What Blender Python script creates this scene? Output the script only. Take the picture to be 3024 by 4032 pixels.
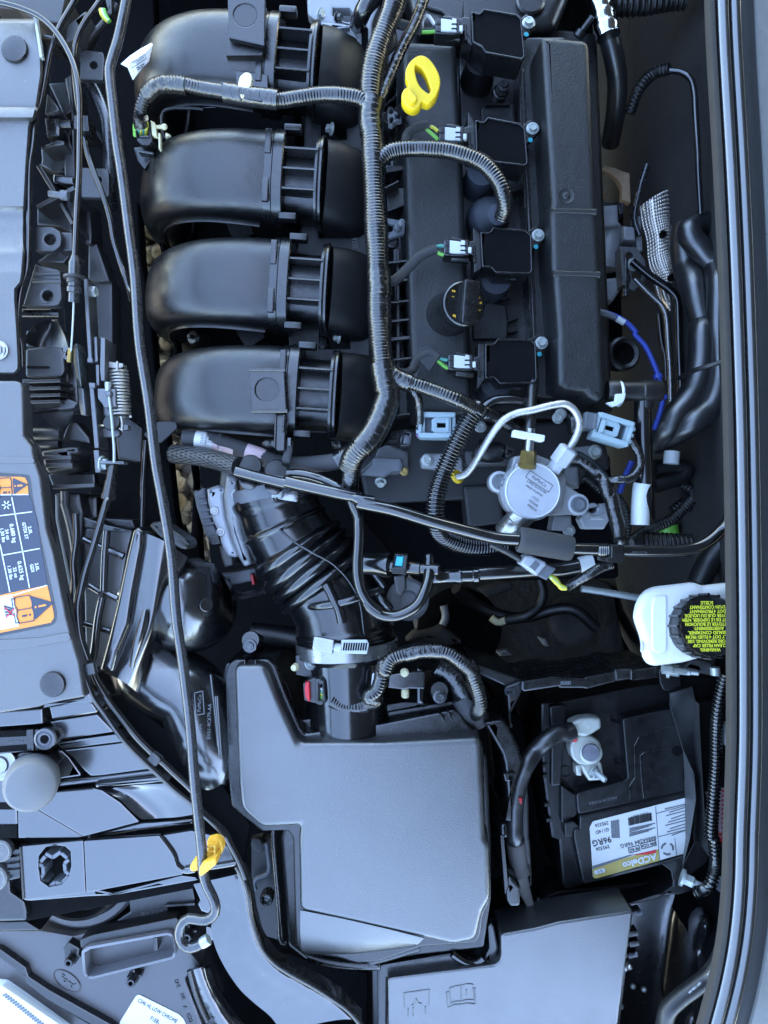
import bpy, bmesh, math, random
from mathutils import Vector, Matrix, noise
from mathutils.geometry import delaunay_2d_cdt
random.seed(7)
for o in list(bpy.data.objects): bpy.data.objects.remove(o)
sc = bpy.context.scene
COL = sc.collection
# ---------------------------------------------------------------- camera, sky, sun, exposure
H = 0.70                      # camera height (m) above the top of the engine
FPX = 3028.0                  # focal length in pixels of a 3024 x 4032 frame
CX, CY = 1512.0, 2016.0
cam = bpy.data.cameras.new('camera'); camo = bpy.data.objects.new('camera', cam); COL.objects.link(camo)
camo.location = (0, 0, H); camo.rotation_euler = (0, 0, 0)
cam.sensor_fit = 'VERTICAL'; cam.sensor_height = 24.0; cam.lens = 24.0*FPX/4032.0
cam.clip_start = 0.02; cam.clip_end = 500
cam.dof.use_dof = True; cam.dof.focus_distance = 0.72; cam.dof.aperture_fstop = 9.0
sc.camera = camo
SUN_EL, SUN_AZ = math.radians(55), math.radians(78)      # azimuth 90 deg from +Y towards +X: behind the raised hood
wd = bpy.data.worlds.new('World'); sc.world = wd; wd.use_nodes = True
nt = wd.node_tree
sky = nt.nodes.new('ShaderNodeTexSky'); sky.sky_type = 'NISHITA'; sky.sun_disc = False
sky.sun_elevation = SUN_EL; sky.sun_rotation = SUN_AZ; sky.air_density = 1.0; sky.dust_density = 0.5; sky.ozone_density = 1.0
bg = nt.nodes['Background']; bg.inputs['Strength'].default_value = 0.15
nt.links.new(sky.outputs[0], bg.inputs['Color'])
sl = bpy.data.lights.new('sun', 'SUN'); sl.energy = 3.0; sl.angle = math.radians(0.5); sl.color = (1.0, 0.95, 0.88)
so = bpy.data.objects.new('sun', sl); COL.objects.link(so)
so.rotation_euler = Vector((math.sin(SUN_AZ)*math.cos(SUN_EL), math.cos(SUN_AZ)*math.cos(SUN_EL), math.sin(SUN_EL))).to_track_quat('Z', 'Y').to_euler()
so.location = (1.5, 0, 2)
vs = sc.view_settings; vs.view_transform = 'Standard'; vs.look = 'None'; vs.gamma = 1.0; vs.use_curve_mapping = False
vs.exposure = 3.8
vs.use_white_balance = True; vs.white_balance_temperature = 6900; vs.white_balance_tint = 10

# ---------------------------------------------------------------- helpers
def W(x, y, z=0.0):           # point at height z (m) seen at photo pixel x, y
    s = (H-z)/FPX
    return Vector(((x-CX)*s, -(y-CY)*s, z))
def S(px, zmm=0.0): return px*(H-zmm/1000.0)/FPX      # pixels -> metres at a height
OX = (0, 700, 1400, 2200); OY = (0, 650, 1300, 1950, 2600, 3300)
def Q(s, z=None):
    """'00: u,v u,v,z; F: u,v' -> [(px,py,z_m)]; tile column+row of the enlarged views, F = whole view, P = pixels; z in mm"""
    out = []; cz = z
    for seg in s.split(';'):
        seg = seg.strip()
        if not seg: continue
        k, body = seg.split(':')
        k = k.strip()
        for t in body.split():
            a = [float(v) for v in t.split(',')]
            if len(a) > 2: cz = a[2]
            if k == 'F': x, y = a[0]*1.82278, a[1]*1.82278
            elif k == 'P': x, y = a[0], a[1]
            else:
                c, r = int(k[0]), int(k[1]); f = 0.49668 if c == 3 else 0.48222
                x, y = OX[c]+a[0]*f, OY[r]+a[1]*f
            out.append((x, y, (cz or 0)/1000.0))
    return out
def QW(s, z=None): return [W(*p) for p in Q(s, z)]
def Q1(s, z=None): return QW(s, z)[0]
BASE = {}
def base_of(o):
    while o is not None:
        if o.name in BASE: return BASE[o.name]
        o = o.parent
    return Vector((0, 0, 0))
def tag(o, label, cat, group=None):
    o['label'] = label; o['category'] = cat
    if group: o['group'] = group
    return o
def thing(name, label, cat, loc, group=None):
    if isinstance(loc, str): loc = Q1(loc)
    o = bpy.data.objects.new(name, None); COL.objects.link(o)
    o.empty_display_size = 0.02; o.location = loc; BASE[o.name] = Vector(loc)
    return tag(o, label, cat, group)
def obj(name, vs_, fs, mat, parent=None, ang=38, uvs=None, loc=None):
    me = bpy.data.meshes.new(name)
    if parent is not None: b = base_of(parent)
    else:
        n = len(vs_); b = Vector((sum(v[0] for v in vs_)/n, sum(v[1] for v in vs_)/n, min(v[2] for v in vs_)))
    me.from_pydata([(v[0]-b[0], v[1]-b[1], v[2]-b[2]) for v in vs_], [], fs)
    me.materials.append(mat)
    for p in me.polygons: p.use_smooth = True
    bm = bmesh.new(); bm.from_mesh(me); bmesh.ops.recalc_face_normals(bm, faces=bm.faces)
    if uvs:
        lay = bm.loops.layers.uv.new('UVMap')
        for f in bm.faces:
            for l in f.loops: l[lay].uv = uvs[l.vert.index]
    bm.to_mesh(me); bm.free()
    me.set_sharp_from_angle(angle=math.radians(ang))
    o = bpy.data.objects.new(name, me); COL.objects.link(o)
    if parent is not None: o.parent = parent
    else: o.location = b; BASE[o.name] = Vector(b)
    return o
def offset(poly, d):
    """inset a closed 2-D polygon by d (positive = inwards)"""
    n = len(poly); A = sum(poly[i][0]*poly[(i+1) % n][1]-poly[(i+1) % n][0]*poly[i][1] for i in range(n))
    sg = 1 if A > 0 else -1; out = []
    for i in range(n):
        p0, p1, p2 = Vector(poly[i-1][:2]), Vector(poly[i][:2]), Vector(poly[(i+1) % n][:2])
        a = (p1-p0); b = (p2-p1)
        if a.length < 1e-9 or b.length < 1e-9: out.append(p1); continue
        a.normalize(); b.normalize()
        na = Vector((-a.y, a.x))*sg; nb = Vector((-b.y, b.x))*sg
        m = na+nb; L = m.length
        if L < 1e-6: out.append(p1+na*d); continue
        m /= L; k = d/max(0.35, m.dot(na)); out.append(p1+m*k)
    return out
def rounded(poly, r, seg=4):
    if r <= 0: return [Vector(p[:2]) for p in poly]
    n = len(poly); out = []
    for i in range(n):
        p0, p1, p2 = Vector(poly[i-1][:2]), Vector(poly[i][:2]), Vector(poly[(i+1) % n][:2])
        a, b = p0-p1, p2-p1; k = min(r, a.length*0.45, b.length*0.45)
        if a.length < 1e-9 or b.length < 1e-9: continue
        s, e = p1+a.normalized()*k, p1+b.normalized()*k
        if a.normalized().dot(b.normalized()) < -0.985: out.append(p1); continue
        for j in range(seg+1):
            t = j/seg; out.append(s*(1-t)**2+p1*2*t*(1-t)+e*t*t)
    return out
def spline(pts, per=8, closed=False):
    P = [Vector(p) for p in pts]; n = len(P); out = []
    for i in range(n if closed else n-1):
        p1, p2 = P[i], P[(i+1) % n]
        p0 = P[i-1] if (i > 0 or closed) else p1*2-p2
        p3 = P[(i+2) % n] if (i+2 < n or closed) else p2*2-p1
        d01, d12, d23 = [max(1e-6, (a-b).length)**0.5 for a, b in ((p1, p0), (p2, p1), (p3, p2))]
        m1 = (p1-p0)/d01-(p2-p0)/(d01+d12)+(p2-p1)/d12; m2 = (p2-p1)/d12-(p3-p1)/(d12+d23)+(p3-p2)/d23
        m1 *= d12; m2 *= d12
        for j in range(per):
            t = j/per; t2, t3 = t*t, t*t*t
            out.append(p1*(2*t3-3*t2+1)+m1*(t3-2*t2+t)+p2*(-2*t3+3*t2)+m2*(t3-t2))
    if not closed: out.append(P[-1])
    return out
def resample(P, ds):
    out = [P[0]]; acc = 0.0; prev = P[0]
    L = sum((P[i+1]-P[i]).length for i in range(len(P)-1)); n = max(2, int(round(L/ds))); ds = L/n
    need = ds
    for i in range(1, len(P)):
        a, b = prev, P[i]; d = (b-a).length
        while d >= need and d > 0 and len(out) < n:
            a = a+(b-a)*(need/d); out.append(a); d = (b-a).length; need = ds
        need -= d; prev = b
    out.append(P[-1])
    return out
def tube_data(path, r, n=12, ds=0.004, corr=None, rf=None, smooth=True, cap=True, sq=1.0, tw=0.0):
    P = resample(spline(path, 10) if smooth and len(path) > 2 else [Vector(p) for p in path], ds)
    m = len(P); vs_, fs, uv = [], [], []
    T = [(P[min(i+1, m-1)]-P[max(i-1, 0)]).normalized() for i in range(m)]
    up = Vector((0, 0, 1)); N = up-T[0]*up.dot(T[0])
    if N.length < 0.05: N = Vector((0, 1, 0))-T[0]*T[0].y
    N.normalize(); s = 0.0; Ltot = sum((P[i+1]-P[i]).length for i in range(m-1))
    for i in range(m):
        if i: s += (P[i]-P[i-1]).length
        N = N-T[i]*N.dot(T[i]); N.normalize(); B = T[i].cross(N)
        rr = r(s/Ltot) if callable(r) else r
        if corr:
            cd = corr[1]*(1.0 if len(corr) < 3 else max(.12, min(1, .55+1.3*noise.noise(Vector((s*38, corr[2], 0))))))
            ph = (s/corr[0]) % 1.0; rr = rr+cd*(0.5+0.5*max(-1, min(1, 1.6*math.cos(2*math.pi*ph))))-cd*0.5
        if rf: rr += rf(s, Ltot)
        for k in range(n):
            a = 2*math.pi*k/n
            vs_.append(P[i]+N*(math.cos(a)*rr*sq)+B*(math.sin(a)*rr)); uv.append((s, abs((k/n)*2-1)))
    for i in range(m-1):
        for k in range(n):
            k2 = (k+1) % n; fs.append((i*n+k, i*n+k2, (i+1)*n+k2, (i+1)*n+k))
    if cap: fs.append(tuple(range(n-1, -1, -1))); fs.append(tuple((m-1)*n+k for k in range(n)))
    return vs_, fs, uv
def tube(name, path, r, mat, parent=None, z=None, n=12, ds=0.004, corr=None, rf=None, smooth=True, cap=True, sq=1.0, ang=60):
    if isinstance(path, str): path = QW(path, z)
    if corr: ds = corr[0]/6.0
    v, f, uv = tube_data(path, r, n, ds, corr, rf, smooth, cap, sq)
    return obj(name, v, f, mat, parent, ang, uv)
def prism(name, out, zt, zb, mat, parent=None, bev=1.0, seg=2, rnd=0, holes=(), draft=0.0, tilt=None, sub=1, ang=38):
    """outline at photo pixels (string) or world xy list; zt, zb, bev, draft in mm; rnd in px"""
    if isinstance(out, str): P = [W(p[0], p[1], zt/1000.0) for p in Q(out)]
    else: P = [Vector((p[0], p[1], 0)) for p in out]
    raw = [(p.x, p.y) for p in P]; RR = S(rnd, zt); NS = 5 if rnd > 12 else 3
    poly = rounded(raw, RR, NS)
    def inset(pl, d):
        if pl is poly and RR > 0:
            c = rounded(offset(raw, d), max(.0003, RR-d), NS)
            if len(c) == len(poly): return c
        return offset(pl, d)
    zt, zb, bev, draft = zt/1000, zb/1000, bev/1000, draft/1000
    loops = []
    seg = seg if bev > 0 else 0
    def ring(pl, sgn):
        L = []
        for k in range(seg+1):
            a = math.pi/2*k/max(1, seg)
            ins = bev*(1-math.sin(a)); dz = bev*(1-math.cos(a))
            if seg == 0: ins = dz = 0
            if k == 0 and seg: L.append((inset(pl, sgn*(ins+max(.0004, bev*.35))), zt))
            L.append((inset(pl, sgn*ins), zt-dz))
        L.append((inset(pl, -sgn*draft) if draft else [Vector(p) for p in pl], zb))
        return L
    vs_, fs = [], []
    def add(L):
        starts = []
        for pl, z in L:
            starts.append(len(vs_)); vs_.extend(Vector((p[0], p[1], z)) for p in pl)
        n = len(L[0][0])
        for a, b in zip(starts, starts[1:]):
            for i in range(n):
                j = (i+1) % n; fs.append((a+i, a+j, b+j, b+i))
        return starts[0], starts[-1], n
    t0, b0, n0 = add(ring(poly, 1))
    tl = [(t0, n0)]; bl = [(b0, n0)]
    for h in holes:
        if isinstance(h, str): hp = [(p.x, p.y) for p in [W(p[0], p[1], zt) for p in Q(h)]]
        else: hp = [(p[0], p[1]) for p in h]
        a, b, n = add(ring([Vector(p) for p in hp], -1)); tl.append((a, n)); bl.append((b, n))
    for LL in (tl, bl):
        ids = [a+i for a, n in LL for i in range(n)]; es = []; k0 = 0
        for a, n in LL:
            es += [(k0+i, k0+(i+1) % n) for i in range(n)]; k0 += n
        vc, _, fo, ov, _, _ = delaunay_2d_cdt([Vector((vs_[i].x, vs_[i].y))*1000 for i in ids], es, [], 0, 1e-5)
        lp = [[(vs_[a+i].x*1000, vs_[a+i].y*1000) for i in range(n)] for a, n in LL]
        def inside(p):
            c = False
            for L_ in lp:
                for i in range(len(L_)):
                    (x1, y1), (x2, y2) = L_[i-1], L_[i]
                    if (y1 > p[1]) != (y2 > p[1]) and p[0] < (x2-x1)*(p[1]-y1)/(y2-y1)+x1: c = not c
            return c
        fo = [f for f in fo if inside((sum(vc[i].x for i in f)/3, sum(vc[i].y for i in f)/3))]
        zz = vs_[LL[0][0]].z; mp = []
        for co, og in zip(vc, ov):
            if og: mp.append(ids[og[0]])
            else: mp.append(len(vs_)); vs_.append(Vector((co.x/1000, co.y/1000, zz)))
        for f in fo: fs.append(tuple(mp[i] for i in f))
    if tilt:
        cx = sum(v.x for v in vs_)/len(vs_); cy = sum(v.y for v in vs_)/len(vs_)
        for v in vs_: v.z += tilt[0]*(v.x-cx)+tilt[1]*(v.y-cy)
    return obj(name, vs_, fs, mat, parent, ang)
def circ(c, r, n=24, z=0, sx=1.0):       # pixel circle as world xy list: c a string or px tuple, r px
    if isinstance(c, str): c = Q(c)[0]
    w = W(c[0], c[1], z/1000.0); rr = S(r, z)
    return [(w.x+rr*sx*math.cos(2*math.pi*k/n), w.y+rr*math.sin(2*math.pi*k/n)) for k in range(n)]
def lathe(name, c, axis, prof, mat, parent=None, n=28, ang=38):
    """profile [(radius, height)] in metres along axis from c"""
    if isinstance(c, str): c = Q1(c)
    ax = Vector(axis).normalized(); u = Vector((1, 0, 0)) if abs(ax.x) < 0.9 else Vector((0, 1, 0))
    u = (u-ax*u.dot(ax)).normalized(); v = ax.cross(u)
    vs_, fs = [], []
    for r, h in prof:
        for k in range(n):
            a = 2*math.pi*k/n; vs_.append(Vector(c)+ax*h+u*(r*math.cos(a))+v*(r*math.sin(a)))
    m = len(prof)
    for i in range(m-1):
        for k in range(n): fs.append((i*n+k, i*n+(k+1) % n, (i+1)*n+(k+1) % n, (i+1)*n+k))
    if prof[0][0] > 1e-6 and prof[0] != prof[-1]: fs.append(tuple(range(n-1, -1, -1)))
    if prof[-1][0] > 1e-6 and prof[0] != prof[-1]: fs.append(tuple((m-1)*n+k for k in range(n)))
    return obj(name, vs_, fs, mat, parent, ang)
def box(name, c, size, mat, parent=None, rz=0, rx=0, ry=0, bev=0.0008, z=None):
    """box hanging from the centre of its top face; c world point or string"""
    if isinstance(c, str): c = Q1(c, z)
    bm = bmesh.new(); bmesh.ops.create_cube(bm, size=1)
    for v in bm.verts: v.co = Vector((v.co.x*size[0], v.co.y*size[1], (v.co.z-0.5)*size[2]))
    if bev > 0: bmesh.ops.bevel(bm, geom=list(bm.edges), offset=min(bev, min(size)*0.3), segments=2, affect='EDGES', profile=0.5)
    R = Matrix.Translation(Vector(c)) @ Matrix.Rotation(math.radians(rz), 4, 'Z') @ Matrix.Rotation(math.radians(ry), 4, 'Y') @ Matrix.Rotation(math.radians(rx), 4, 'X')
    bm.verts.index_update()
    vs_ = [R @ v.co for v in bm.verts]; fs = [tuple(v.index for v in f.verts) for f in bm.faces]; bm.free()
    return obj(name, vs_, fs, mat, parent)
def rib(name, a, b, w, h, mat, parent=None, bev=0.0005):
    """thin wall from a to b (top edge), thickness w, hanging h down (m)"""
    if isinstance(a, str): a = Q1(a)
    if isinstance(b, str): b = Q1(b)
    d = b-a; n = Vector((-d.y, d.x, 0)).normalized()*(w/2); dn = Vector((0, 0, -h)); e = min(bev, w*0.3)
    nb = n*(1-e/(w/2)); ez = Vector((0, 0, -e))
    vs_ = []
    for p in (a, b): vs_ += [p+nb, p-nb, p-n+ez, p-n+dn, p+n+dn, p+n+ez]
    fs = [tuple(range(6)), tuple(range(11, 5, -1))]+[(i, (i+1) % 6, 6+(i+1) % 6, 6+i) for i in range(6)]
    return obj(name, vs_, fs, mat, parent)
def strip(name, rows, mat, parent=None, thick=0.003, ang=30):
    """surface lofted through rows of world points, given a thickness downwards"""
    m = len(rows); n = len(rows[0]); vs_ = [Vector(p) for r in rows for p in r]; k = len(vs_)
    vs_ += [v+Vector((0, 0, -thick)) for v in vs_]; fs = []
    for i in range(m-1):
        for j in range(n-1):
            a = (i*n+j, i*n+j+1, (i+1)*n+j+1, (i+1)*n+j); fs.append(a); fs.append(tuple(k+x for x in reversed(a)))
    bd = [j for j in range(n)]+[i*n+n-1 for i in range(1, m)]+[(m-1)*n+j for j in range(n-2, -1, -1)]+[i*n for i in range(m-2, 0, -1)]
    for a, b in zip(bd, bd[1:]+bd[:1]): fs.append((b, a, k+a, k+b))
    return obj(name, vs_, fs, mat, parent, ang)
def SC(prof, k, h=1.0): return [(max(.0001, r*k) if r > .0002 else r, z*h) for r, z in prof]
BOLT = {}
def bolt(c, r, mat, parent, axis=(0, 0, 1), h=0.7, flange=1.45, name='bolt', recess=True):
    """hex flange bolt: c = centre of the seat, r = radius (m) of the hex; shared mesh data"""
    if isinstance(c, str): c = Q1(c)
    key = (round(r, 4), mat.name, round(h, 2), flange)
    if key not in BOLT:
        vs_, fs = [], []
        def ring(rad, z, n, hexa=False):
            s = len(vs_)
            for k in range(24):
                a = 2*math.pi*k/24
                rr = rad
                if hexa: rr = rad*math.cos(math.pi/6)/math.cos((a % (math.pi/3))-math.pi/6)
                vs_.append((rr*math.cos(a), rr*math.sin(a), z))
            return s
        L = [ring(r*flange, 0, 24), ring(r*flange, r*0.22, 24), ring(r*flange*0.93, r*0.32, 24), ring(r*1.02, r*0.36, 24, True), ring(r, r*h, 24, True), ring(r*0.88, r*(h+0.12), 24), ring(r*0.6, r*(h+0.12), 24), ring(r*0.5, r*(h+0.02), 24)]
        for a, b in zip(L, L[1:]):
            for k in range(24): fs.append((a+k, a+(k+1) % 24, b+(k+1) % 24, b+k))
        fs.append(tuple(L[-1]+k for k in range(24))); fs.append(tuple(L[0]+23-k for k in range(24)))
        me = bpy.data.meshes.new('bolt'); me.from_pydata(vs_, [], fs); me.materials.append(mat)
        for p in me.polygons: p.use_smooth = True
        me.set_sharp_from_angle(angle=math.radians(25)); BOLT[key] = me
    o = bpy.data.objects.new(name, BOLT[key]); COL.objects.link(o)
    q = Vector(axis).normalized().to_track_quat('Z', 'Y'); o.rotation_mode = 'QUATERNION'
    o.rotation_quaternion = q @ Matrix.Rotation(random.random()*1.0, 3, 'Z').to_quaternion()
    o.parent = parent; o.location = Vector(c)-base_of(parent)
    return o
def text(name, body, c, size, mat, parent, rz=0, ext=0.0001, ax='CENTER', sx=1.0, z=None, R=None, space=1.0, bold=0.0):
    if isinstance(c, str): c = Q1(c, z)
    cu = bpy.data.curves.new(name, 'FONT'); cu.body = body; cu.size = size*.47; cu.align_x = ax; cu.align_y = 'CENTER'; cu.extrude = ext
    cu.resolution_u = 2; cu.space_line = space; cu.offset = bold
    t = bpy.data.objects.new('tmp_text', cu); COL.objects.link(t)
    dg = bpy.context.evaluated_depsgraph_get(); me = bpy.data.meshes.new_from_object(t.evaluated_get(dg))
    bpy.data.objects.remove(t); bpy.data.curves.remove(cu)
    Mx = R if R is not None else Matrix.Rotation(math.radians(rz), 4, 'Z')
    Mx = Matrix.Translation(Vector(c)-base_of(parent)) @ Mx @ Matrix.Diagonal((sx, 1, 1, 1))
    me.transform(Mx); me.materials.clear(); me.materials.append(mat); me.name = name
    o = bpy.data.objects.new(name, me); COL.objects.link(o); o.parent = parent
    return o
def sink(o, **k): return o

# ---------------------------------------------------------------- materials
def M(name, col, rough=0.4, metal=0.0, ior=1.5, grain=None, dust=0.0, rvar=0.08, cvar=0.15, coat=0.0, sss=0.0, vs_=120.0, aniso=0.0):
    m = bpy.data.materials.new(name); m.use_nodes = True; n = m.node_tree.nodes; l = m.node_tree.links
    b = n['Principled BSDF']; b.inputs['Metallic'].default_value = metal; b.inputs['IOR'].default_value = ior
    b.inputs['Coat Weight'].default_value = coat; b.inputs['Coat Roughness'].default_value = 0.08
    tc = n.new('ShaderNodeTexCoord')
    nz = n.new('ShaderNodeTexNoise'); nz.inputs['Scale'].default_value = vs_; nz.inputs['Detail'].default_value = 5; nz.inputs['Roughness'].default_value = 0.65
    l.new(tc.outputs['Object'], nz.inputs['Vector'])
    mr = n.new('ShaderNodeMapRange'); mr.inputs[1].default_value = 0.3; mr.inputs[2].default_value = 0.7
    mr.inputs[3].default_value = max(0.02, rough-rvar); mr.inputs[4].default_value = min(1, rough+rvar)
    l.new(nz.outputs['Fac'], mr.inputs[0]); l.new(mr.outputs[0], b.inputs['Roughness'])
    mx = n.new('ShaderNodeMix'); mx.data_type = 'RGBA'
    mx.inputs['A'].default_value = tuple(c*(1-cvar) for c in col)+(1,); mx.inputs['B'].default_value = tuple(min(1, c*(1+cvar)) for c in col)+(1,)
    l.new(nz.outputs['Fac'], mx.inputs['Factor']); last = mx.outputs['Result']
    if dust > 0:
        vo = n.new('ShaderNodeTexVoronoi'); vo.inputs['Scale'].default_value = 170.0; l.new(tc.outputs['Object'], vo.inputs['Vector'])
        sp = n.new('ShaderNodeSeparateColor'); l.new(vo.outputs['Color'], sp.inputs[0])
        ma = n.new('ShaderNodeMath'); ma.operation = 'MULTIPLY'; ma.inputs[1].default_value = 0.085; l.new(sp.outputs[0], ma.inputs[0])
        lt = n.new('ShaderNodeMath'); lt.operation = 'LESS_THAN'; l.new(vo.outputs['Distance'], lt.inputs[0]); l.new(ma.outputs[0], lt.inputs[1])
        g2 = n.new('ShaderNodeMath'); g2.operation = 'GREATER_THAN'; g2.inputs[1].default_value = 0.72; l.new(sp.outputs[1], g2.inputs[0])
        m2 = n.new('ShaderNodeMath'); m2.operation = 'MULTIPLY'; l.new(lt.outputs[0], m2.inputs[0]); l.new(g2.outputs[0], m2.inputs[1])
        n3 = n.new('ShaderNodeTexNoise'); n3.inputs['Scale'].default_value = 22; n3.inputs['Detail'].default_value = 6; l.new(tc.outputs['Object'], n3.inputs['Vector'])
        r3 = n.new('ShaderNodeMapRange'); r3.inputs[1].default_value = 0.45; r3.inputs[2].default_value = 0.8; r3.inputs[4].default_value = 0.03*dust; l.new(n3.outputs['Fac'], r3.inputs[0])
        m4 = n.new('ShaderNodeMath'); m4.operation = 'MULTIPLY'; m4.inputs[1].default_value = 0.55*min(1, dust); l.new(m2.outputs[0], m4.inputs[0])
        m5 = n.new('ShaderNodeMath'); m5.operation = 'MAXIMUM'; l.new(m4.outputs[0], m5.inputs[0]); l.new(r3.outputs[0], m5.inputs[1])
        md = n.new('ShaderNodeMix'); md.data_type = 'RGBA'; md.inputs['B'].default_value = (0.22, 0.20, 0.17, 1)
        l.new(m5.outputs[0], md.inputs['Factor']); l.new(last, md.inputs['A']); last = md.outputs['Result']
    l.new(last, b.inputs['Base Color'])
    if grain:
        g = n.new('ShaderNodeTexNoise'); g.inputs['Scale'].default_value = grain[0]; g.inputs['Detail'].default_value = 3; l.new(tc.outputs['Object'], g.inputs['Vector'])
        bp = n.new('ShaderNodeBump'); bp.inputs['Strength'].default_value = grain[1]; bp.inputs['Distance'].default_value = grain[2]
        l.new(g.outputs['Fac'], bp.inputs['Height']); l.new(bp.outputs[0], b.inputs['Normal'])
    return m
def uvbump(m, kind, su, sv, strength, dist):
    """bump from tube coordinates: u = metres along, v = 0..1 around (mirrored)"""
    n = m.node_tree.nodes; l = m.node_tree.links; b = n['Principled BSDF']
    uv = n.new('ShaderNodeUVMap'); mp = n.new('ShaderNodeMapping'); mp.inputs['Scale'].default_value = (su, sv, 1); l.new(uv.outputs[0], mp.inputs['Vector'])
    bp = n.new('ShaderNodeBump'); bp.inputs['Strength'].default_value = strength; bp.inputs['Distance'].default_value = dist
    if kind == 'tape':
        mp.inputs['Rotation'].default_value = (0, 0, 0.0)
        t = n.new('ShaderNodeTexNoise'); t.inputs['Scale'].default_value = 1.0; t.inputs['Detail'].default_value = 4; t.inputs['Distortion'].default_value = 0.6
        l.new(mp.outputs[0], t.inputs['Vector']); l.new(t.outputs['Fac'], bp.inputs['Height'])
    else:
        w1 = n.new('ShaderNodeTexWave'); w1.wave_type = 'BANDS'; w1.bands_direction = 'DIAGONAL'; w1.inputs['Scale'].default_value = 1.0
        mp2 = n.new('ShaderNodeMapping'); mp2.inputs['Scale'].default_value = (su, -sv, 1); l.new(uv.outputs[0], mp2.inputs['Vector'])
        w2 = n.new('ShaderNodeTexWave'); w2.wave_type = 'BANDS'; w2.bands_direction = 'DIAGONAL'; w2.inputs['Scale'].default_value = 1.0
        l.new(mp.outputs[0], w1.inputs['Vector']); l.new(mp2.outputs[0], w2.inputs['Vector'])
        a = n.new('ShaderNodeMath'); a.operation = 'MAXIMUM'; l.new(w1.outputs['Fac'], a.inputs[0]); l.new(w2.outputs['Fac'], a.inputs[1]); l.new(a.outputs[0], bp.inputs['Height'])
    l.new(bp.outputs[0], b.inputs['Normal'])
    return m
K = 2.05                      # refractive index of the glossy black mouldings
BLK = M('black_moulded_plastic', (.0032, .0033, .0036), .35, ior=1.62, grain=(800, .4, .0004), dust=.35)
COV = M('textured_black_cover', (.012, .0125, .014), .46, ior=K, grain=(950, .6, .0004), dust=1.0)
ENG = M('coarse_grain_cover', (.006, .0066, .0072), .5, ior=1.55, grain=(620, .6, .0006), dust=.35)
SAT = M('satin_black_plastic', (.004, .0042, .0046), .28, ior=1.65, grain=(260, .03, .0008), dust=.3)
GLO = M('glossy_black_plastic', (.005, .0053, .006), .16, ior=1.75, rvar=.05, grain=(60, .04, .002), dust=.3)
RUB = M('black_rubber', (.007, .007, .0075), .42, ior=1.5, grain=(500, .08, .0005), dust=.3)
RUBG = M('shiny_black_rubber', (.004, .0042, .0048), .2, ior=1.7, rvar=.06, dust=.3)
FOAM = M('grey_foam', (.035, .036, .038), .85, ior=1.4, grain=(1500, .5, .0006))
MAT = M('matte_black_resin', (.0025, .0025, .003), .85, ior=1.2, dust=.6)
DRK = M('cavity_shade_black', (.0025, .0025, .003), .8, ior=1.15, grain=(60, .3, .004), cvar=.5)  # near-black for deep gaps: their shade is put into the colour
DRP = M('dark_painted_steel', (.02, .02, .021), .5, ior=1.5, dust=.5)
ALU = M('cast_aluminium', (.25, .26, .27), .5, metal=.35, grain=(420, .35, .0006), cvar=.2)
ALD = M('dull_dark_aluminium', (.11, .112, .115), .55, metal=.5, grain=(300, .4, .0008), cvar=.3)
MAC = M('machined_aluminium', (.36, .38, .41), .42, metal=.25, grain=(900, .08, .0003), cvar=.08)
STL = M('brushed_steel', (.30, .30, .295), .3, metal=.9, grain=(700, .1, .0003), cvar=.12)
STD = M('grey_rod_steel', (0.085, 0.088, 0.092), .27, metal=.8, grain=(300, .15, .0004), cvar=.3)
ZNC = M('zinc_plated_steel', (.33, .36, .35), .36, metal=.4, grain=(500, .12, .0004), cvar=.15)
PIP = M('fuel_pipe_steel', (.40, .40, .39), .3, metal=.5, grain=(600, .06, .0003), cvar=.1)
BRS = M('brass', (0.270, 0.198, 0.072), .35, metal=.9)
SPR = M('spring_steel', (0.30, 0.285, 0.26), .4, metal=.8, grain=(500, .2, .0004), cvar=.3)
CHR = M('chrome_foil', (0.434, 0.441, 0.455), .16, metal=1.0, rvar=.08, grain=(140, .35, .002))
WHT = M('white_plastic', (.50, .53, .53), .45, cvar=.04)
WRES = M('white_translucent_plastic', (.62, .63, .62), .38, cvar=.03)
YEL = M('yellow_plastic', (.62, .42, .012), .4, cvar=.05)
YEM = M('amber_plastic', (.60, .33, .03), .4, cvar=.06)
CRM = M('cream_plastic', (.55, .50, .30), .5, cvar=.06)
GRY = M('pale_grey_connector', (.25, .33, .36), .45, cvar=.06)
GRB = M('grey_plastic', (.10, .11, .125), .45, cvar=.08)
BOT = M('grey_rubber_boot', (.045, .052, .066), .42, ior=1.5, cvar=.1, dust=.3)
TEA = M('turquoise_plastic', (.02, .33, .40), .4)
RED = M('red_plastic', (.45, .012, .02), .4)
BLU = M('blue_tubing', (.02, .05, .30), .4)
WGR = M('green_wire', (.13, .38, .05), .4); WYL = M('yellow_wire', (.50, .48, .04), .4); WWH = M('white_wire', (.5, .5, .48), .4); WBK = M('black_wire', (.012, .012, .013), .35)
WVI = M('violet_wire', (.28, .12, .33), .4); WBR = M('brown_wire', (.25, .09, .05), .4); WTE = M('teal_wire', (.05, .25, .20), .4)
TAP = uvbump(M('glossy_wrap_tape', (.004, .0042, .0046), .24, ior=1.75, rvar=.06), 'tape', 260, 2.2, .8, .0016)
TAC = uvbump(M('taped_corrugated_loom', (.004, .0042, .0046), .27, ior=1.7, rvar=.06), 'tape', 190, 1.8, .6, .0012)
CLO = uvbump(M('cloth_wrap_tape', (.04, .04, .042), .8, ior=1.4), 'tape', 120, 5, .35, .0012)
BRD = uvbump(M('braided_sleeve', (.006, .0062, .007), .38, ior=1.6), 'braid', 60, 5, .9, .001)
PAP = M('paper_label', (.50, .51, .50), .5, cvar=.05)
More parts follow.
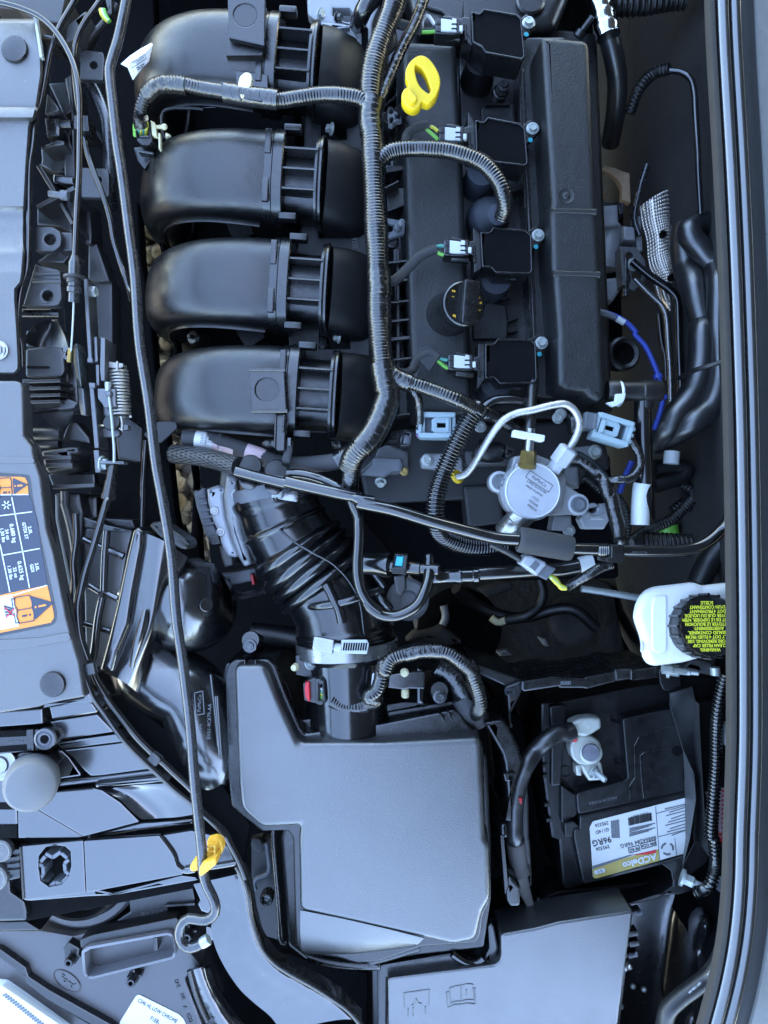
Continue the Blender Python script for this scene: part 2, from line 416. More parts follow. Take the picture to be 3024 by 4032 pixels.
PAPP = M('pink_paper', (.50, .36, .37), .5, cvar=.08)
INK = M('black_ink', (.015, .015, .017), .6); INB = M('dark_blue_print', (.010, .016, .035), .4, ior=1.6, grain=(250, .25, .0005)); INO = M('orange_print', (.62, .20, .025), .45, grain=(300, .1, .0004)); INW = M('white_print', (.48, .50, .52), .5)
INY = M('yellow_print', (.50, .52, .03), .5); INR = M('red_print', (.45, .02, .03), .5); ING = M('gold_print', (.33, .26, .07), .45); INM = M('faint_mould_lettering', (.09, .095, .10), .5)
MOU = M('raised_mould_mark', (.013, .0135, .015), .35, ior=K)
HSH = M('dimpled_heat_shield', (.55, .50, .44), .3, metal=.9, cvar=.25)
RST = M('rusty_metal', (.42, .29, .18), .7, metal=.3, grain=(200, .5, .001), cvar=.5)
HOS = M('heater_hose_rubber', (.006, .0062, .007), .36, ior=1.95, rvar=.06, dust=.4)
PAI = M('silver_body_paint', (.22, .22, .215), .35, metal=.4, coat=.6, grain=(2500, .15, .0003), cvar=.1)
HEA = M('headlamp_lens', (.55, .60, .62), .12, ior=1.5, cvar=.05)
# ---------------------------------------------------------------- setting: ground, bay floor, firewall, hood, cowl seal
def ground_mat():
    m = bpy.data.materials.new('tan_pebbles'); m.use_nodes = True; n = m.node_tree.nodes; l = m.node_tree.links; b = n['Principled BSDF']
    tc = n.new('ShaderNodeTexCoord'); vo = n.new('ShaderNodeTexVoronoi'); vo.inputs['Scale'].default_value = 38; l.new(tc.outputs['Object'], vo.inputs['Vector'])
    sp = n.new('ShaderNodeSeparateColor'); l.new(vo.outputs['Color'], sp.inputs[0])
    cr = n.new('ShaderNodeValToRGB'); cr.color_ramp.elements[0].color = (.03, .024, .018, 1); cr.color_ramp.elements[1].color = (.11, .09, .07, 1)
    e = cr.color_ramp.elements.new(.5); e.color = (.06, .048, .037, 1); l.new(sp.outputs[0], cr.inputs[0]); l.new(cr.outputs[0], b.inputs['Base Color']); b.inputs['Roughness'].default_value = .9
    bp = n.new('ShaderNodeBump'); bp.invert = True; bp.inputs['Distance'].default_value = .02; l.new(vo.outputs['Distance'], bp.inputs['Height']); l.new(bp.outputs[0], b.inputs['Normal'])
    return m
def structure(o): o['kind'] = 'structure'; return o
GZ = -0.62
structure(obj('ground', [Vector(p) for p in ((-60, -60, GZ), (60, -60, GZ), (60, 60, GZ), (-60, 60, GZ))], [(0, 1, 2, 3)], ground_mat()))
# loose stones lying where the gap in front of the engine shows the ground
PEB = [M('pebble_%d' % i, c, .85, grain=(90, .4, .002), cvar=.3) for i, c in enumerate(((.36, .28, .20), (.24, .18, .12), (.46, .38, .29), (.14, .105, .07)))]
def stone(mat, seed):
    bm = bmesh.new(); bmesh.ops.create_icosphere(bm, subdivisions=2, radius=1)
    for v in bm.verts:
        v.co *= 1+.22*noise.noise(v.co*1.3+Vector((seed, 0, 0)))
    me = bpy.data.meshes.new('stone'); bm.to_mesh(me); bm.free(); me.materials.append(mat)
    for p in me.polygons: p.use_smooth = True
    return me
ST = [stone(PEB[i % 4], i*3.7) for i in range(8)]
vs_, fs = [], []
gp = bmesh.new()
for i in range(700):
    x = random.uniform(545, 860); y = random.uniform(850, 2500); c = W(x, y, GZ)
    s = random.uniform(.008, .021)
    bm2 = bmesh.new(); bm2.from_mesh(ST[i % 8])
    bmesh.ops.transform(bm2, matrix=Matrix.Translation(c+Vector((0, 0, s*.3))) @ Matrix.Rotation(random.uniform(0, 6.3), 4, 'Z') @ Matrix.Diagonal((s, s*random.uniform(.6, 1), s*random.uniform(.4, .7), 1)), verts=bm2.verts)
    tmp = bpy.data.meshes.new('t'); bm2.to_mesh(tmp); bm2.free()
    k0 = len(gp.faces); gp.from_mesh(tmp); gp.faces.ensure_lookup_table()
    for f in list(gp.faces)[k0:]: f.material_index = i % 4; f.smooth = True
    bpy.data.meshes.remove(tmp)
me = bpy.data.meshes.new('gravel'); gp.to_mesh(me); gp.free()
for m in PEB: me.materials.append(m)
o = bpy.data.objects.new('gravel', me); COL.objects.link(o); o['kind'] = 'stuff'
tag(o, 'tan gravel glimpsed on the ground through the gap beside the hood prop rod', 'gravel')
# bay floor (undertray) with an opening in front of the engine
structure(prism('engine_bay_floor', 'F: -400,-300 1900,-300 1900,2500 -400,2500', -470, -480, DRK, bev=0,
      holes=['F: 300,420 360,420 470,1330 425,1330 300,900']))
structure(strip('light_blocking_side_panel', [[W(-700, 4550, z), W(1500, 4550, z), W(3700, 4550, z)] for z in (-.02, -.47)], DRK, thick=.004))  # unseen wall added out of frame to keep light out of the bay
structure(strip('light_blocking_far_panel', [[W(-700, -420, z), W(1500, -420, z), W(3700, -420, z)] for z in (-.02, -.47)], DRK, thick=.004))  # its unseen counterpart on the far side, also added to block light
# firewall: sloping insulated panel under the cowl
FIR = M('firewall_insulation', (.022, .0215, .0205), .8, ior=1.4, grain=(55, .25, .004), dust=.8, cvar=.3)
rows = []
for y in range(-200, 4400, 200):
    r = []
    for x, z in ((2880, -30), (2800, -110), (2560, -190), (2420, -260), (2340, -420), (2330, -490)):
        sh = 0 if y < 2300 else min(230, (y-2300)*.6)
        r.append(W(x+sh+10*math.sin(y*.004), y, z/1000+.006*noise.noise(Vector((x*.004, y*.004, 0)))))
    rows.append(r)
structure(strip('firewall', rows, FIR, thick=.004, ang=60))
# raised hood leaning over the cowl: outside the frame, shades the bay and mirrors dark in the covers
hd = thing('hood', 'open hood leaning back above the engine bay from the cowl seal side', 'hood', (0.50, 0.2, 0.04))
a = math.radians(61); Lh = 1.02
def hp(s, y, t): return Vector((.50-s*math.cos(a)-t*math.sin(a), y, .05+s*math.sin(a)-t*math.cos(a)))
rr = [[hp(Lh*i/8, -.64+1.66*j/8, .014*math.sin(math.pi*i/8)*math.sin(math.pi*j/8)) for j in range(9)] for i in range(9)]
strip('outer_panel', [[p+Vector((.02, 0, .012)) for p in r] for r in rr], PAI, hd, thick=.004, ang=60)
strip('insulation_pad', [[hp(.08+(Lh-.16)*i/8, -.58+1.52*j/8, .012*math.sin(i*1.7)*math.sin(j*2.1)) for j in range(9)] for i in range(9)], FIR, hd, thick=.006, ang=60)
# cowl seal: profile swept down the right-hand side
def sweep(name, path, prof, mat, parent=None, ang=50):
    P = resample(spline(path, 10), .008); rows = []
    for i, p in enumerate(P):
        t = P[min(i+1, len(P)-1)]-P[max(i-1, 0)]; t.z = 0; t.normalize(); nr = Vector((-t.y, t.x, 0))
        rows.append([p+nr*(d/1000)+Vector((0, 0, z/1000)) for d, z in prof])
    m = len(rows); n = len(prof); v = [p for r in rows for p in r]; f = []
    for i in range(m-1):
        for j in range(n-1): f.append((i*n+j, i*n+j+1, (i+1)*n+j+1, (i+1)*n+j))
    return obj(name, v, f, mat, parent, ang)
SEALP = QW('30: 1185,-260 1205,300; 31: 1262,0 1295,700; 32: 1318,0 1340,700; 33: 1352,0 1362,700; 34: 1366,0 1364,700; 35: 1340,0 1328,400 1290,800 1225,1150 1120,1550', 30)
def arc(cx, cz, r, a0, a1, n=10): return [(cx+r*math.cos(math.radians(a0+(a1-a0)*k/n)), cz+r*math.sin(math.radians(a0+(a1-a0)*k/n))) for k in range(n+1)]
SEA = M('cowl_seal_rubber', (.012, .012, .0125), .22, ior=2.1, rvar=.05, grain=(900, .05, .0003), dust=.4)
cs = thing('cowl_seal', 'long double-bulb black rubber seal along the windscreen side of the bay', 'seal', SEALP[4])
sweep('inner_lip', SEALP, [(-.6, -9), (-.5, -3), (0, 0), (2.2, .6), (4.6, .6), (5.2, -1.5), (5.6, -5)], M('seal_lip_rubber', (.035, .032, .030), .55, ior=1.4, dust=.6), cs)
sweep('seal_bulb', SEALP, [(5.6, -5)]+[(6.4, -2.2), (7.4, -.4), (9, 1.2), (11, 2.6), (13, 3.4), (14.6, 3.4), (15.8, 2.2), (16.3, 0), (16.4, -4)], SEA, cs)
sweep('seal_bulb', SEALP, [(16.4, -4.6)]+[(16.9, -2.4), (17.8, -.4), (19.4, 1.3), (21.6, 2.8), (23.8, 3.4), (25.6, 3.1), (26.8, 1.6), (27.2, -1), (27.2, -5)], SEA, cs)
sweep('outer_lip', SEALP, [(27.2, -5), (29.5, -3.2), (36.5, -3.4), (40.6, -4.2), (41.2, -8)], M('seal_web_rubber', (.025, .025, .026), .5, ior=1.5, dust=.6), cs)
cw = thing('windscreen_cowl', 'silver painted body panel beyond the cowl seal at the right edge', 'body panel', SEALP[4]+Vector((.045, 0, 0)))
sweep('painted_edge', SEALP, [(41.0, -6), (42.2, -1.5), (45, -1.2), (75, 3), (120, 12), (420, 45)], PAI, cw)

sweep('hidden_light_baffle', SEALP, [(62, -6), (62, -60), (70, -220), (90, -500)], DRK, cw)  # hidden wall added below the seal to stop stray light from outside

# ---------------------------------------------------------------- radiator cover (left side)
rc = thing('radiator_cover', 'grey black textured cover panel with shallow steps above the radiator, upper left', 'cover panel', 'P: 40,700,0')
rows = []
for y, xr, z in ((74, 137, 8), (80, 138, 19), (92, 139, 21), (225, 163, 21), (290, 165, 21), (405, 148, 21), (418, 146, 20), (432, 143, 24), (462, 135, 24.5), (476, 122, 19), (500, 117, 18.5), (640, 107, 18.5), (812, 98, 18.5), (826, 97, 15), (850, 97, 13), (872, 97, 15), (900, 96, 15.5), (968, 96, 15.5), (985, 95, 19), (1005, 95, 20), (1040, 92, 19.5), (1066, 90, 23), (1080, 89, 23), (1110, 84, 23), (1137, 62, 23), (1180, 62, 23), (1300, 70, 23), (1430, 76, 23), (1452, 74, 23), (1466, 62, 23), (1472, 52, 20), (1475, 50, 8)):
    rows.append([W(x, y, zz/1000) for x, zz in ((-150, z), (xr*.5, z), (xr-7, z), (xr-2, z-1.2), (xr, z-4), (xr+1, z-14))])
strip('cover_skin', rows, COV, rc, thick=.002, ang=50)
for c, zz in (('00: 122,406', 21.5),):
    p = lathe('push_pin', Q1(c, zz), (0, 0, 1), [(.0118, -.004), (.0118, .0016), (.0112, .0028), (.0095, .0034), (.0001, .0036)], SAT, rc, 36)
lathe('bolt_washer', Q1('02: -10,165', 24), (0, 0, 1), [(.0085, -.001), (.0085, .001), (.0055, .0016)], STL, rc)
bolt(Q1('02: -10,165', 25), .0045, STL, rc)
# second cover with the information sticker
rc2 = thing('radiator_cover', 'textured black cover panel carrying the orange and blue air-conditioning sticker', 'cover panel', 'P: 90,2300,0')
OUT2 = ('02: -300,410 120,410 165,425 185,470 195,870 262,955 280,1060 330,1200; 03: 380,280 440,480 520,880 545,1010 590,1180 645,1360; '
        '04: 690,300 520,330 340,372 310,385 0,432 -300,470')
prism('cover_skin', OUT2, 23, 5, COV, rc2, bev=2.2, seg=3, rnd=10)
prism('cover_step', '02: -300,1035 262,1035 285,1070 270,1090 -300,1090', 23.7, 20, COV, rc2, bev=.7, rnd=6)
prism('cover_step', '03: -300,1195 300,1165 560,1120 580,1170 560,1190 200,1250 -300,1290', 24.2, 20, COV, rc2, bev=1.1, rnd=8)
lathe('push_pin', Q1('04: 432,195', 24), (0, 0, 1), [(.0112, -.004), (.0112, .0012), (.0106, .0022), (.009, .0027), (.0001, .0028)], SAT, rc2, 36)
# sticker
stk = thing('information_sticker', 'rotated orange, dark blue and white refrigerant information sticker on the cover', 'sticker', Q1('03: 200,500', 23.2))
Z = 23.4
prism('sticker_border', '02: -200,1150 235,1180 252,1250; 03: 262,0 300,200 462,960 455,1035 420,1065 -200,1190', Z-.0, Z-.6, GLO, stk, bev=.2, rnd=10)
prism('blue_field', '02: -200,1345 235,1345; 03: 262,60 300,200 385,730 -200,860', Z+.35, Z-.3, INB, stk, bev=0)
prism('orange_band', '02: -200,1195 160,1197 205,1205 222,1240 232,1330 226,1338 -200,1338', Z+.35, Z-.3, INO, stk, bev=0)
prism('orange_band', '03: -200,855 0,815 385,733 436,950 440,1000 415,1040 -200,1165', Z+.35, Z-.3, INO, stk, bev=0)
prism('white_field', '03: -200,860 0,828 98,810 155,1070 -200,1140', Z+.6, Z, INW, stk, bev=0)
for a_, b_ in (('03: 92,0', '03: 185,460'), ('03: 185,460', '03: 240,755'), ('03: -60,175', '03: 262,135'), ('03: 20,490', '03: 325,435'), ('03: 0,400', '03: 80,790'), ('03: -40,860', '03: 385,735'), ('02: -60,1345', '02: 232,1342')):
    rib('print_line', Q1(a_, Z+.75), Q1(b_, Z+.75), .0009, .0004, INW, stk, bev=0)
RZ = -79
for t_, c_, s_ in (('2.0L', '03: 245,285', .0088), ('GTDI ST', '03: 205,290', .0088), ('0.680 kg', '03: 105,310', .0105), ('24 oz', '03: 60,320', .0088), ('1.50 lbs', '03: 22,325', .0088),
                   ('2.0L', '03: 302,585', .0088), ('GDI', '03: 262,595', .0088), ('0.625 kg', '03: 170,615', .0105), ('22 oz', '03: 125,630', .0088), ('1.38 lbs', '03: 82,630', .0088)):
    text('lettering', t_, Q1(c_, Z+.8), s_, INW, stk, rz=RZ, bold=.0001)
# snowflake
for k in range(6):
    a = math.pi*k/3; c = Q1('03: 52,80', Z+.8); rib('snowflake_arm', c+Vector((math.cos(a), math.sin(a), 0))*.0012, c+Vector((math.cos(a), math.sin(a), 0))*.0040, .0009, .0004, INW, stk, bev=0)
# warning triangles and manual symbols
for c_, s_, rz in (('02: 152,1270', .0078, 5), ('03: 330,905', .0115, 12)):
    c = Q1(c_, Z+.8); R = Matrix.Rotation(math.radians(rz), 3, 'Z')
    prism('warning_triangle', [(c+R @ Vector(p)*s_)[:2] for p in (((-.62, .95, 0), (1.05, .05, 0), (-.62, -.95, 0)))], Z+.8, Z+.3, INB, stk, bev=0, rnd=4)
    p0, p1 = c+R @ Vector((-.42, 0, 0))*s_, c+R @ Vector((.45, 0, 0))*s_; p0.z = p1.z = (Z+1.1)/1000
    rib('exclamation_bar', p0+(p1-p0)*.32, p1, .0016, .0004, INO, stk, bev=0); rib('exclamation_dot', p0-(p1-p0)*.02, p0+(p1-p0)*.14, .0016, .0004, INO, stk, bev=0)
for c_, s_, rz in (('02: 45,1285', .0085, 4), ('03: 200,930', .0115, 10)):
    c = Q1(c_, Z+.9); R = Matrix.Rotation(math.radians(rz), 3, 'Z')
    def bk(pts, w=.0008):
        pp = [c+R @ Vector((x, y, 0))*s_ for x, y in pts]
        for a_, b_ in zip(pp, pp[1:]): rib('manual_symbol_line', a_, b_, w, .0004, INB, stk, bev=0)
    for sg in (1, -1):
        bk([(-.55, 0), (-.7, .45*sg), (-.6, 1*sg), (.55, 1*sg), (.65, .5*sg), (.6, 0)]); bk([(-.6, .9*sg), (-.85, .95*sg), (-.85, .1*sg)])
    bk([(-.55, 0), (.6, 0)]); bk([(-.3, -.5), (.1, -.5)], .0016); bk([(.25, -.5), (.4, -.5)], .0016)
# crossed-out hand symbol on the white field
for k in range(4): rib('hand_symbol', Q1('03: %d,%d' % (30+k*4, 905+k*24), Z+1), Q1('03: %d,%d' % (100, 925+k*16), Z+1), .0014, .0004, INB, stk, bev=0)
for a_, b_ in (('03: 45,1000', '03: 115,925'), ('03: 35,915', '03: 118,990')): rib('red_cross', Q1(a_, Z+1.3), Q1(b_, Z+1.3), .0009, .0004, INR, stk, bev=0)

# ---------------------------------------------------------------- cables and seals around the cover
def cable(name, label, cat, path, rpx, mat, z=20, group=None, **k):
    pts = QW(path, z); o = tube(name, pts, S(rpx, z), mat, None, **k)
    return tag(o, label, cat, group)
cable('edge_seal', 'glossy black tubular edge seal down the right side of the upper cover', 'seal', '00: 640,-60,12 590,40,12 490,215 412,430 362,690 330,850 298,940 268,1200; 01: 245,0 238,400 233,700 222,860 180,1000 160,1120 152,1300 160,1420; 02: 175,100 185,300', 11.5, RUBG, 14)
cable('edge_seal', 'glossy black edge seal beside the sticker cover running down to the headlight', 'seal',
      '02: 205,700 215,850 290,980 325,1150 350,1350; 03: 385,150 430,350 480,620 540,850 590,1080 640,1290 665,1420; 04: 700,150 760,300 870,460 960,590 1050,700 1180,830 1300,940 1440,1070 1580,1180; 14: 190,1240 310,1350 400,1440', 10.5, RUBG, 12)
cable('hood_release_cable', 'black sheathed hood release cable curving from the top left corner to the latch', 'cable', '00: -80,10,30 60,35,30 200,78 330,140 440,240 530,370 600,520 640,700 652,900 650,1200 645,1452; 01: 632,300 620,560 612,740', 11.5, RUBG, 30)
cable('cable_wire', 'thin bare steel wire from the release cable to the latch lever', 'cable', '01: 606,900,26 600,1200,22; 02: 592,0,16 580,170,8', 4.0, ZNC)
o = thing('cable_end_fitting', 'crimped metal end fitting of the upper release cable', 'fitting', Q1('01: 612,830', 26))
lathe('ferrule', Q1('01: 612,735', 30), Q1('01: 606,930', 26)-Q1('01: 612,735', 30), [(.0028, 0), (.0042, .004), (.0052, .006), (.0052, .026), (.0062, .027), (.0062, .031), (.0045, .032), (.0045, .040)], STD, o)
lathe('collar', Q1('01: 600,905', 27), (0, -1, -.02), [(.0085, 0), (.0085, .002), (.006, .0022), (.006, .006)], DRP, o)
cable('washer_hose', 'thin black hose arching down beside the bracket and under the prop rod', 'hose', '00: 850,-40,5 780,60 680,200 622,340 604,470 610,600,0 630,800,-10 660,1000,-10 690,1130,-5 720,1270 785,1452; 01: 820,190 875,350 905,470 930,620 985,800 1040,960 1075,1100,-20', 11.5, RUBG, -2)
# hood prop rod
pr = thing('hood_prop_rod', 'long grey steel hood prop rod lying across the left side with a hooked end', 'prop rod', 'F: 340,1000,45')
tube('rod', '00: 1045,-80,45 1012,100 962,330 915,480 895,560 897,640 920,850 960,1200; 01: 985,0 1050,500 1100,900 1140,1452; 02: 1215,600 1275,1100; 03: 1320,0 1400,500 1440,1000; 04: 1490,0 1550,500 1590,1000; 14: 175,1350,44; 15: 200,150,42 208,280,40 235,380 285,480 310,560 295,630 240,668 170,668 95,655 40,690 12,760 25,840 75,890 130,893 200,858', S(20, 45), STD, pr, n=20, ds=.005)
lathe('rod_tip', Q1('15: 196,860', 40), Q1('15: 225,842', 40)-Q1('15: 196,860', 40), [(.0048, 0), (.0050, .003), (.0050, .006), (.0044, .007)], ZNC, pr)
# yellow rod clip
yc = thing('rod_clip', 'yellow plastic clip holding the hooked end of the prop rod', 'clip', Q1('15: 250,150', 25))
prism('clip_pad', '15: 235,20 310,0 360,30 372,80 360,130 315,165 240,170', 30, 20, YEM, yc, bev=1.5, rnd=8)
prism('clip_tab', '15: 170,160 125,190 95,235 100,270 130,280 165,265', 28, 18, YEM, yc, bev=1.5, rnd=6)
prism('clip_arm', '15: 310,170 318,215 190,318 172,305 178,240 205,200 245,190', 50, 26, YEM, yc, bev=1.2, rnd=5)
rib('clip_fin', Q1('15: 240,75', 38), Q1('15: 300,70', 38), .002, .012, YEM, yc); rib('clip_fin', Q1('15: 300,60', 40), Q1('15: 300,170', 42), .002, .014, YEM, yc)
rib('clip_fin', Q1('15: 240,120', 38), Q1('15: 300,112', 38), .002, .012, YEM, yc)
# ---------------------------------------------------------------- engine: intake manifold
def section_loft(name, secs, mat, parent, Mx, ex=3.0, n=36, cap=True, ang=45, cr=True):
    """secs: (x, y, z, tx, tz, half width, half height); cross-section is a superellipse normal to (tx,0,tz)"""
    v, f = [], []
    for (x, y, z, tx, tz, hw, hh) in secs:
        L = math.hypot(tx, tz); tx, tz = tx/L, tz/L; up = Vector((-tz, 0, tx)) if tx >= 0 else Vector((tz, 0, -tx))
        for k in range(n):
            a = 2*math.pi*k/n; c, s = math.cos(a), math.sin(a)
            cy = math.copysign(abs(c)**(2/ex), c)*hw; cz = math.copysign(abs(s)**(2/ex), s)*hh
            v.append(Mx @ (Vector((x, y+cy, z))+up*cz))
    m = len(secs)
    for i in range(m-1):
        for k in range(n): f.append((i*n+k, i*n+(k+1) % n, (i+1)*n+(k+1) % n, (i+1)*n+k))
    if cap: f += [tuple(range(n-1, -1, -1)), tuple((m-1)*n+k for k in range(n))]
    return obj(name, v, f, mat, parent, ang)
SP = [(-.003, -.0245), (-.04, -.0225), (-.072, -.0255), (-.098, -.037), (-.116, -.058), (-.126, -.09), (-.128, -.13), (-.124, -.21)]
spl = spline([Vector((x, 0, z)) for x, z in SP], 5)
ANG = -3.6
PRT = M('dull_port_plastic', (.004, .0042, .0046), .5, ior=1.4, grain=(900, .2, .0004), dust=.3)
im = thing('intake_manifold', 'black plastic intake manifold with four fat curved runners', 'intake manifold', 'F: 640,500,-60')
prism('manifold_plate', 'F: 660,185 760,200 790,230 800,560 803,935 640,935 620,700 650,480', -56, -64, PRT, im, bev=2, rnd=14,
      holes=['F: 695,262 748,268 748,300 695,300', 'F: 690,478 737,482 737,512 690,512', 'F: 690,706 755,712 755,752 690,752'])
text('mould_number', '2S5B', Q1('F: 767,525', -54.8), .016, INM, im, rz=93, sx=.8)
RUN = [('F: 582,97', 'runner at the top under the harness, with a drilled tab'), ('F: 595,357', ''), ('F: 607,597', ''), ('F: 627,835', 'lowest runner with a square tab and hanging bracket')]
for ri, (c, lab) in enumerate(RUN):
    Mx = Matrix.Translation(Q1(c, 0)) @ Matrix.Rotation(math.radians(ANG-(1.2 if ri == 0 else 0)), 4, 'Z')
    secs = []
    for i, p in enumerate(spl):
        t = spl[min(i+1, len(spl)-1)]-spl[max(i-1, 0)]; w = i/(len(spl)-1)
        u_ = min(1, max(0, -p.x/.125)); hh_ = .0315-.009*u_; secs.append((p.x, -.006*u_**2, p.z-(hh_-.0225)*(1-u_), -t.x, -t.z, .0418-.0070*u_**1.6, hh_))
    rn = section_loft('runner', secs, BLK, im, Mx, 2.7, n=48)
    if lab: rn['label'] = lab
    # welded seam running round the sides
    section_loft('seam', [(a, b, z, tx, tz, hw+.0022, .0012) for (a, b, z, tx, tz, hw, hh) in secs[2:-6]], BLK, rn, Mx @ Matrix.Translation((0, 0, -.008)), 6)
    def ringsec(rows, zc): return [(x, 0, zc, 1, 0, hw, hh) for x, hw, hh in rows]
    section_loft('band', ringsec([(-.0115, .0405, .0315), (-.011, .0430, .0340), (-.004, .0434, .0344), (-.0035, .0430, .0340), (-.003, .0442, .0352), (.0055, .0442, .0352), (.0065, .0432, .0342), (.0068, .0370, .0280)], -.0346), SAT, rn, Mx, 2.8, n=48, ang=30)
    section_loft('neck', [(.004, 0, -.046, 1, 0, .0350, .0290), (.030, 0, -.047, 1, 0, .0340, .0280), (.037, 0, -.047, 1, 0, .036, .030)], BLK, rn, Mx, 2.5, n=48)
    section_loft('rim', ringsec([(.0345, .0365, .0295), (.0352, .0415, .0345), (.0375, .0422, .0352), (.0390, .0415, .0345), (.0394, .0426, .0356), (.0412, .0426, .0356), (.042, .0415, .0345), (.0425, .038, .031)], -.0372), SAT, rn, Mx, 2.5, n=56, ang=30)
    section_loft('port_body', [(.040, 0, -.041, 1, -.2, .041, .032), (.050, 0, -.046, 1, -.35, .042, .033), (.062, 0, -.056, 1, -.7, .043, .030), (.072, 0, -.072, 1, -1.2, .043, .025), (.076, 0, -.09, .6, -1.4, .043, .022)], PRT, rn, Mx, 2.8, n=48)
    for yy in (-.0185, 0, .0185):
        a, b = Mx @ Vector((.0062, yy, -.0022)), Mx @ Vector((.0375, yy, -.0022)); rib('stiffening_rib', a, b, .0019, .022, SAT, rn)
    for sg in (-1, 1):
        box('latch_tab', Mx @ Vector((-.008, sg*.022, .0005)), (.006, .022, .004), SAT, rn, rz=ANG, bev=.0006)
        box('side_tab', Mx @ Vector((.012, sg*.041, -.010)), (.016, .006, .012), BLK, rn, rz=ANG)
    if ri == 0:
        prism('drilled_tab', '10: 405,-60 415,310 712,375 715,-60', 16, 11, SAT, rn, bev=1.0, rnd=6, holes=[circ('10: 550,122', 46, 28, 16)])
        prism('tab_wall', '10: 412,285 720,345 700,410 690,450 395,455', 8, -14, BLK, rn, bev=.8)
        lathe('hole_wall', Q1('10: 550,122', 15), (0, 0, -1), [(.0104, 0), (.0102, .014)], BLK, rn); lathe('hole_floor', Q1('10: 545,140', -6), (0, 0, -1), [(.0112, 0), (.0112, .004)], MAT, rn)
    if ri == 3:
        prism('square_tab', '12: 580,308 875,312 893,668 602,668', 15, 4, SAT, rn, bev=1.2, rnd=4, holes=[circ('12: 730,485', 46, 28, 15)])
        lathe('tab_floor', Q1('12: 730,485', 13.6), (0, 0, -1), [(.0108, 0), (.0108, .006)], BLK, rn, 28)
        rib('tab_lip', Q1('12: 580,318', 17), Q1('12: 875,322', 17), .003, .005, SAT, rn); rib('tab_lip', Q1('12: 602,658', 17), Q1('12: 893,658', 17), .003, .005, SAT, rn)
        prism('bracket_leg', '12: 790,680 880,678 888,760 880,975 860,985 810,985 795,960', 4, -12, SAT, rn, bev=1.5, rnd=5)
        rib('leg_rib', Q1('12: 868,690', 9), Q1('12: 858,830', 7), .0018, .008, SAT, rn); rib('leg_rib', Q1('12: 800,690', 7), Q1('12: 790,960', 5), .0018, .008, SAT, rn)
    if ri == 0: sc_tab = rn
prism('hose_tab', '10: 468,570 735,605 740,740 480,690', -1, -5, SAT, im, bev=.8, rnd=4)
bolt(Q1('11: 1318,1405', -46), .0043, ZNC, im, axis=(-.75, 0, .25), h=1.2); bolt(Q1('10: 1260,1055', -46), .0043, ZNC, im, axis=(-.7, 0, .3), h=1.2)
bolt(Q1('12: 1310,925', -60), .0043, STD, im, axis=(-.7, -.2, .3), h=1.2)
tube('wire_bracket', '00: 1659,895 1640,890 1380,890 1330,920 1325,1060 1345,1130 1390,1148 1470,1138', .0016, DRP, im, z=-32, n=8)
# dark lower manifold body below the runners and struts between them
prism('plenum', 'F: 380,90 560,60 640,200 660,930 450,940 375,560', -150, -230, DRK, im, bev=12, rnd=30)
for a_, b_ in (('11: 470,420,-70', '11: 540,590,-80'), ('11: 550,1310,-70', '11: 640,1452,-70')): rib('strut', Q1(a_), Q1(b_), .022, .05, PRT, im)
lathe('vacuum_nipple', Q1('02: 1580,60', -70), (-.5, 0, 1), SC([(.014, -.03), (.014, 0), (.011, .003), (.004, .003), (.004, .012), (.003, .013)], 0.55, 0.6), BLK, im)
lathe('boss', Q1('11: 1140,520', -60), (0, .3, 1), SC([(.011, -.03), (.011, 0), (.008, .002)], 0.58, 1), BLK, im); lathe('boss', Q1('12: 1180,100', -60), (0, .3, 1), SC([(.012, -.03), (.012, 0), (.008, .002)], 0.58, 1), BLK, im)
# aluminium casting seen at the top between manifold and cover
ac = thing('cylinder_head_casting', 'pale cast aluminium webs at the top between intake manifold and harness', 'casting', 'F: 740,60,-60')
prism('casting_web', '10: 1050,-80 1659,-80 1640,60 1590,180 1560,760 1480,770 1455,330 1380,220 1130,170 1060,120', -50, -62, ALU, ac, bev=2.5, rnd=12, holes=['10: 1270,65 1400,65 1420,90 1415,160 1390,175 1300,150 1265,120', '10: 1170,240 1370,225 1430,250 1440,300 1390,325 1290,330 1180,290'])
prism('casting_wall', '10: 1130,170 1400,200 1410,222 1160,260', -44, -60, ALU, ac, bev=1.5, rnd=6)
prism('casting_slot', '10: 1500,220 1525,205 1555,225 1555,700 1500,700', -48, -60, DRK, ac, bev=.8, rnd=10)
prism('lower_floor', '10: 1050,-60 1659,-60 1500,400 1150,330', -80, -90, ALD, ac, bev=2)
bolt(Q1('10: 1170,120', -50), .004, ZNC, ac, axis=(.6, -.2, .6)); bolt(Q1('10: 1300,140', -48), .0034, STD, ac, axis=(.7, -.3, .4), h=1.5)
cable('coolant_pipe', 'short black tube crossing the aluminium casting at the top edge', 'hose', '10: 1640,-60,-10 1530,60,-14 1500,120,-20 1470,200,-45', 36, RUBG, n=18)

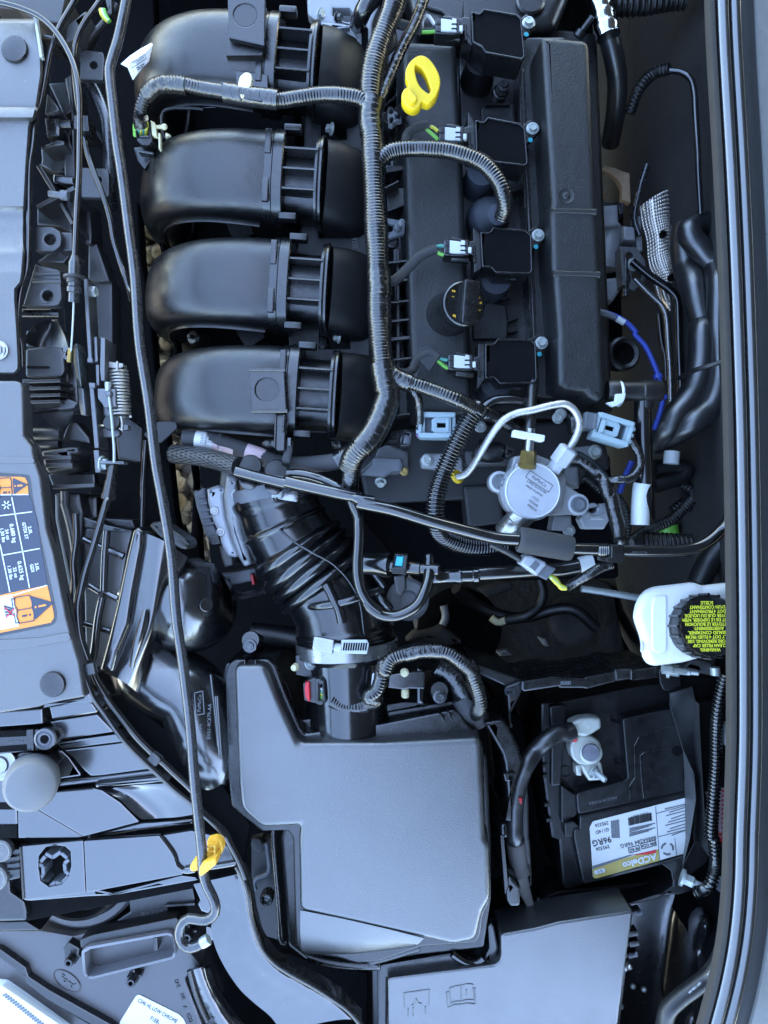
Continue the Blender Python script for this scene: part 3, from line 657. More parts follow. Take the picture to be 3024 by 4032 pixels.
# ---------------------------------------------------------------- valve cover
vc = thing('valve_cover', 'black grained plastic valve cover with a long raised ridge on each side of the coils', 'valve cover', 'F: 1080,480,-90')
prism('cover_base', 'F: 832,60 1000,40 1290,70 1325,890 1200,905 860,905', -84, -100, BLK, vc, bev=3, rnd=16)
prism('left_ridge', 'F: 868,86 985,92 1002,400 1022,885 1010,897 895,893 884,700 874,300', -30, -86, ENG, vc, bev=6, seg=4, rnd=12, draft=5)
prism('well_floor', 'F: 990,60 1160,70 1200,880 1010,895', -74, -88, BLK, vc, bev=1.5, rnd=10)
prism('right_ledge', '20: 1345,300 1700,300; F: 1265,140; F: 1305,865 1175,860; 22: 1470,540 1440,60; 21: 1395,300; 20: 1345,900', -48, -88, BLK, vc, bev=2, rnd=8)
rib('ledge_rail', Q1('20: 1338,560', -45), Q1('22: 1462,520', -45), .0022, .03, SAT, vc); rib('ledge_rail', Q1('20: 1375,560', -47), Q1('22: 1492,520', -47), .0018, .03, SAT, vc)
prism('right_ridge', '20: 1515,310 1545,292 1659,298; 30: 0,292 200,312 232,330 245,380; 31: 285,0 300,340 330,800 345,1250; 32: 350,0 365,480 350,545 315,568 240,535 205,490 60,470 20,445; 22: 1655,450 1645,60; 21: 1650,1400 1615,890 1600,850 1585,380 1600,300 1580,0', -4, -60, ENG, vc, bev=5, seg=4, rnd=10, draft=3)
for a_, b_ in (('21: 1600,368', '31: 300,368'), ('21: 1615,880', '31: 330,865')): rib('ridge_step', Q1(a_, -3.2), Q1(b_, -3.2), .006, .003, ENG, vc, bev=.0015)
lathe('ridge_dimple', Q1('31: 60,245', -4), (0, 0, 1), [(.0072, -.0005), (.0070, .0005), (.0062, .0001), (.003, .0003), (.002, .0012), (.0001, .0012)], ENG, vc)
# side ribs in front of the left ridge
for c_ in ('21: 260,795 440,775', '21: 340,942 442,930', '21: 285,1118 452,1102', '21: 285,1272 456,1256', '21: 285,1422 462,1408', '22: 285,68 466,48', '22: 290,242 470,222', '22: 330,695 440,682', '21: 240,185 350,130', '20: 220,690 330,600', '20: 230,870 330,780'):
    a_, b_ = QW(c_, -36); rib('side_rib', a_, b_, .0020, .045, SAT, vc)
for c_ in ('21: 245,0 400,0 400,40 250,60', '21: 250,200 400,180 405,330 262,380'): prism('side_pocket', c_, -52, -80, BLK, vc, bev=1)
rib('side_wall', Q1('21: 345,690', -46), Q1('22: 350,340', -46), .003, .04, BLK, vc)
prism('front_bulge', 'F: 870,-60 1250,-60 1200,60 1010,72 900,66', -44, -86, BLK, vc, bev=10, seg=4, rnd=30)
lathe('bulge_ring', Q1('20: 1430,0', -40), (0, 0, 1), SC([(.028, -.01), (.028, 0), (.024, .003), (.022, .001), (.012, .001)], 0.5, 0.6), BLK, vc, 32)
tube('bulge_rib', '20: 530,0 600,60 720,100 800,200', .002, BLK, vc, z=-42, n=8)
# well details
prism('well_plate', '20: 1025,880 1290,855 1300,1000 1030,1010', -66, -80, ENG, vc, bev=1, rnd=3)
prism('well_plate', '21: 1075,1110 1230,1140 1250,1280 1240,1420 960,1420 960,1290', -66, -80, ENG, vc, bev=1.5, rnd=10)
for c_ in ('21: 1080,1105 1270,1075', '21: 1250,1270 1330,1245', '21: 1250,1360 1330,1345', '20: 1060,850 1260,845', '21: 1280,215 1350,195'): a_, b_ = QW(c_, -60); rib('well_rib', a_, b_, .002, .02, BLK, vc)
# pipe boss with stud in the well
lathe('stud_boss', Q1('20: 1175,770', -66), Q1('20: 1215,695', -38)-Q1('20: 1175,770', -66), SC([(.013, -.004), (.013, .012), (.0105, .013), (.0105, .02)], 0.6, 0.9), BLK, vc)
bolt(Q1('20: 1212,700', -42), .0038, DRP, vc, h=1.2)
# drilled bracket on the left flank with a stud
prism('flank_bracket', '21: 245,430 375,450 405,470 400,560 255,605', -40, -46, GRB, vc, bev=1, rnd=4, holes=['21: 262,480 330,490 300,540 262,550'])
lathe('flank_stud', Q1('21: 335,520', -42), Q1('21: 385,460', -10)-Q1('21: 335,520', -42), SC([(.0075, 0), (.0075, .014), (.006, .015), (.006, .028), (.0065, .029), (.0065, .032), (.004, .033)], 0.48, 0.9), GRB, vc)
lathe('clip_boss', Q1('21: 300,620', -50), (0, 0, 1), SC([(.013, -.01), (.013, 0), (.009, .001), (.009, .004), (.004, .004)], 0.5, 0.6), BLK, vc)

# ---------------------------------------------------------------- ignition coils and their plugs
COILS = [('20: 945,92 1018,108 1045,68 1320,115 1358,150 1386,460 1362,488 1062,432 1030,385 955,345', '20: 1412,190', '20: 1000,610', 'topmost of the four, half free of the harness'),
         ('20: 978,978 1048,995 1078,955 1345,1005 1388,1045 1410,1335 1385,1355 1130,1325 1060,1270 985,1240', '20: 1445,1052', '21: 1010,130', 'second from the top, behind the looping harness'),
         ('21: 1020,545 1098,548 1125,505 1395,530 1440,570 1447,868 1420,890 1150,882 1106,836 1035,830', '21: 1490,575', '21: 1120,990', 'third from the top, right above the oil cap'),
         ('22: 1060,110 1130,112 1160,68 1440,76 1475,110 1485,400 1460,435 1180,440 1135,390 1060,395', '22: 1518,105', '22: 1120,470', 'lowest of the four, below the oil cap')]
CON = ['20: 650,155', '20: 682,1040', '21: 722,618', '22: 757,205']
CW = [('w', '20: 648,205 590,130 555,150 540,235', 'g', '20: 648,258 600,262 540,262'), ('y', '20: 672,1075 640,1045 610,1035', 'g', '20: 675,1140 620,1090 560,1035'), ('e', '21: 720,660 690,660 655,668', 'g', '21: 720,735 690,725 655,705'), ('e', '22: 750,245 715,240 690,228', 'g', '22: 755,315 710,285 660,240')]
POS = ['topmost', 'second', 'third', 'lowest']
for i, (out, bt, bs, lab) in enumerate(COILS):
    px = Q(out); cx = sum(p[0] for p in px)/len(px); cy = sum(p[1] for p in px)/len(px)
    co = thing('ignition_coil', 'black square ignition coil, '+lab, 'ignition coil', W(cx, cy, -.06), 'ignition coils in a row on the valve cover')
    inner = [(p.x, p.y) for p in [W(x, y, 0) for x, y, z in px]]
    inn = offset(rounded(inner, .0015, 3), .0016)
    prism('rim', out, 0, -5, SAT, co, bev=.5, rnd=6, holes=[inn])
    prism('potting', [(p[0], p[1]) for p in offset(inn, -.0004)], -1.6, -5, MAT, co, bev=0)
    prism('body', [(p[0], p[1]) for p in offset(inner, .0012)], -4, -36, BLK, co, bev=.6)
    b = Q1(bs, -62); top = W(cx, cy, -.034)
    lathe('boot', b-Vector((0, 0, .012)), Vector((0, 0, 1)), [(.0165, 0), (.0165, .006), (.0155, .010), (.0145, .03), (.0145, .036)], BOT if i else RUB, co, 32)
    # socket towards the plug
    l0, l1 = W(px[0][0], px[0][1], -.001), W(px[-1][0], px[-1][1], -.001); cxn = Q(CON[i])[0]
    s0 = W(cxn[0]+96, cxn[1]+14, -.012); s1 = W(cxn[0]+94, cxn[1]+62, -.012)
    m0, m1 = l0.lerp(l1, .12), l0.lerp(l1, .82)
    prism('socket', [(m0.x, m0.y), (m1.x, m1.y), (s1.x+.004, s1.y-.001), (s1.x, s1.y), (s0.x, s0.y), (s0.x+.004, s0.y+.001)], -5, -24, BLK, co, bev=.8)
    rib('socket_latch', W(cxn[0]+118, cxn[1]+18, -.003), W(cxn[0]+122, cxn[1]+82, -.003), .0025, .006, SAT, co)
    p3 = W(px[-1][0]-46, px[-1][1]+62, -.036); p4 = W(px[0][0]-40, px[0][1]+20, -.03)
    prism('gusset', [(l0.x, l0.y), (l1.x, l1.y), (p3.x, p3.y), (p4.x, p4.y)], -6, -34, BLK, co, bev=.6)
    ear0 = W(px[4][0]-14, px[4][1]-10, 0); be = Q1(bt, -24)
    prism('ear', [(ear0.x-.006, ear0.y+.004), (be.x-.002, be.y+.009), (be.x+.008, be.y), (be.x+.001, be.y-.009), (ear0.x-.002, ear0.y-.014)], -24, -32, BLK, co, bev=1)
    bolt(be, .0042, ZNC, co, axis=((cx-CX)*-.00004, .12, 1), h=.95)
    dt = Q(bt)[0]; lathe('paint_dot', W(dt[0]-8, dt[1]+44, -.0235), (0, 0, 1), [(.0023, 0), (.0020, .0005), (.0001, .0006)], TEA, co, 14)
    text('mould_text', '17 234', W(cx+20, (px[6][1]+px[7][1])/2+20, -.019), .0075, INM, co, rz=-4)
    # plug
    cp = thing('coil_connector', 'black plug with white lock on the '+POS[i]+' ignition coil, green and pale wires behind', 'connector', W(cxn[0]+50, cxn[1]+30, -.02), 'coil plugs')
    def cq(u, v, z): return W(cxn[0]+u*.4822, cxn[1]+v*.4822, z)
    pz = -.002
    prism('housing', [(cq(u, v, pz).x, cq(u, v, pz).y) for u, v in ((0, 5), (80, -32), (205, -8), (207, 122), (150, 128), (0, 118))], pz*1000, -20, BLK, cp, bev=.8, holes=[[(cq(u, v, pz).x, cq(u, v, pz).y) for u, v in ((46, -8), (178, 6), (178, 108), (46, 104))]])
    prism('white_lock', [(cq(u, v, pz).x, cq(u, v, pz).y) for u, v in ((47, -4), (140, 8), (140, -6), (174, 0), (176, 106), (90, 106), (46, 100))], -1.2, -16, WHT, cp, bev=.9)
    for v in (40, 78): box('lock_slot', cq(158, v, -.0009), (.0055, .0012, .0012), MAT, cp, bev=0)
    box('lock_nub', cq(212, 74, -.001), (.003, .0052, .004), WHT, cp, bev=.0004)
    for v in (18, 76):
        box('rear_seal', cq(24, v, -.0015), (.0046, .0044, .008), GRB, cp, bev=.0004)
        for u in (14, 24, 34): box('seal_ridge', cq(u, v, -.0008), (.0007, .0046, .006), SAT, cp, bev=0)
    lathe('release_tab', cq(140, 150, -.012), (1, -.1, 0), [(.004, -.009), (.0042, -.008), (.0042, .006), (.004, .007)], BLK, cp, 14)
    for j in (0, 2):
        mt = {'w': WWH, 'g': WGR, 'y': WYL, 'e': WTE}[CW[i][j]]
        tube('wire', QW(CW[i][j+1], -6), .0017, mt, cp, n=8, ds=.002)
    tube('wire', [p+Vector((0, .003, -.001)) for p in QW(CW[i][3], -6)], .0016, WBK, cp, n=8, ds=.002)
# cloth wrapped leads from the harness to the plugs
for s_, rr_, lab in (('20: 540,250,-6 450,225 390,205 320,195 290,220 300,290,-8 300,360,0 240,430,4', 19, 'grey cloth-wrapped lead bending from the top of the harness to the first coil'),
                     ('20: 590,1020,-6 520,1035 450,1070 420,1110 410,1170,-20', 19, 'short grey cloth-wrapped lead to the second coil'),
                     ('21: 660,685,-6 600,705 520,750 450,820 380,890 320,940,-2 250,965,4', 20, 'grey cloth-wrapped lead slanting up to the third coil')):
    tag(tube('wrapped_lead', QW(s_), S(rr_), CLO, None, n=14, ds=.003), lab, 'cable', 'cloth wrapped coil leads')
wl = thing('wrapped_lead', 'grey cloth tape flag and lead going to the lowest coil', 'cable', Q1('22: 560,250', -10), 'cloth wrapped coil leads')
tube('lead', '22: 680,225,-6 620,190 540,210 490,270,-8 470,320 400,350,0 320,340,2', S(18), CLO, wl, n=12, ds=.003)
prism('tape_flag', '22: 520,140 600,130 665,190 680,230 610,335 590,330 500,220', -3, -6, CLO, wl, bev=1, rnd=8)

# ---------------------------------------------------------------- oil filler, dipstick, cone boot
of = thing('oil_filler', 'round black oil filler cap with yellow symbols on a tilted neck', 'oil cap', Q1('21: 690,1250', -60))
b0, t0 = Q1('21: 705,1252', -52), Q1('21: 893,1130', 16); ax = t0-b0; L = ax.length
lathe('neck', b0, ax, [(.0265, -.012), (.0255, -.004), (.024, .0), (.0225, .006), (.0215, .012), (.0195, L-.014)], M('filler_neck_plastic', (.004, .0042, .0046), .33, ior=1.9, dust=.3), of, 40)
cap = lathe('cap', b0, ax, [(.0175, L-.012), (.0195, L-.011), (.0202, L-.005), (.0198, L-.001), (.0186, L), (.018, L-.001), (.0001, L-.001)], SAT, of, 48)
Rc = Vector((0, 0, 1)).rotation_difference(ax.normalized()).to_matrix().to_4x4()
def capm(x, y, z): return t0+(Rc @ Vector((x, y, z)))
def capbox(nm, x, y, z, sx, sy, sz, mat, par, rz=0):
    e = Rc.to_euler(); bm = bmesh.new(); bmesh.ops.create_cube(bm, size=1)
    for v in bm.verts: v.co = Vector((v.co.x*sx, v.co.y*sy, (v.co.z-.5)*sz))
    bmesh.ops.bevel(bm, geom=list(bm.edges), offset=min(sx, sy, sz)*.22, segments=2, affect='EDGES', profile=.5)
    bm.verts.index_update(); R2 = Matrix.Rotation(math.radians(rz), 3, 'Z')
    o = obj(nm, [t0+(Rc @ (R2 @ v.co+Vector((x, y, z)))) for v in bm.verts], [tuple(v.index for v in f.verts) for f in bm.faces], mat, par); bm.free(); return o
capbox('grip_bar', .003, 0, .0085, .0150, .0385, .0095, SAT, cap, rz=-4)
lathe('grip_dimple', capm(.003, 0, .0086), ax, [(.0026, 0), (.0025, .0004), (.0018, .0002), (.0008, .0004), (.0001, .0004)], SAT, cap, 20)
for t_, x, y, s_, r_ in (('S', -.0103, .0105, .0085, 80), (':', -.0112, .0055, .008, 80), ('.0', -.0095, -.0115, .0085, 85), ('4', .0125, .006, .012, 60), ('u', .0145, .0015, .009, 70), (':.', .0135, -.0045, .009, 60)):
    text('yellow_mark', t_, capm(x, y, -.0006), s_, YEM, cap, R=Rc @ Matrix.Rotation(math.radians(r_), 4, 'Z'), bold=.0002)
ds = thing('dipstick', 'bright yellow plastic dipstick ring handle on the valve cover', 'dipstick', Q1('20: 440,850', -40))
DR = '20: 530,488 590,510 640,565 680,640 689,700 672,765 640,820 592,852 540,842 528,868 500,890 460,896 412,872 378,822 378,780 400,742 424,730 428,700 408,640 412,590 455,525'
DH = '20: 490,562 532,575 572,630 600,700 613,755 600,777 560,756 520,716 492,650 484,600'
dr = [(p.x, p.y) for p in spline(QW(DR, 30), 4, True)]; dhh = [(p.x, p.y) for p in spline(QW(DH, 30), 4, True)]
prism('ring_handle', dr, 34, 22, YEL, ds, bev=.9, seg=3, holes=[dhh], tilt=(.0, .12))
prism('thumb_recess', '20: 440,720 505,800 490,835 450,850 425,795', 35.2, 32, YEL, ds, bev=.8, rnd=5)
tube('tube', [Q1('20: 445,860', 22), Q1('20: 350,930', -25), Q1('20: 240,1050', -70)], .0062, BLK, ds, n=18, smooth=False)
tr = thing('tube_clip', 'small three-lobed black clip beside the dipstick tube', 'clip', Q1('20: 310,950', -20))
prism('clip_frame', '20: 265,880 300,868 320,905 375,925 378,975 330,985 300,1020 268,1010 270,960 262,930', -6, -14, GRB, tr, bev=.5, rnd=3, holes=['20: 275,890 298,880 312,912 295,935 276,925', '20: 318,930 364,938 366,968 328,970', '20: 280,965 300,950 316,968 300,1005 280,1002'])
prism('clip_root', '20: 215,930 265,895 300,950 265,1010 215,980', -14, -30, BLK, tr, bev=1)
cb = thing('cone_boot', 'smooth grey cone-shaped rubber boot at the end of the looping harness', 'boot', Q1('21: 1085,430', -60))
b0 = Q1('21: 1085,440', -52); t1 = Q1('21: 1170,400', -6); axb = t1-b0
lathe('cone', b0, axb, [(.0205, -.012), (.0212, -.006), (.0208, 0), (.0185, .012), (.0145, .024), (.0105, .036), (.0095, .046)], BOT, cb, 40, ang=60)

# ---------------------------------------------------------------- main wiring harness and branches
CORR = (.0027, .00062, 3.1)
wh = thing('wiring_harness', 'thick taped black wiring harness running down the middle of the engine', 'wiring harness', 'F: 810,600,0')
tube('trunk', 'F: 872,-60,16 848,20 818,100 802,170 800,240 806,320,18 808,400 814,520 818,620 822,740 832,820 838,860 824,905 800,945 765,985,10 755,1010,2', lambda s: S(43)+.0006*math.sin(s*40), TAC, wh, n=22, corr=CORR)
for s_, r_ in (('F: 806,215,16 800,250 803,290', 47), ('F: 806,320,18 808,352', 46), ('F: 818,585 821,640', 46), ('F: 826,785,18 836,845', 49), ('F: 838,862 820,910 800,945 780,968', 50)):
    tube('tape_wrap', QW(s_, 18), S(r_), TAP, wh, n=22, ds=.0025)
tube('branch', 'F: 800,235,18 780,215 740,206 690,205 640,212 600,217 560,212,20 520,205 480,198 430,190 385,180 350,182,14 322,200,6 308,225,0 302,258,-8', lambda s: S(31)-.0012*s, TAC, wh, n=18, corr=CORR)
tube('tape_wrap', 'F: 485,200,20 530,207 600,216', S(37), TAP, wh, n=18, ds=.0025); tube('tape_wrap', 'F: 405,186,20 345,184,14 318,205,6', S(33), TAP, wh, n=18, ds=.0025)
tube('branch', 'F: 815,352,20 840,330 875,322 930,322 985,330 1040,352 1072,385 1088,420,18 1090,450,10 1084,470,2', S(31), TAC, wh, n=18, corr=CORR)
tube('branch', 'F: 840,815,16 880,825 940,845 990,865 1040,890,0 1080,905,-16 1120,930,-30', S(28), TAC, wh, n=18, corr=CORR)
tube('tape_wrap', 'F: 825,790,18 855,815 885,828', S(36), TAP, wh, n=18, ds=.0025)
tube('branch', 'F: 880,832,12 898,850 905,880,4 906,910,-6 905,935,-14', S(18), TAP, wh, n=14, ds=.0025)
tube('branch', 'F: 838,850,10 830,760,10 835,690,12', S(22), TAP, wh, n=12, ds=.003)
tube('branch', 'F: 925,-30,0 900,40,0 865,110,4 835,180,8 815,230,12', S(22), TAP, wh, n=14, ds=.003)
tube('branch', 'F: 765,985,6 757,1030,0 756,1062,-8', S(34), TAP, wh, n=18, ds=.0025)
tube('branch', '12: 1560,880,0 1480,960,-4 1330,1060,-10 1150,1090,-18 950,1100,-24 800,1080,-26 640,1020,-28 480,960,-30 330,915,-30 180,890,-32 60,880,-36', S(34), CLO, wh, n=18, ds=.004)
tube('tape_wrap', '12: 1580,860,2 1470,970,-3 1310,1070,-9', S(40), TAP, wh, n=18, ds=.0025)
prism('tape_flag', '02: 1170,850 1290,745 1440,745 1445,800 1310,920 1220,905', -28, -31, CLO, wh, bev=1, rnd=6)
lb = tube('paper_wrap', '12: 375,940 270,910 150,890', S(36.5), PAP, wh, z=-31, n=18); tube('paper_wrap', '12: 470,962 390,942 300,920', S(36.8), PAPP, wh, z=-31, n=18); tube('paper_wrap', '12: 700,1045 640,1020 560,995', S(36.8), PAPP, wh, z=-28, n=18)
for t_, c_ in (('CU5T', '12: 200,890'), ('14A006', '12: 230,895'), ('D83B', '12: 262,880'), ('AEJ', '12: 345,865'), ('AEJ', '12: 330,945')): text('tag_print', t_, Q1(c_, -20), .0075, INK, wh, rz=80)
# end plug of the left branch and its paper tag
lc = thing('sensor_connector', 'black plug with green and yellow wires at the left end of the harness branch', 'connector', Q1('00: 1180,1100', -20))
prism('shell', '00: 1090,950 1130,945 1215,975 1245,1150 1215,1185 1160,1185 1115,1150', -12, -40, BLK, lc, bev=1.2, rnd=8, holes=['00: 1110,985 1190,985 1208,1110 1125,1120'])
prism('lower_shell', '00: 1085,1200 1265,1190 1270,1250 1180,1385 1120,1310', -30, -60, BLK, lc, bev=1.5, rnd=6)
rib('shell_lip', Q1('00: 1130,1230', -16), Q1('00: 1250,1250', -16), .002, .01, SAT, lc); rib('shell_lip', Q1('00: 1140,1110', -10), Q1('00: 1215,1110', -10), .0016, .01, SAT, lc)
for k, (mt, u) in enumerate(((WGR, 1105), (WTE, 1125), (WYL, 1145), (WTE, 1165), (WYL, 1185), (WGR, 1100))):
    tube('wire', [Q1('00: %d,935' % (1130+k*9), -8), Q1('00: %d,1000' % (u+8), -9), Q1('00: %d,1110' % (u+6), -18)], .0021, mt, lc, n=8)
tube('sleeve', 'F: 306,250,0 302,262,-5 305,275,-9', S(27), TAP, lc, n=16)
cc = thing('cable_clip', 'cream plastic fir-tree clip beside the left harness plug', 'clip', Q1('00: 1290,1060', -14))
prism('clip_base', '00: 1228,980 1265,1000 1280,1110 1240,1100', -10, -16, CRM, cc, bev=.7, rnd=3); lathe('clip_stem', Q1('00: 1265,1040', -14), (1, 0, .1), SC([(.005, 0), (.0035, .002), (.0035, .012), (.0055, .014), (.0055, .018), (.003, .021)], 0.5, 0.55), CRM, cc, 14)
prism('clip_barb', '00: 1290,1080 1310,1090 1310,1210 1295,1215', -12, -18, CRM, cc, bev=.5); prism('clip_barb', '00: 1350,1080 1390,1100 1350,1120', -14, -18, CRM, cc, bev=.5)
pt = thing('paper_tag', 'creased white paper tag with printed code at the left of the harness', 'paper tag', Q1('00: 1120,500', 6))
P4 = [[Q1('00: 985,522', 4), Q1('00: 1040,550', 8), Q1('00: 1085,655', 0)], [Q1('00: 1060,455', 8), Q1('00: 1110,500', 12), Q1('00: 1125,600', 6)], [Q1('00: 1150,395', 6), Q1('00: 1180,440', 9), Q1('00: 1195,520', 8)], [Q1('00: 1235,350', 2), Q1('00: 1248,362', 3), Q1('00: 1215,500', 5)]]
strip('paper', P4, PAP, pt, thick=.0005, ang=20)
text('tag_print', 'FoMoCo', Q1('00: 1128,490', 13.6), .0080, INK, pt, rz=31, sx=.85); text('tag_print', 'DU5T', Q1('00: 1150,548', 13.4), .0085, INK, pt, rz=27, sx=.8, bold=.0002)
for a_, b_ in (('00: 1060,520', '00: 1180,440'), ('00: 1078,555', '00: 1195,475'), ('00: 1060,520', '00: 1078,555'), ('00: 1180,440', '00: 1195,475')): rib('tag_box_line', Q1(a_, 13), Q1(b_, 13), .0004, .0003, INK, pt, bev=0)
kc = thing('harness_tie', 'cream teardrop tie clip holding the harness branch to the manifold tab', 'clip', Q1('10: 545,650', 24))
prism('tie_head', '10: 548,585 590,590 608,625 600,690 560,760 528,805 512,790 500,730 488,690 505,620', 28, 24, CRM, kc, bev=1.2, rnd=8)
prism('clip_saddle', '10: 350,665 490,690 500,740 520,800 590,725 700,745 690,830 580,810 360,760', 27, 18, SAT, kc, bev=1, rnd=5)
cable('thin_tube', 'thin black tube crossing behind the upper harness branch', 'hose', '10: 0,890,-40 200,880,-40 370,870,-40', 5, RUBG)
# ---------------------------------------------------------------- high-pressure fuel pump and pipes
fp = thing('fuel_pump', 'silver round high-pressure fuel pump with two bolted ears', 'fuel pump', 'F: 1152,1060,-50')
pc = Q1('F: 1152,1060', 2)
lathe('pump_lid', pc-Vector((0, 0, .014)), (0, 0, 1), [(.0255, 0), (.0262, .003), (.0262, .010), (.0255, .0125), (.0243, .0135), (.0236, .0131), (.0001, .0131)], MAC, fp, 56, ang=28)
lathe('pump_body', pc-Vector((0, 0, .06)), (0, 0, 1), [(.021, 0), (.021, .02), (.026, .024), (.028, .030), (.028, .046)], ALU, fp, 40)
prism('pump_block', 'F: 1110,985 1160,982 1205,1000 1225,1035 1215,1100 1160,1125 1110,1110 1092,1060', -14, -40, ALU, fp, bev=2, rnd=10)
for c_, d_ in (('F: 1079,1041', 1), ('F: 1249,1090', -1)):
    c = Q1(c_, -18); e = Vector((pc.x, pc.y, c.z)); dr_ = (e-c).normalized(); nn = Vector((-dr_.y, dr_.x, 0))
    ol = [c+Vector((math.cos(a), math.sin(a), 0))*.0105 for a in [math.atan2(-dr_.y, -dr_.x)+math.radians(t) for t in range(-100, 101, 20)]]
    ol = [(p.x, p.y) for p in ol]+[((e+nn*.024*s_-dr_*.004).x, (e+nn*.024*s_-dr_*.004).y) for s_ in ((-1, 1) if True else ())]
    # order the outline around its centroid
    mx = sum(p[0] for p in ol)/len(ol); my = sum(p[1] for p in ol)/len(ol); ol.sort(key=lambda p: math.atan2(p[1]-my, p[0]-mx))
    prism('ear', ol, -18, -30, ALU, fp, bev=1.5)
    lathe('ear_boss', c, (0, 0, 1), [(.0098, -.004), (.0098, .001), (.0085, .0016)], MAC, fp, 30); bolt(c+Vector((0, 0, .0012)), .0052, GRB, fp, h=.9)
for t_, dx, dy, s_ in (('FoMoCo', .0055, .0085, .0106), ('CM5E-9D376-DA', .0030, .0035, .0070), ('MADE IN JAPAN', .0010, .0000, .0062), ('17171', .0018, -.0075, .0080), ('ND04R', .0002, -.0115, .0080), ('000019', -.0012, -.0155, .0080)):
    text('engraving', t_, pc+Vector((dx, dy, -.00075)), s_, ALD, fp, rz=-33 if dy > -.002 else -37, sx=.86)
R = Matrix.Rotation(math.radians(-33), 3, 'Z'); c = pc+Vector((.0055, .0085, -.0006))
pp = [c+R @ Vector(v) for v in ((-.0125, .0036, 0), (.0125, .0036, 0), (.0125, -.0036, 0), (-.0125, -.0036, 0))]
for i in range(4): rib('engraved_frame', pp[i], pp[(i+1) % 4], .0005, .0003, ALD, fp, bev=0)
prism('inlet_block', '22: 1310,1080 1490,1085 1540,1150 1280,1180', -2, -24, ALU, fp, bev=2, rnd=8)
lathe('inlet_nut', Q1('22: 1405,1090', 0), (.06, 1, .25), SC([(.0105, -.004), (.0105, 0), (.0095, .001), (.0088, .0115), (.0075, .0125)], 0.82, 1), BRS, fp, 6, ang=20)
lathe('inlet_stem', Q1('22: 1415,1000', 4), (.06, 1, .15), SC([(.0048, -.004), (.0048, .022)], 0.85, 1), STL, fp, 18)
lathe('outlet_nut', Q1('F: 1207,1000', -4), Q1('F: 1225,975', 0)-Q1('F: 1207,1000', -4), [(.0075, -.008), (.0075, -.001), (.0098, 0), (.0098, .0155), (.008, .017)], MAC, fp, 6, ang=20)
lathe('outlet_collar', Q1('F: 1200,1012', -8), Q1('F: 1225,975', 0)-Q1('F: 1207,1000', -4), [(.0085, -.003), (.0085, .001), (.007, .002), (.0085, .003), (.0085, .006)], STL, fp, 20)
lathe('solenoid', Q1('F: 1120,1118', -18), Q1('F: 1085,1155', -28)-Q1('F: 1120,1118', -18), SC([(.015, -.010), (.015, .002), (.0125, .004), (.0125, .02), (.011, .022)], 0.85, 1), STL, fp, 28)
prism('lower_foot', '33: -40,160 100,160 110,290 -60,280', -40, -60, ALU, fp, bev=2)
bolt(Q1('33: 80,280', -42), .0042, ZNC, fp)
fl = thing('fuel_pipe', 'bent bare steel fuel pipe looping from the pump to the yellow collar', 'pipe', 'F: 1100,920,0')
tube('pipe', 'F: 983,1032,-28 1003,1026,-26 1020,1008,-20 1040,975,-10 1065,935,0 1088,907,6 1115,893,8 1150,886,10 1195,875,12 1222,873,12 1242,888,10 1252,915,8 1245,942,4 1228,972,0', S(14), PIP, fl, n=18, ds=.003)
lathe('yellow_collar', Q1('F: 984,1032', -32), Q1('F: 1020,1008', -18)-Q1('F: 984,1032', -32), SC([(.006, -.001), (.0125, 0), (.0132, .004), (.0125, .007), (.007, .0075)], 0.52, 0.6), YEL, fl, 30)
cl = thing('inlet_lock_clip', 'small white plastic lock clip on the pump inlet stem', 'clip', Q1('22: 1415,850', 8))
prism('clip_body', '22: 1295,812 1550,858 1545,905 1525,908 1285,862', 14, 2, WHT, cl, bev=1, rnd=3)
lathe('stem_tube', Q1('22: 1420,840', 4), (.1, 1, -.2), SC([(.0095, 0), (.0095, .02), (.0085, .021), (.0085, .05)], 0.52, 1), BLK, cl, 20)

# engine end: aluminium head, bolts, black pipe
he = thing('engine_head', 'grey aluminium cylinder head edge with brackets below the valve cover', 'cylinder head', 'F: 950,980,-90')
prism('head_face', 'F: 760,930 1300,905 1320,1010 1230,1060 1000,1080 790,1090', -92, -120, DRP, he, bev=4, rnd=14)
prism('head_lower', 'F: 740,1000 1320,980 1340,1250 900,1260 780,1120', -135, -170, DRK, he, bev=6, rnd=20)
prism('grey_block', '22: 180,960 260,930 430,990 440,1160 320,1180 30,1150 150,1040', -60, -80, ALD, he, bev=3, rnd=10)
prism('sensor_block', '22: 140,1040 370,1045 390,1090 380,1150 300,1160 240,1200 40,1180 130,1100', -46, -60, GRB, he, bev=3, rnd=8)
bolt(Q1('22: 205,1235', -60), .004, ZNC, he, axis=(0, -.6, .6), h=1.2); bolt(Q1('22: 398,1155', -58), .003, BRS, he)
prism('bolt_lug', '22: 525,1050 560,1005 700,1005 870,1040 880,1160 640,1135 540,1125', -48, -66, ALU, he, bev=2, rnd=8)
bolt(Q1('22: 585,1060', -46), .0040, ZNC, he, h=1.0); bolt(Q1('22: 1020,790', -46), .0040, ZNC, he, h=1.0); bolt(Q1('F: 1205,903', -30), .0038, ZNC, he, h=1.0); bolt(Q1('32: 15,665', -30), .0038, ZNC, he)
prism('rear_lug', '32: 120,930 240,915 330,925 340,980 290,1035 230,1010', -36, -56, ALU, he, bev=2, rnd=8); bolt(Q1('32: 285,965', -34), .0046, ZNC, he, h=1.1)
prism('round_boss', '22: 880,980 1250,990 1300,1100 890,1110', -62, -80, ALD, he, bev=5, rnd=20)
prism('black_block', 'F: 1000,1050 1080,1045 1090,1130 1010,1140', -80, -120, DRP, he, bev=3, rnd=6)
prism('left_flange', '32: 30,1080 160,1080 170,1260 40,1200', -50, -80, ALU, he, bev=4, rnd=10)
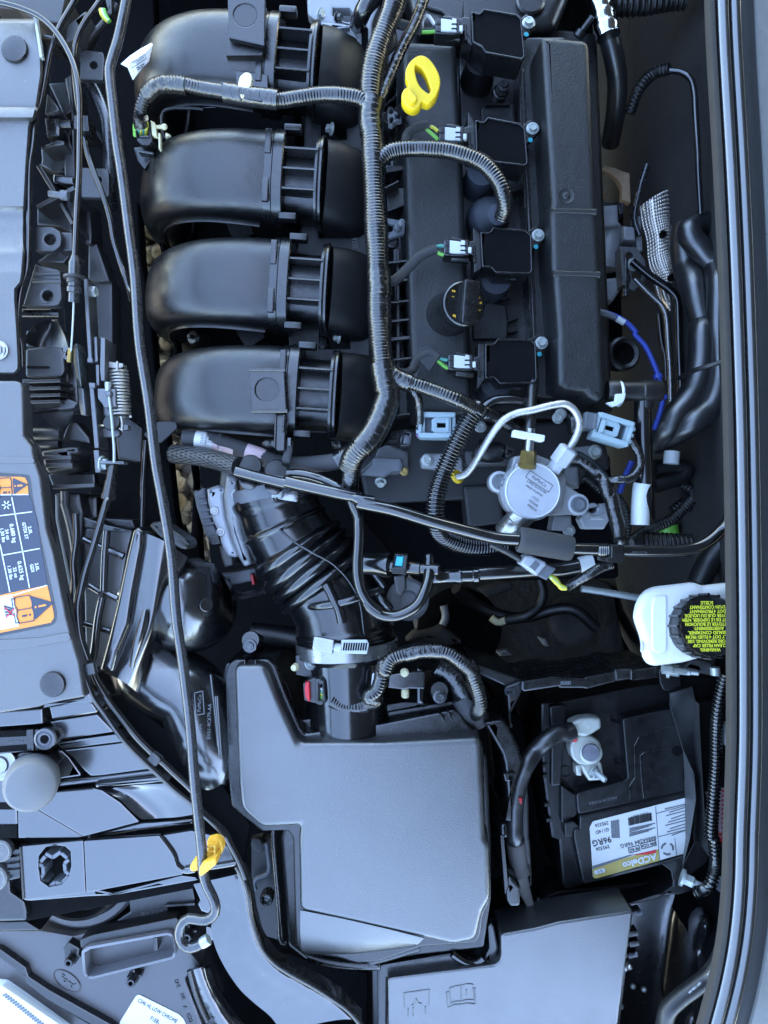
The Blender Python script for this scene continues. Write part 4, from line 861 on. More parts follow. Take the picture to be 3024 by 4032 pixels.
prism('rear_bracket', '33: 230,90 370,60 420,170 360,270 200,270 160,190', -60, -75, MAC, he, bev=2, rnd=6, holes=[circ('33: 270,110', 16, 16, -60)])
rib('bracket_web', Q1('33: 250,180', -56), Q1('33: 350,180', -56), .003, .02, MAC, he); rib('bracket_web', Q1('33: 350,180', -56), Q1('33: 400,120', -56), .003, .02, MAC, he)
cable('vent_pipe', 'black metal vent pipe bending out of the corrugated hose to the valve cover', 'pipe', '22: 1020,680,-8 1060,625 1110,585 1180,568 1300,570 1430,590,-10 1470,600,-20', 20, GLO, -8, n=18)
# corrugated breather hose
cable('corrugated_hose', 'shiny black corrugated hose curving down past the fuel pipe', 'hose', 'F: 1036,878,2 1020,898 1003,925 985,960 967,1000 950,1045 941,1085 942,1125,-2 955,1155,-14 985,1172,-24 1030,1182,-34 1090,1178,-44', 34, GLO, 2, n=26, corr=(.0031, .0022))
ce = lathe('hose_cuff', Q1('F: 1032,884', 2), Q1('F: 1040,872', 2)-Q1('F: 1020,898', 2), [(.0085, -.004), (.0092, -.003), (.0092, .004), (.0085, .005)], RUBG, None)
tag(ce, 'short dark cuff at the upper mouth of the corrugated hose', 'hose cuff')
# pale connectors
def pale(name, label, c, rz, wires, key):
    t = thing(name, label, 'connector', Q1(c, -20), 'pale grey two-lock plugs')
    o = Q1(c, -4); R_ = Matrix.Rotation(math.radians(rz), 3, 'Z')
    def L(x, y, z=0): return o+R_ @ Vector((x/1000, y/1000, z/1000))
    def pr(nm, pts, zt, zb, mat, holes=(), bev=.6): return prism(nm, [(L(*p).x, L(*p).y) for p in pts], zt, zb, mat, t, bev=bev, holes=[[(L(*p).x, L(*p).y) for p in h] for h in holes])
    pr('shell', [(-16, 12), (16, 12), (16, -12), (-16, -12)], -6, -26, GRY, [[(-12, 9), (13, 9), (13, -9), (-12, -9)]])
    pr('inner_lock', [(-6, 5), (-3, 7.5), (12, 7.5), (12, -7.5), (-3, -7.5), (-6, -5)], -4, -22, GRY, [[(-1, 2.2), (7, 2.2), (7, -2.2), (-1, -2.2)]], .8)
    pr('lock_slot', [(-2, 3), (8, 3), (8, -3), (-2, -3)], -8, -12, MAT, bev=0)
    pr('lock_bar', [(8, 6), (10, 6), (10, -6), (8, -6)], -2.8, -6, GRY)
    pr('floor', [(-13, 10), (14, 10), (14, -10), (-13, -10)], -16, -20, GRB, bev=0)
    for yy in (9.5, -9.5): pr('rail', [(-17, yy+2.2), (15, yy+2.2), (15, yy-2.2), (-17, yy-2.2)], -2.5, -10, GRY)
    pr('rear_comb', [(-18, 11), (-15, 11), (-15, -11), (-18, -11)], -3.5, -22, GRY)
    for yy in (-6, 0, 6): pr('rear_tooth', [(-20, yy+1.5), (-17, yy+1.5), (-17, yy-1.5), (-20, yy-1.5)], -5, -18, GRY, bev=.3)
    for s_, m_ in wires: tube('wire', QW(s_), .0013, m_, t, n=8, ds=.002)
    return t
pale('sensor_connector', 'pale blue-grey plug below the lowest coil, left of the corrugated hose', '22: 675,775', -1, [('22: 540,740,-12 520,790,-12 500,830,-14', WBR), ('22: 545,790,-10 520,820,-10 498,838,-12', WYL), ('22: 548,830,-12 520,850,-12 495,860,-12', WVI)], 0)
pc2 = pale('sensor_connector', 'pale blue-grey plug near the firewall, right of the fuel pipe loop', '32: 430,785', 163, [('32: 545,830,-10 555,850,-12 575,870,-16', WYL)], 1)
so2 = thing('sensor', 'black round sensor that the right pale plug is pushed onto', 'sensor', Q1('32: 180,740', -30))
lathe('sensor_body', Q1('32: 120,745', -24), (1, .06, 0), SC([(.013, -.006), (.014, -.004), (.014, .012), (.011, .013)], 0.75, 0.8), BLK, so2, 28); prism('sensor_socket', '32: 215,645 325,660 310,790 200,775', -8, -28, GRB, so2, bev=1, rnd=3)
rib('socket_lip', Q1('32: 300,665', -5), Q1('32: 285,785', -5), .003, .008, GRB, so2)
# black clip tower left of the plug
ct = thing('harness_clip', 'black open-frame harness clip under the main trunk bend', 'clip', Q1('22: 380,900', -20))
prism('clip_frame', '22: 395,815 455,830 470,850 450,950 365,950', -16, -36, BLK, ct, bev=.8, holes=['22: 400,835 440,845 435,930 385,930']); prism('clip_frame', '22: 290,840 350,835 340,910 265,905', -16, -30, BLK, ct, bev=.8, holes=['22: 298,850 340,848 332,900 280,896'])
lathe('clip_pin', Q1('22: 410,895', -18), (0, 0, 1), [(.005, -.012), (.005, 0), (.0035, .001)], GRB, ct, 16)
pcp = thing('tube_clip', 'black three-lobed hose clip between the corrugated hose and the pump', 'clip', Q1('22: 1230,980', -40))
prism('clip_frame', '22: 1180,940 1225,920 1250,955 1300,965 1290,1020 1230,1050 1180,1040 1200,990', -30, -40, BLK, pcp, bev=.6, rnd=3, holes=['22: 1192,945 1222,935 1236,965 1215,985', '22: 1245,975 1285,980 1278,1008 1240,1008', '22: 1195,1000 1225,998 1225,1038 1192,1030'])
tube('clip_hose', '22: 980,960 1080,1000 1190,990', .010, RUB, pcp, z=-44, n=16)
# harness loom to the right of the pump
lo = thing('wiring_loom', 'taped black loom with white zigzag glints curving down beside the pump', 'wiring loom', 'F: 1300,1080,-20')
tube('loom', '32: 60,1020,-24 140,1015 220,1060 300,1130 370,1220,-16 400,1320; 33: 410,0 440,130 470,240 480,340 500,400,-30', S(30), TAP, lo, z=-20, n=18, ds=.0025)
tube('loom_branch', '32: 575,860,-12 600,920 640,990,-10 645,1070 610,1140 550,1180 470,1185 380,1190,-16 300,1160', S(17), TAP, lo, z=-14, n=14, ds=.0025)
tube('loom_branch', '32: 200,1160,-40 290,1230 380,1300,-36; 33: 470,20 530,120 545,240 530,360', S(16), RUB, lo, z=-36, n=12, corr=(.003, .001))
# vertical hose with paper sleeve, blue tube, quick connector behind the cover
vh = thing('vent_hose', 'satin black vent hose going down to a white paper sleeve near the firewall', 'hose', Q1('32: 670,900', -30))
tube('hose', '32: 668,570,-22 668,700 672,850,-24 676,1000 682,1150; 33: 690,60 700,180,-30', S(34, -24), RUBG, vh, z=-24, n=22)
tube('paper_sleeve', '32: 668,1215,-23; 33: 655,0,-24 648,120 645,235', S(36.5, -22), WHT, vh, n=24, cap=False, smooth=True)
lathe('elbow', Q1('32: 540,485', -18), (1, .0, 0), SC([(.013, -.03), (.0145, -.026), (.0145, -.01), (.0125, -.009), (.0125, .022), (.014, .024), (.014, .050), (.012, .053)], 0.72, 0.62), RUB, vh, 26)
lathe('elbow_leg', Q1('32: 690,480', -20), (0, -1, 0), SC([(.0135, -.004), (.0135, .02), (.0115, .022)], 0.5, 0.8), RUB, vh, 22)
ql = thing('hose_lock', 'white snap lock ring on the vent connector behind the valve cover', 'clip', Q1('32: 470,520', -8))
tube('ring', [Q1('32: 470,505', -18)+Vector((.002*math.sin(a_), math.cos(a_)*.0112, math.sin(a_)*.0112)) for a_ in [math.radians(t) for t in range(-60, 200, 20)]], .0015, WHT, ql, n=8)
prism('tab', '32: 455,505 535,500 520,560 475,595 430,608 380,575 450,560', -4, -9, WHT, ql, bev=.8, rnd=3)
bt_ = thing('blue_tube', 'bright blue sleeved tube curving down behind the valve cover', 'tube', Q1('32: 760,300', -60))
tube('sleeve', '31: 350,1165,-60 430,1190 540,1250 620,1340; 32: 590,20 680,120 750,260 800,400 825,540 800,660 755,790', S(10, -60), BLU, bt_, z=-60, n=14)
tube('lower_sleeve', '32: 580,1040,-90 530,1150 480,1290', S(12, -90), BLU, bt_, z=-90, n=12)
for c_, d_ in (('32: 785,365', (.25, -1, 0)), ('32: 825,530', (0, -1, 0))): lathe('sleeve_ring', Q1(c_, -60), d_, SC([(.005, -.003), (.0078, -.0025), (.0078, .0025), (.005, .003)], 0.58, 0.8), BLU, bt_, 18)
tube('white_band', '31: 460,1215 520,1250', S(13, -60), WHT, bt_, z=-60, n=14); tube('dark_end', '31: 300,1160 380,1180 450,1210', S(12.6, -60), GRB, bt_, z=-60, n=14)
# heater hoses at the firewall
cable('heater_hose', 'thick satin heater hose with a faint blue sheen descending beside the firewall', 'hose', '31: 1000,480,-120 990,640 1010,800 1080,1000,-100 1150,1300; 32: 1140,0,-90 1130,250 1090,450 1000,600 880,740 780,860,-110', 54, HOS, -100, n=24)
cable('heater_hose', 'outer thick heater hose bending from the firewall elbow towards the engine', 'hose', '31: 1250,480,-120 1080,470,-110 1030,540,-100 1120,660 1230,800 1270,950,-80 1270,1300; 32: 1285,100 1280,400 1200,620 1050,740 900,830,-100 760,900,-120', 48, HOS, -80, n=24)
cable('hose_tie', 'black strap tie bridging the two heater hoses', 'strap', '32: 960,380,-80 1050,330,-62 1130,300,-52 1200,280,-46 1300,250,-40', 11, RUB, n=8)
hs = thing('heat_shield', 'dimpled silvery heat shield strip below the firewall', 'heat shield', Q1('31: 800,600', -170))
def shield(nm, A, B, z, n=4):
    a_, b_ = QW(A, z), QW(B, z); a_, b_ = spline(a_, 6), spline(b_, 6); rows_ = []
    for p, q_ in zip(a_, b_): rows_.append([p.lerp(q_, j/6)+Vector((0, 0, .010*math.sin(math.pi*j/6))) for j in range(7)])
    return strip(nm, rows_, HSH, hs, thick=.001, ang=60), rows_
o1, rws = shield('shield_plate', '31: 640,340 660,470 695,600 710,760 740,850 850,935', '31: 870,205 880,400 890,520 895,680 925,800 905,985', -165)
o2, rw2 = shield('shield_plate', '31: 750,945 790,1080 850,1180 880,1380; 32: 895,300', '31: 885,1050 905,1100 910,1250 920,1390; 32: 930,300', -170)
# embossed bumps on the shield
bmv, bmf = [], []
def bump(c, r):
    s0 = len(bmv); 
    for k in range(6): bmv.append(c+Vector((math.cos(k*1.047)*r, math.sin(k*1.047)*r, .0)))
    bmv.append(c+Vector((0, 0, r*.8)))
    for k in range(6): bmf.append((s0+k, s0+(k+1) % 6, s0+6))
for rws_, nc in ((rws, 12), (rw2, 4)):
    nr = len(rws_)
    for i in range(nr-1):
        seg_n = max(1, int((rws_[i+1][3]-rws_[i][3]).length/.0052))
        for k in range(seg_n):
            A_ = [p.lerp(q_, k/seg_n) for p, q_ in zip(rws_[i], rws_[i+1])]
            for j in range(nc):
                t = (j+.5)/nc*6; jj = int(t); bump(A_[jj].lerp(A_[min(6, jj+1)], t-jj)+Vector((0, 0, .0002)), .0017)
obj('embossing', bmv, bmf, HSH, hs, 80)['kind'] = 'stuff'
for c_ in ('31: 828,548', '31: 893,890'): lathe('shield_hole', Q1(c_, -152), (0, 0, 1), SC([(.0075, -.003), (.0075, .0012), (.005, .0014), (.0045, -.002), (.0001, -.002)], 0.52, 0.8), MAT, hs, 20)
rm = thing('exhaust_bracket', 'rusty curved metal bracket peeking out behind the valve cover', 'bracket', Q1('31: 480,120', -200))
prism('bracket_arc', '31: 335,30 370,0 450,20 520,50 565,60 575,300 500,275 505,180 470,110 400,60', -190, -200, RST, rm, bev=1.5, rnd=6); prism('bracket_foot', '31: 300,160 385,220 370,250 310,200', -190, -200, RST, rm, bev=1.5); 
cv = thing('exhaust_flange', 'dull grey castings and clamp blocks behind the valve cover', 'casting', Q1('31: 450,500', -180))
prism('block', '31: 320,320 470,310 480,480 340,490', -150, -180, ALU, cv, bev=3, rnd=6); prism('block', '31: 300,280 525,295 520,390 480,390 470,320 320,320', -160, -180, DRP, cv, bev=2)
prism('block', '31: 510,480 600,490 610,600 520,590', -150, -175, ALU, cv, bev=2); prism('block', '31: 600,400 650,400 670,680 620,690', -165, -180, ALU, cv, bev=2)
lathe('cylinder', Q1('31: 390,620', -170), (.1, 1, 0), SC([(.03, -.05), (.033, -.04), (.033, .03), (.028, .035)], 0.42, 0.6), ALU, cv, 24); prism('block', '31: 350,900 530,880 510,960 430,1080 355,1080', -160, -190, ALU, cv, bev=3, rnd=6)
lathe('stud', Q1('31: 530,740', -150), (0, -1, 0), SC([(.006, 0), (.006, .03), (.009, .031), (.009, .045), (.006, .046), (.006, .07)], 0.55, 0.6), STD, cv, 16)
prism('panel', '31: 310,300 700,300 720,1400 340,1400', -240, -260, DRK, cv, bev=4)
ht = thing('heat_tubes', 'pair of slim bright metal tubes running down beside the heat shield', 'pipe', Q1('31: 840,1200', -150))
tube('tube', '31: 600,900,-150 720,1020 820,1120 850,1200 865,1409; 32: 880,300 890,680', S(11, -150), STL, ht, z=-150, n=14); tube('tube', '31: 580,760,-140 700,860 880,990 935,1060 945,1200 950,1409; 32: 960,350 970,600', S(16, -140), RUBG, ht, z=-140, n=14)
tube('tube', '31: 790,1180,-160 815,1409; 32: 840,200 850,400', S(10, -160), RUBG, ht, z=-160, n=12)
sr = thing('bellows_port', 'dark round rubber port behind the lower end of the valve cover', 'port', Q1('32: 520,180', -120))
lathe('port_ring', Q1('32: 520,185', -110), (.2, 0, 1), SC([(.036, -.03), (.040, -.01), (.040, 0), (.034, .004), (.026, .0), (.025, -.03), (.0001, -.03)], 0.45, 0.6), RUB, sr, 36)
# firewall details
tag(tube('firewall_pipe', QW('30: 880,560,-100 960,570,-96 1040,620,-92 1070,700 1085,900 1105,1250; 31: 1105,0 1125,390,-100'), .0031, GLO, None, n=14), 'slim black pipe bent over and running down the firewall', 'pipe')
fs_ = thing('foil_sleeve', 'crinkled shiny foil sleeve on a hose at the top right', 'foil sleeve', Q1('30: 350,150', -60))
tube('foil', '30: 300,-60,-60 330,40 360,150 395,290', lambda s: S(46, -60)*(1+.06*math.sin(s*26)), CHR, fs_, z=-60, n=22, rf=lambda s, L: .0015*noise.noise(Vector((s*90, 0, 0))))
tube('hose', '30: 380,240,-70 430,420,-80 465,640,-100 450,900,-130 410,1130,-170', S(40, -80), HOS, fs_, n=18)
lathe('hose_stub', Q1('30: 180,250', -60), (.5, .6, .3), SC([(.012, -.01), (.012, 0), (.007, .002), (.007, .022), (.0078, .024), (.005, .026)], 0.45, 0.6), BLK, fs_, 18)
cable('corrugated_conduit', 'black corrugated conduit along the firewall at the top edge', 'conduit', '30: 420,40,-110 700,20 860,-10 1000,-20', 42, RUB, -110, n=18, corr=(.006, .0025))

bk2 = thing('bulkhead_bracket', 'dim grey bracket plate with slots behind the valve cover near the heat shield', 'bracket', Q1('31: 560,700', -150))
prism('plate', '31: 480,640 620,650 690,760 700,900 600,1000 520,960 500,800', -150, -156, ALD, bk2, bev=1.5, rnd=8, holes=[circ('31: 560,720', 14, 16, -150), circ('31: 620,880', 18, 16, -150)])
rib('flange', Q1('31: 500,650', -140), Q1('31: 520,950', -140), .004, .02, ALD, bk2); bolt(Q1('31: 590,790', -149), .005, ZNC, bk2)
tag(tube('brake_pipe', QW('31: 700,0,-150 640,200 600,420,-160 640,560'), .0036, STD, None, n=12), 'thin grey brake pipe dropping down the firewall beside the foil hose', 'pipe')
tag(tube('bulkhead_loom', QW('30: 560,900,-140 640,700,-130 760,580 880,545,-120'), .006, RUB, None, n=12, corr=(.004, .001)), 'dark loom sagging across the firewall panel at the upper right', 'wiring loom')
# ---------------------------------------------------------------- throttle body, ribbed duct, clamps, sensor tube
tb = thing('throttle', 'grey cast aluminium throttle body with dark motor cover at its left', 'throttle body', Q1('13: 330,150', -110))
prism('motor_cover', '12: 120,1310 245,1285; 13: 225,-50 240,70 275,200 335,330 362,395 262,412 215,300 180,200 150,100', -96, -140, GRB, tb, bev=3, rnd=10)
for v0 in (20, 75, 130, 185, 240): rib('cover_rib', Q1('13: %d,%d' % (150+v0*.28, v0), -93), Q1('13: %d,%d' % (215+v0*.34, v0-14), -93), .0026, .012, GRB, tb)
prism('cast_band', '12: 250,1290 330,1260 400,1290; 13: 372,0 390,170 430,330 490,480 470,510 400,500 350,400 338,325 278,195 243,60 232,-50', -84, -135, MAC, tb, bev=4, seg=3, rnd=12)
prism('cast_body', '12: 390,1180 450,1170 560,1290 600,1400; 13: 520,-20 500,120 515,280 570,440 600,560 540,590 480,490 425,330 385,170 368,0 380,-80', -74, -130, ALU, tb, bev=5, seg=3, rnd=14)
prism('cover_latch', '13: 240,335 325,320 350,395 270,415', -88, -100, BLK, tb, bev=1.5); prism('foot', '13: 330,410 420,400 450,570 380,590', -100, -140, ALD, tb, bev=2, rnd=6)
for c_ in ('13: 300,130', '13: 350,300'): bolt(Q1(c_, -83), .003, STL, tb)
bolt(Q1('12: 485,1340', -76), .0055, ZNC, tb, h=1.0)
lathe('upper_boss', Q1('12: 430,1230', -95), (.1, 1, 0), SC([(.016, -.03), (.016, .04)], 0.65, 1), ALD, tb, 20)
ec = thing('throttle_connector', 'dark plug with red lock below the throttle body', 'connector', Q1('13: 530,680', -140))
prism('plug', '13: 320,650 410,640 580,600 630,595 640,620 600,650 610,700 430,740 420,690 340,690', -120, -150, GRB, ec, bev=2, rnd=4); prism('red_lock', '13: 588,650 612,645 628,730 605,735', -114, -130, RED, ec, bev=1)
tube('braided_lead', '13: 470,800,-130 520,820 620,800 720,775,-125', .0038, BRD, ec, n=14)
id_ = thing('intake_duct', 'fat black ribbed rubber intake duct bending from throttle body to air filter box', 'intake duct', 'F: 700,1230,-120')
DZ = -78
DP = QW('13: 775,-110,-88 800,20,-84 838,160 910,320 1010,480 1120,620 1225,760 1310,900 1352,1040 1372,1180 1376,1270', DZ)
dsp = resample(spline(DP, 10), .002); acc = [0.0]
for a_, b_ in zip(dsp, dsp[1:]): acc.append(acc[-1]+(b_-a_).length)
def near(c_): c = Q1(c_, DZ); i = min(range(len(dsp)), key=lambda k: (dsp[k]-c).length); return acc[i]
S0 = near('13: 950,405'); S1 = near('13: 1225,740'); PB = (S1-S0)/4
CV = [(near('13: 868,265'), .0030, .0022), (near('13: 810,60'), .0035, .004), (near('13: 798,10'), .0030, .0022), (near('13: 1365,1120'), .0022, .003), (near('13: 1372,1180'), .0026, .0022)]
DUC = M('duct_rubber', (.0035, .0037, .0042), .21, ior=1.7, rvar=.05, dust=.4)
def drf(s, L):
    b_ = sum(h*math.exp(-((s-c)/w)**2) for c, h, w in CV)
    if S0 < s < S1: b_ += .0075*math.sin(math.pi*(((s-S0)/PB) % 1.0))**.6-.0012
    return b_
tube('duct', DP, lambda t: .0395+.0062*min(1, t*2.2)+.0035*max(0, t-.55)/.45, DUC, id_, n=56, ds=.0012, rf=drf, ang=70)
# moulded cross ribs on the bend
DT = lambda c_, dz=0: Q1(c_, DZ+48+dz)
tube('cross_rib', [Q1('13: 1215,730', -34), Q1('13: 1265,830', -31), Q1('13: 1315,930', -31), Q1('13: 1340,1035', -34)], .0048, RUBG, id_, n=14)
tube('cross_rib', [Q1('13: 1040,905', -52), Q1('13: 1160,905', -37), Q1('13: 1290,885', -31), Q1('13: 1450,845', -31), Q1('13: 1600,790', -40)], .0042, RUBG, id_, n=14)
tube('mould_seam', [Q1('13: 735,60', -46), Q1('13: 770,200', -44), Q1('13: 930,365', -34.5), Q1('13: 1100,470', -28), Q1('13: 1250,550', -29), Q1('13: 1390,690', -29.6), Q1('13: 1480,860', -33), Q1('13: 1525,1150', -36)], .0011, RUBG, id_, n=8)
for c_ in ('23: 100,545 230,740', '23: 90,800 215,770', '23: 180,800 280,930'): a_, b_ = QW(c_, -46); tube('flank_rib', [a_, (a_+b_)/2+Vector((0, 0, .004)), b_], .0042, RUBG, id_, n=12)
# clamps
def clamp(label, c_, axis, r, w, scr, rz, mt=STL):
    t = thing('hose_clamp', label, 'hose clamp', Q1(c_, DZ), 'worm drive hose clamps')
    c = Q1(c_, DZ); lathe('band', c, axis, [(r, -w/2), (r+.0012, -w/2+.0006), (r+.0012, w/2-.0006), (r, w/2), (r-.001, w/2), (r-.001, -w/2), (r, -w/2)], mt, t, 64, ang=25)
    return t, c
t, c = clamp('bright steel worm clamp around the lower end of the intake duct', '13: 1385,1240', (.06, -1, 0), .0505, .0138, None, 0)
box('screw_housing', Q1('13: 1185,1225', -27), (.021, .0140, .007), STL, t, rz=-8, ry=-14, bev=.003)
lathe('screw_head', Q1('13: 1270,1240', -31), (1, -.15, .1), SC([(.0068, -.006), (.0078, -.005), (.0078, .001), (.0062, .002), (.0062, .010), (.005, .011)], 0.75, 0.8), ZNC, t, 12, ang=20)
pl = prism('slotted_strip', '13: 1335,1180 1545,1180 1562,1215 1545,1298 1340,1292', -24.2, -25.8, ZNC, t, bev=.4, rnd=5)
for k in range(10): a_ = 1358+k*20; rib('slot', Q1('13: %d,1205' % (a_+4), -23.9), Q1('13: %d,1268' % (a_-6), -23.9), .0016, .0006, MAT, t, bev=0)
t, c = clamp('dark slotted worm clamp around the upper end of the intake duct', '13: 790,-30', (.22, -1, 0), .0405, .0135, None, 0, GRB)
for k in range(9): a_ = 610+k*24; rib('slot', Q1('13: %d,%d' % (a_, 35-k*5), -46+k*1.1), Q1('13: %d,%d' % (a_+10, 80-k*5), -47+k*1.1), .0014, .0006, MAT, t, bev=0)
box('screw_housing', Q1('12: 910,1350', -40), (.018, .011, .007), STL, t, rz=-8, bev=.002); lathe('screw_head', Q1('12: 810,1330', -42), (-1, .1, 0), [(.006, -.006), (.0068, -.005), (.0068, .004), (.005, .005)], ZNC, t, 6, ang=20)
ms = thing('air_flow_tube', 'glossy black air sensor tube between the duct and the filter box', 'air tube', Q1('13: 1390,1400', -130))
lathe('tube', Q1('13: 1385,1265', DZ), (.03, -1, 0), [(.0495, 0), (.0500, .003), (.047, .006), (.0420, .010), (.0405, .030), (.0405, .085)], GLO, ms, 56)
prism('code_label', '14: 1590,110 1615,98 1659,100 1665,190 1605,218 1578,205', -38, -39.2, INW, ms, bev=.2, rnd=4)
for k in range(14): box('code_dot', Q1('24: %d,%d' % (165+random.randint(0, 5)*9, 112+random.randint(0, 6)*9), -37.8), (.0016, .0016, .0004), INK, ms, bev=0)
prism('sensor_mount', '14: 960,-40 1200,-60 1210,120 1100,150 960,120', -56, -76, BLK, ms, bev=1.5, rnd=4)
bolt(Q1('14: 1088,20', -54), .005, ZNC, ms, axis=(.5, .2, .8), h=1.3); lathe('pale_screw', Q1('14: 965,55', -56), (-.4, 0, 1), [(.003, -.004), (.0042, 0), (.003, .005)], CRM, ms, 12)
mc = thing('sensor_connector', 'black plug with red lock on the air sensor tube', 'connector', Q1('14: 1110,250', -60))
prism('plug', '14: 1020,190 1110,140 1200,160 1205,190 1165,200 1170,360 1110,350 1030,330', -44, -72, BLK, mc, bev=1.5, rnd=5)
prism('plug_rear', '14: 1120,150 1160,150 1200,170 1210,330 1170,370 1125,355', -40, -60, BLK, mc, bev=1.2, rnd=6, holes=['14: 1150,185 1180,195 1180,330 1150,325'])
prism('red_lock', '14: 1040,185 1075,178 1082,335 1065,340 1040,300 1034,240', -38, -52, RED, mc, bev=1.2, rnd=5)
for k, mt in enumerate((WWH, WTE, WYL, WGR, WGR)): tube('wire', QW('14: %d,%d %d,%d 1255,%d' % (1165, 230+k*22, 1200, 250+k*18, 300+k*8), -46), .0016, mt, mc, n=8, ds=.002)
lo2 = thing('sensor_loom', 'taped black loom arching from the air sensor over the filter box', 'wiring loom', 'F: 850,1430,-30')
tube('loom', '14: 1255,325,-44 1330,365 1440,380 1540,365 1620,320,-34; 24: 110,300,-30 170,250 200,180 215,100 240,30,-24; 23: 235,1440,-22 290,1340 380,1300 500,1275 640,1262 760,1290 860,1360 960,1440,-26; 24: 920,30,-26 960,130 1000,250,-30 1020,350,-34 990,420,-44 960,450,-60', S(29, -30), TAC, lo2, n=18, corr=CORR)
tube('tape_wrap', '23: 400,1298,-22 540,1268 700,1270', S(32, -22), TAP, lo2, n=18, ds=.0025)
tube('loom_branch', '24: 660,40,-60 760,100 840,200,-56 900,290 960,400,-60', S(44, -58), TAP, lo2, n=18, ds=.003)
tube('loom_branch', '24: 870,300,-56 930,400 1000,480,-70', S(46, -60), CLO, lo2, n=18, ds=.003)

# ---------------------------------------------------------------- hoses in the middle
vl = thing('vacuum_hose', 'long glossy black hard hose running diagonally to the grey foam sleeve', 'hose', 'F: 850,1090,0')
tube('hose', '12: 880,1235,4 960,1255 1050,1275 1300,1330 1500,1370; 22: 0,1375,6 170,1409; 23: 0,55 300,120 600,210 900,290 1150,350 1330,365', S(25, 4), GLO, vl, z=6, n=22)
tube('clip_tube', '12: 470,1150,2 600,1185 750,1222 900,1258', S(22, 2), GLO, vl, n=18)
tube('parallel_hose', '12: 890,1170,-8 1000,1175 1100,1195 1200,1230 1320,1290,-4 1400,1330', S(20, -8), GLO, vl, n=16)
for a_ in (0, 1):
    o_ = Q1(('12: 575,1115', '12: 790,1155')[a_], 2); lathe('clip_disc', o_-Vector((0, 0, .012)), (.1, .25, 1), SC([(.0175, -.004), (.0185, 0), (.0185, .006), (.0165, .008), (.0001, .009)], 0.6, 0.7), RUB, vl, 32)
    rib('disc_rib', o_+Vector((-.008, -.002, .001)), o_+Vector((.008, -.005, .001)), .002, .005, GLO, vl)
    lathe('clip_disc_lower', Q1(('12: 585,1225', '12: 790,1265')[a_], -14), (.1, .25, 1), SC([(.014, -.004), (.015, .003), (.0001, .005)], 0.62, 0.7), GLO, vl, 28)
tube('tie_strap', '12: 908,900,-2 905,980 885,1060 880,1110,-8', .0042, RUB, vl, n=6, sq=.4); lathe('tie_pin', Q1('12: 790,925', -6), (-1, 0, 0), SC([(.007, 0), (.007, .003), (.006, .004), (.007, .007), (.006, .008), (.006, .012), (.002, .016)], 0.58, 0.7), BLK, vl, 16)
prism('tie_head', '12: 893,875 932,880 930,950 893,945', 2, -10, GLO, vl, bev=1, rnd=3)
bs_ = tag(tube('braided_sleeve', QW('12: -40,1010,-34 100,1020,-26 250,1045,-18 400,1085,-8 490,1110,-2'), S(38, -14), BRD, None, n=20, ds=.004), 'braided black sleeve at the left end of the diagonal hose', 'sleeve')
text('hose_print', 'BLACK PL-9876-AB-10', Q1('12: 600,1215', 5), .0055, INM, vl, rz=-16, sx=.8)
fs2 = thing('foam_sleeve', 'grey foam sleeve with cut ends over the diagonal hose', 'foam sleeve', 'F: 1175,1182,0')
a_, b_ = Q1('23: 1330,360', 4), Q1('33: 110,425', 2); L = (b_-a_).length
lathe('foam', a_, b_-a_, [(.0062, .0006), (.0105, .0), (.0115, .001), (.0118, .006), (.0116, L-.004), (.0108, L-.0008), (.006, L)], FOAM, fs2, 36, ang=50)
h2 = thing('brake_vacuum_hose', 'black hose from the foam sleeve curving up to the cowl', 'hose', 'F: 1400,1195,0')
tube('hose', '33: 90,425,2 250,430 420,435 600,440 800,440 960,435,2 1100,410 1210,350 1300,260 1355,180,8 1400,80', S(23, 2), RUBG, h2, n=20)
prism('hose_clip', '33: 415,395 520,400 528,520 500,525 500,540 375,530 372,500 415,490', 14, -14, BLK, h2, bev=1.2, rnd=4)
for k in range(5): lathe('barb', Q1('33: %d,440' % (320+k*16), 2), (1, -.02, 0), [(.0054, -.0018), (.0066, 0), (.0054, .0018)], GLO, h2, 18)
text('hose_print', 'F0911-27 24', Q1('33: 640,455', 8.2), .0058, INM, h2, rz=0)
cable('purge_hose', 'thin glossy hose hanging in a U over the intake duct', 'hose', '12: 1410,1345,-8; 13: 1430,70,-4 1465,150 1480,260,2 1478,400 1468,560 1475,680,4 1510,800 1570,890 1659,960; 23: 90,880,4 150,945 240,985 340,985 430,950 510,890 560,800 590,710,0 600,620,-6', 22, RUBG, 4, n=20)
qc = thing('quick_connector', 'black quick connector with turquoise button beside the intake duct', 'connector', Q1('23: 350,560', -20))
lathe('spout', Q1('23: 120,560', -22), Q1('23: 270,570', -16)-Q1('23: 120,560', -22), SC([(.020, -.006), (.0195, .008), (.0225, .022), (.0225, .026), (.012, .030), (.010, .05)], 0.52, 0.75), GLO, qc, 32)
lathe('barrel', Q1('23: 290,580', -14), Q1('23: 560,600', -10)-Q1('23: 290,580', -14), SC([(.009, -.004), (.0115, -.002), (.0115, .028), (.0095, .029), (.0095, .036), (.0108, .037), (.0108, .046), (.008, .048)], 0.56, 0.95), GLO, qc, 28)
lathe('elbow', Q1('23: 595,640', -10), Q1('23: 600,575', -10)-Q1('23: 595,660', -10), SC([(.0102, -.008), (.0102, .018), (.009, .022), (.004, .024)], 0.45, 0.8), GLO, qc, 22)
prism('button_frame', '23: 320,480 430,485 412,655 290,630', 2, -22, BLK, qc, bev=1, rnd=3, holes=['23: 332,490 398,495 384,585 316,578'])
prism('turquoise_button', '23: 334,492 396,497 382,583 318,577', 1, -8, TEA, qc, bev=1, rnd=3)
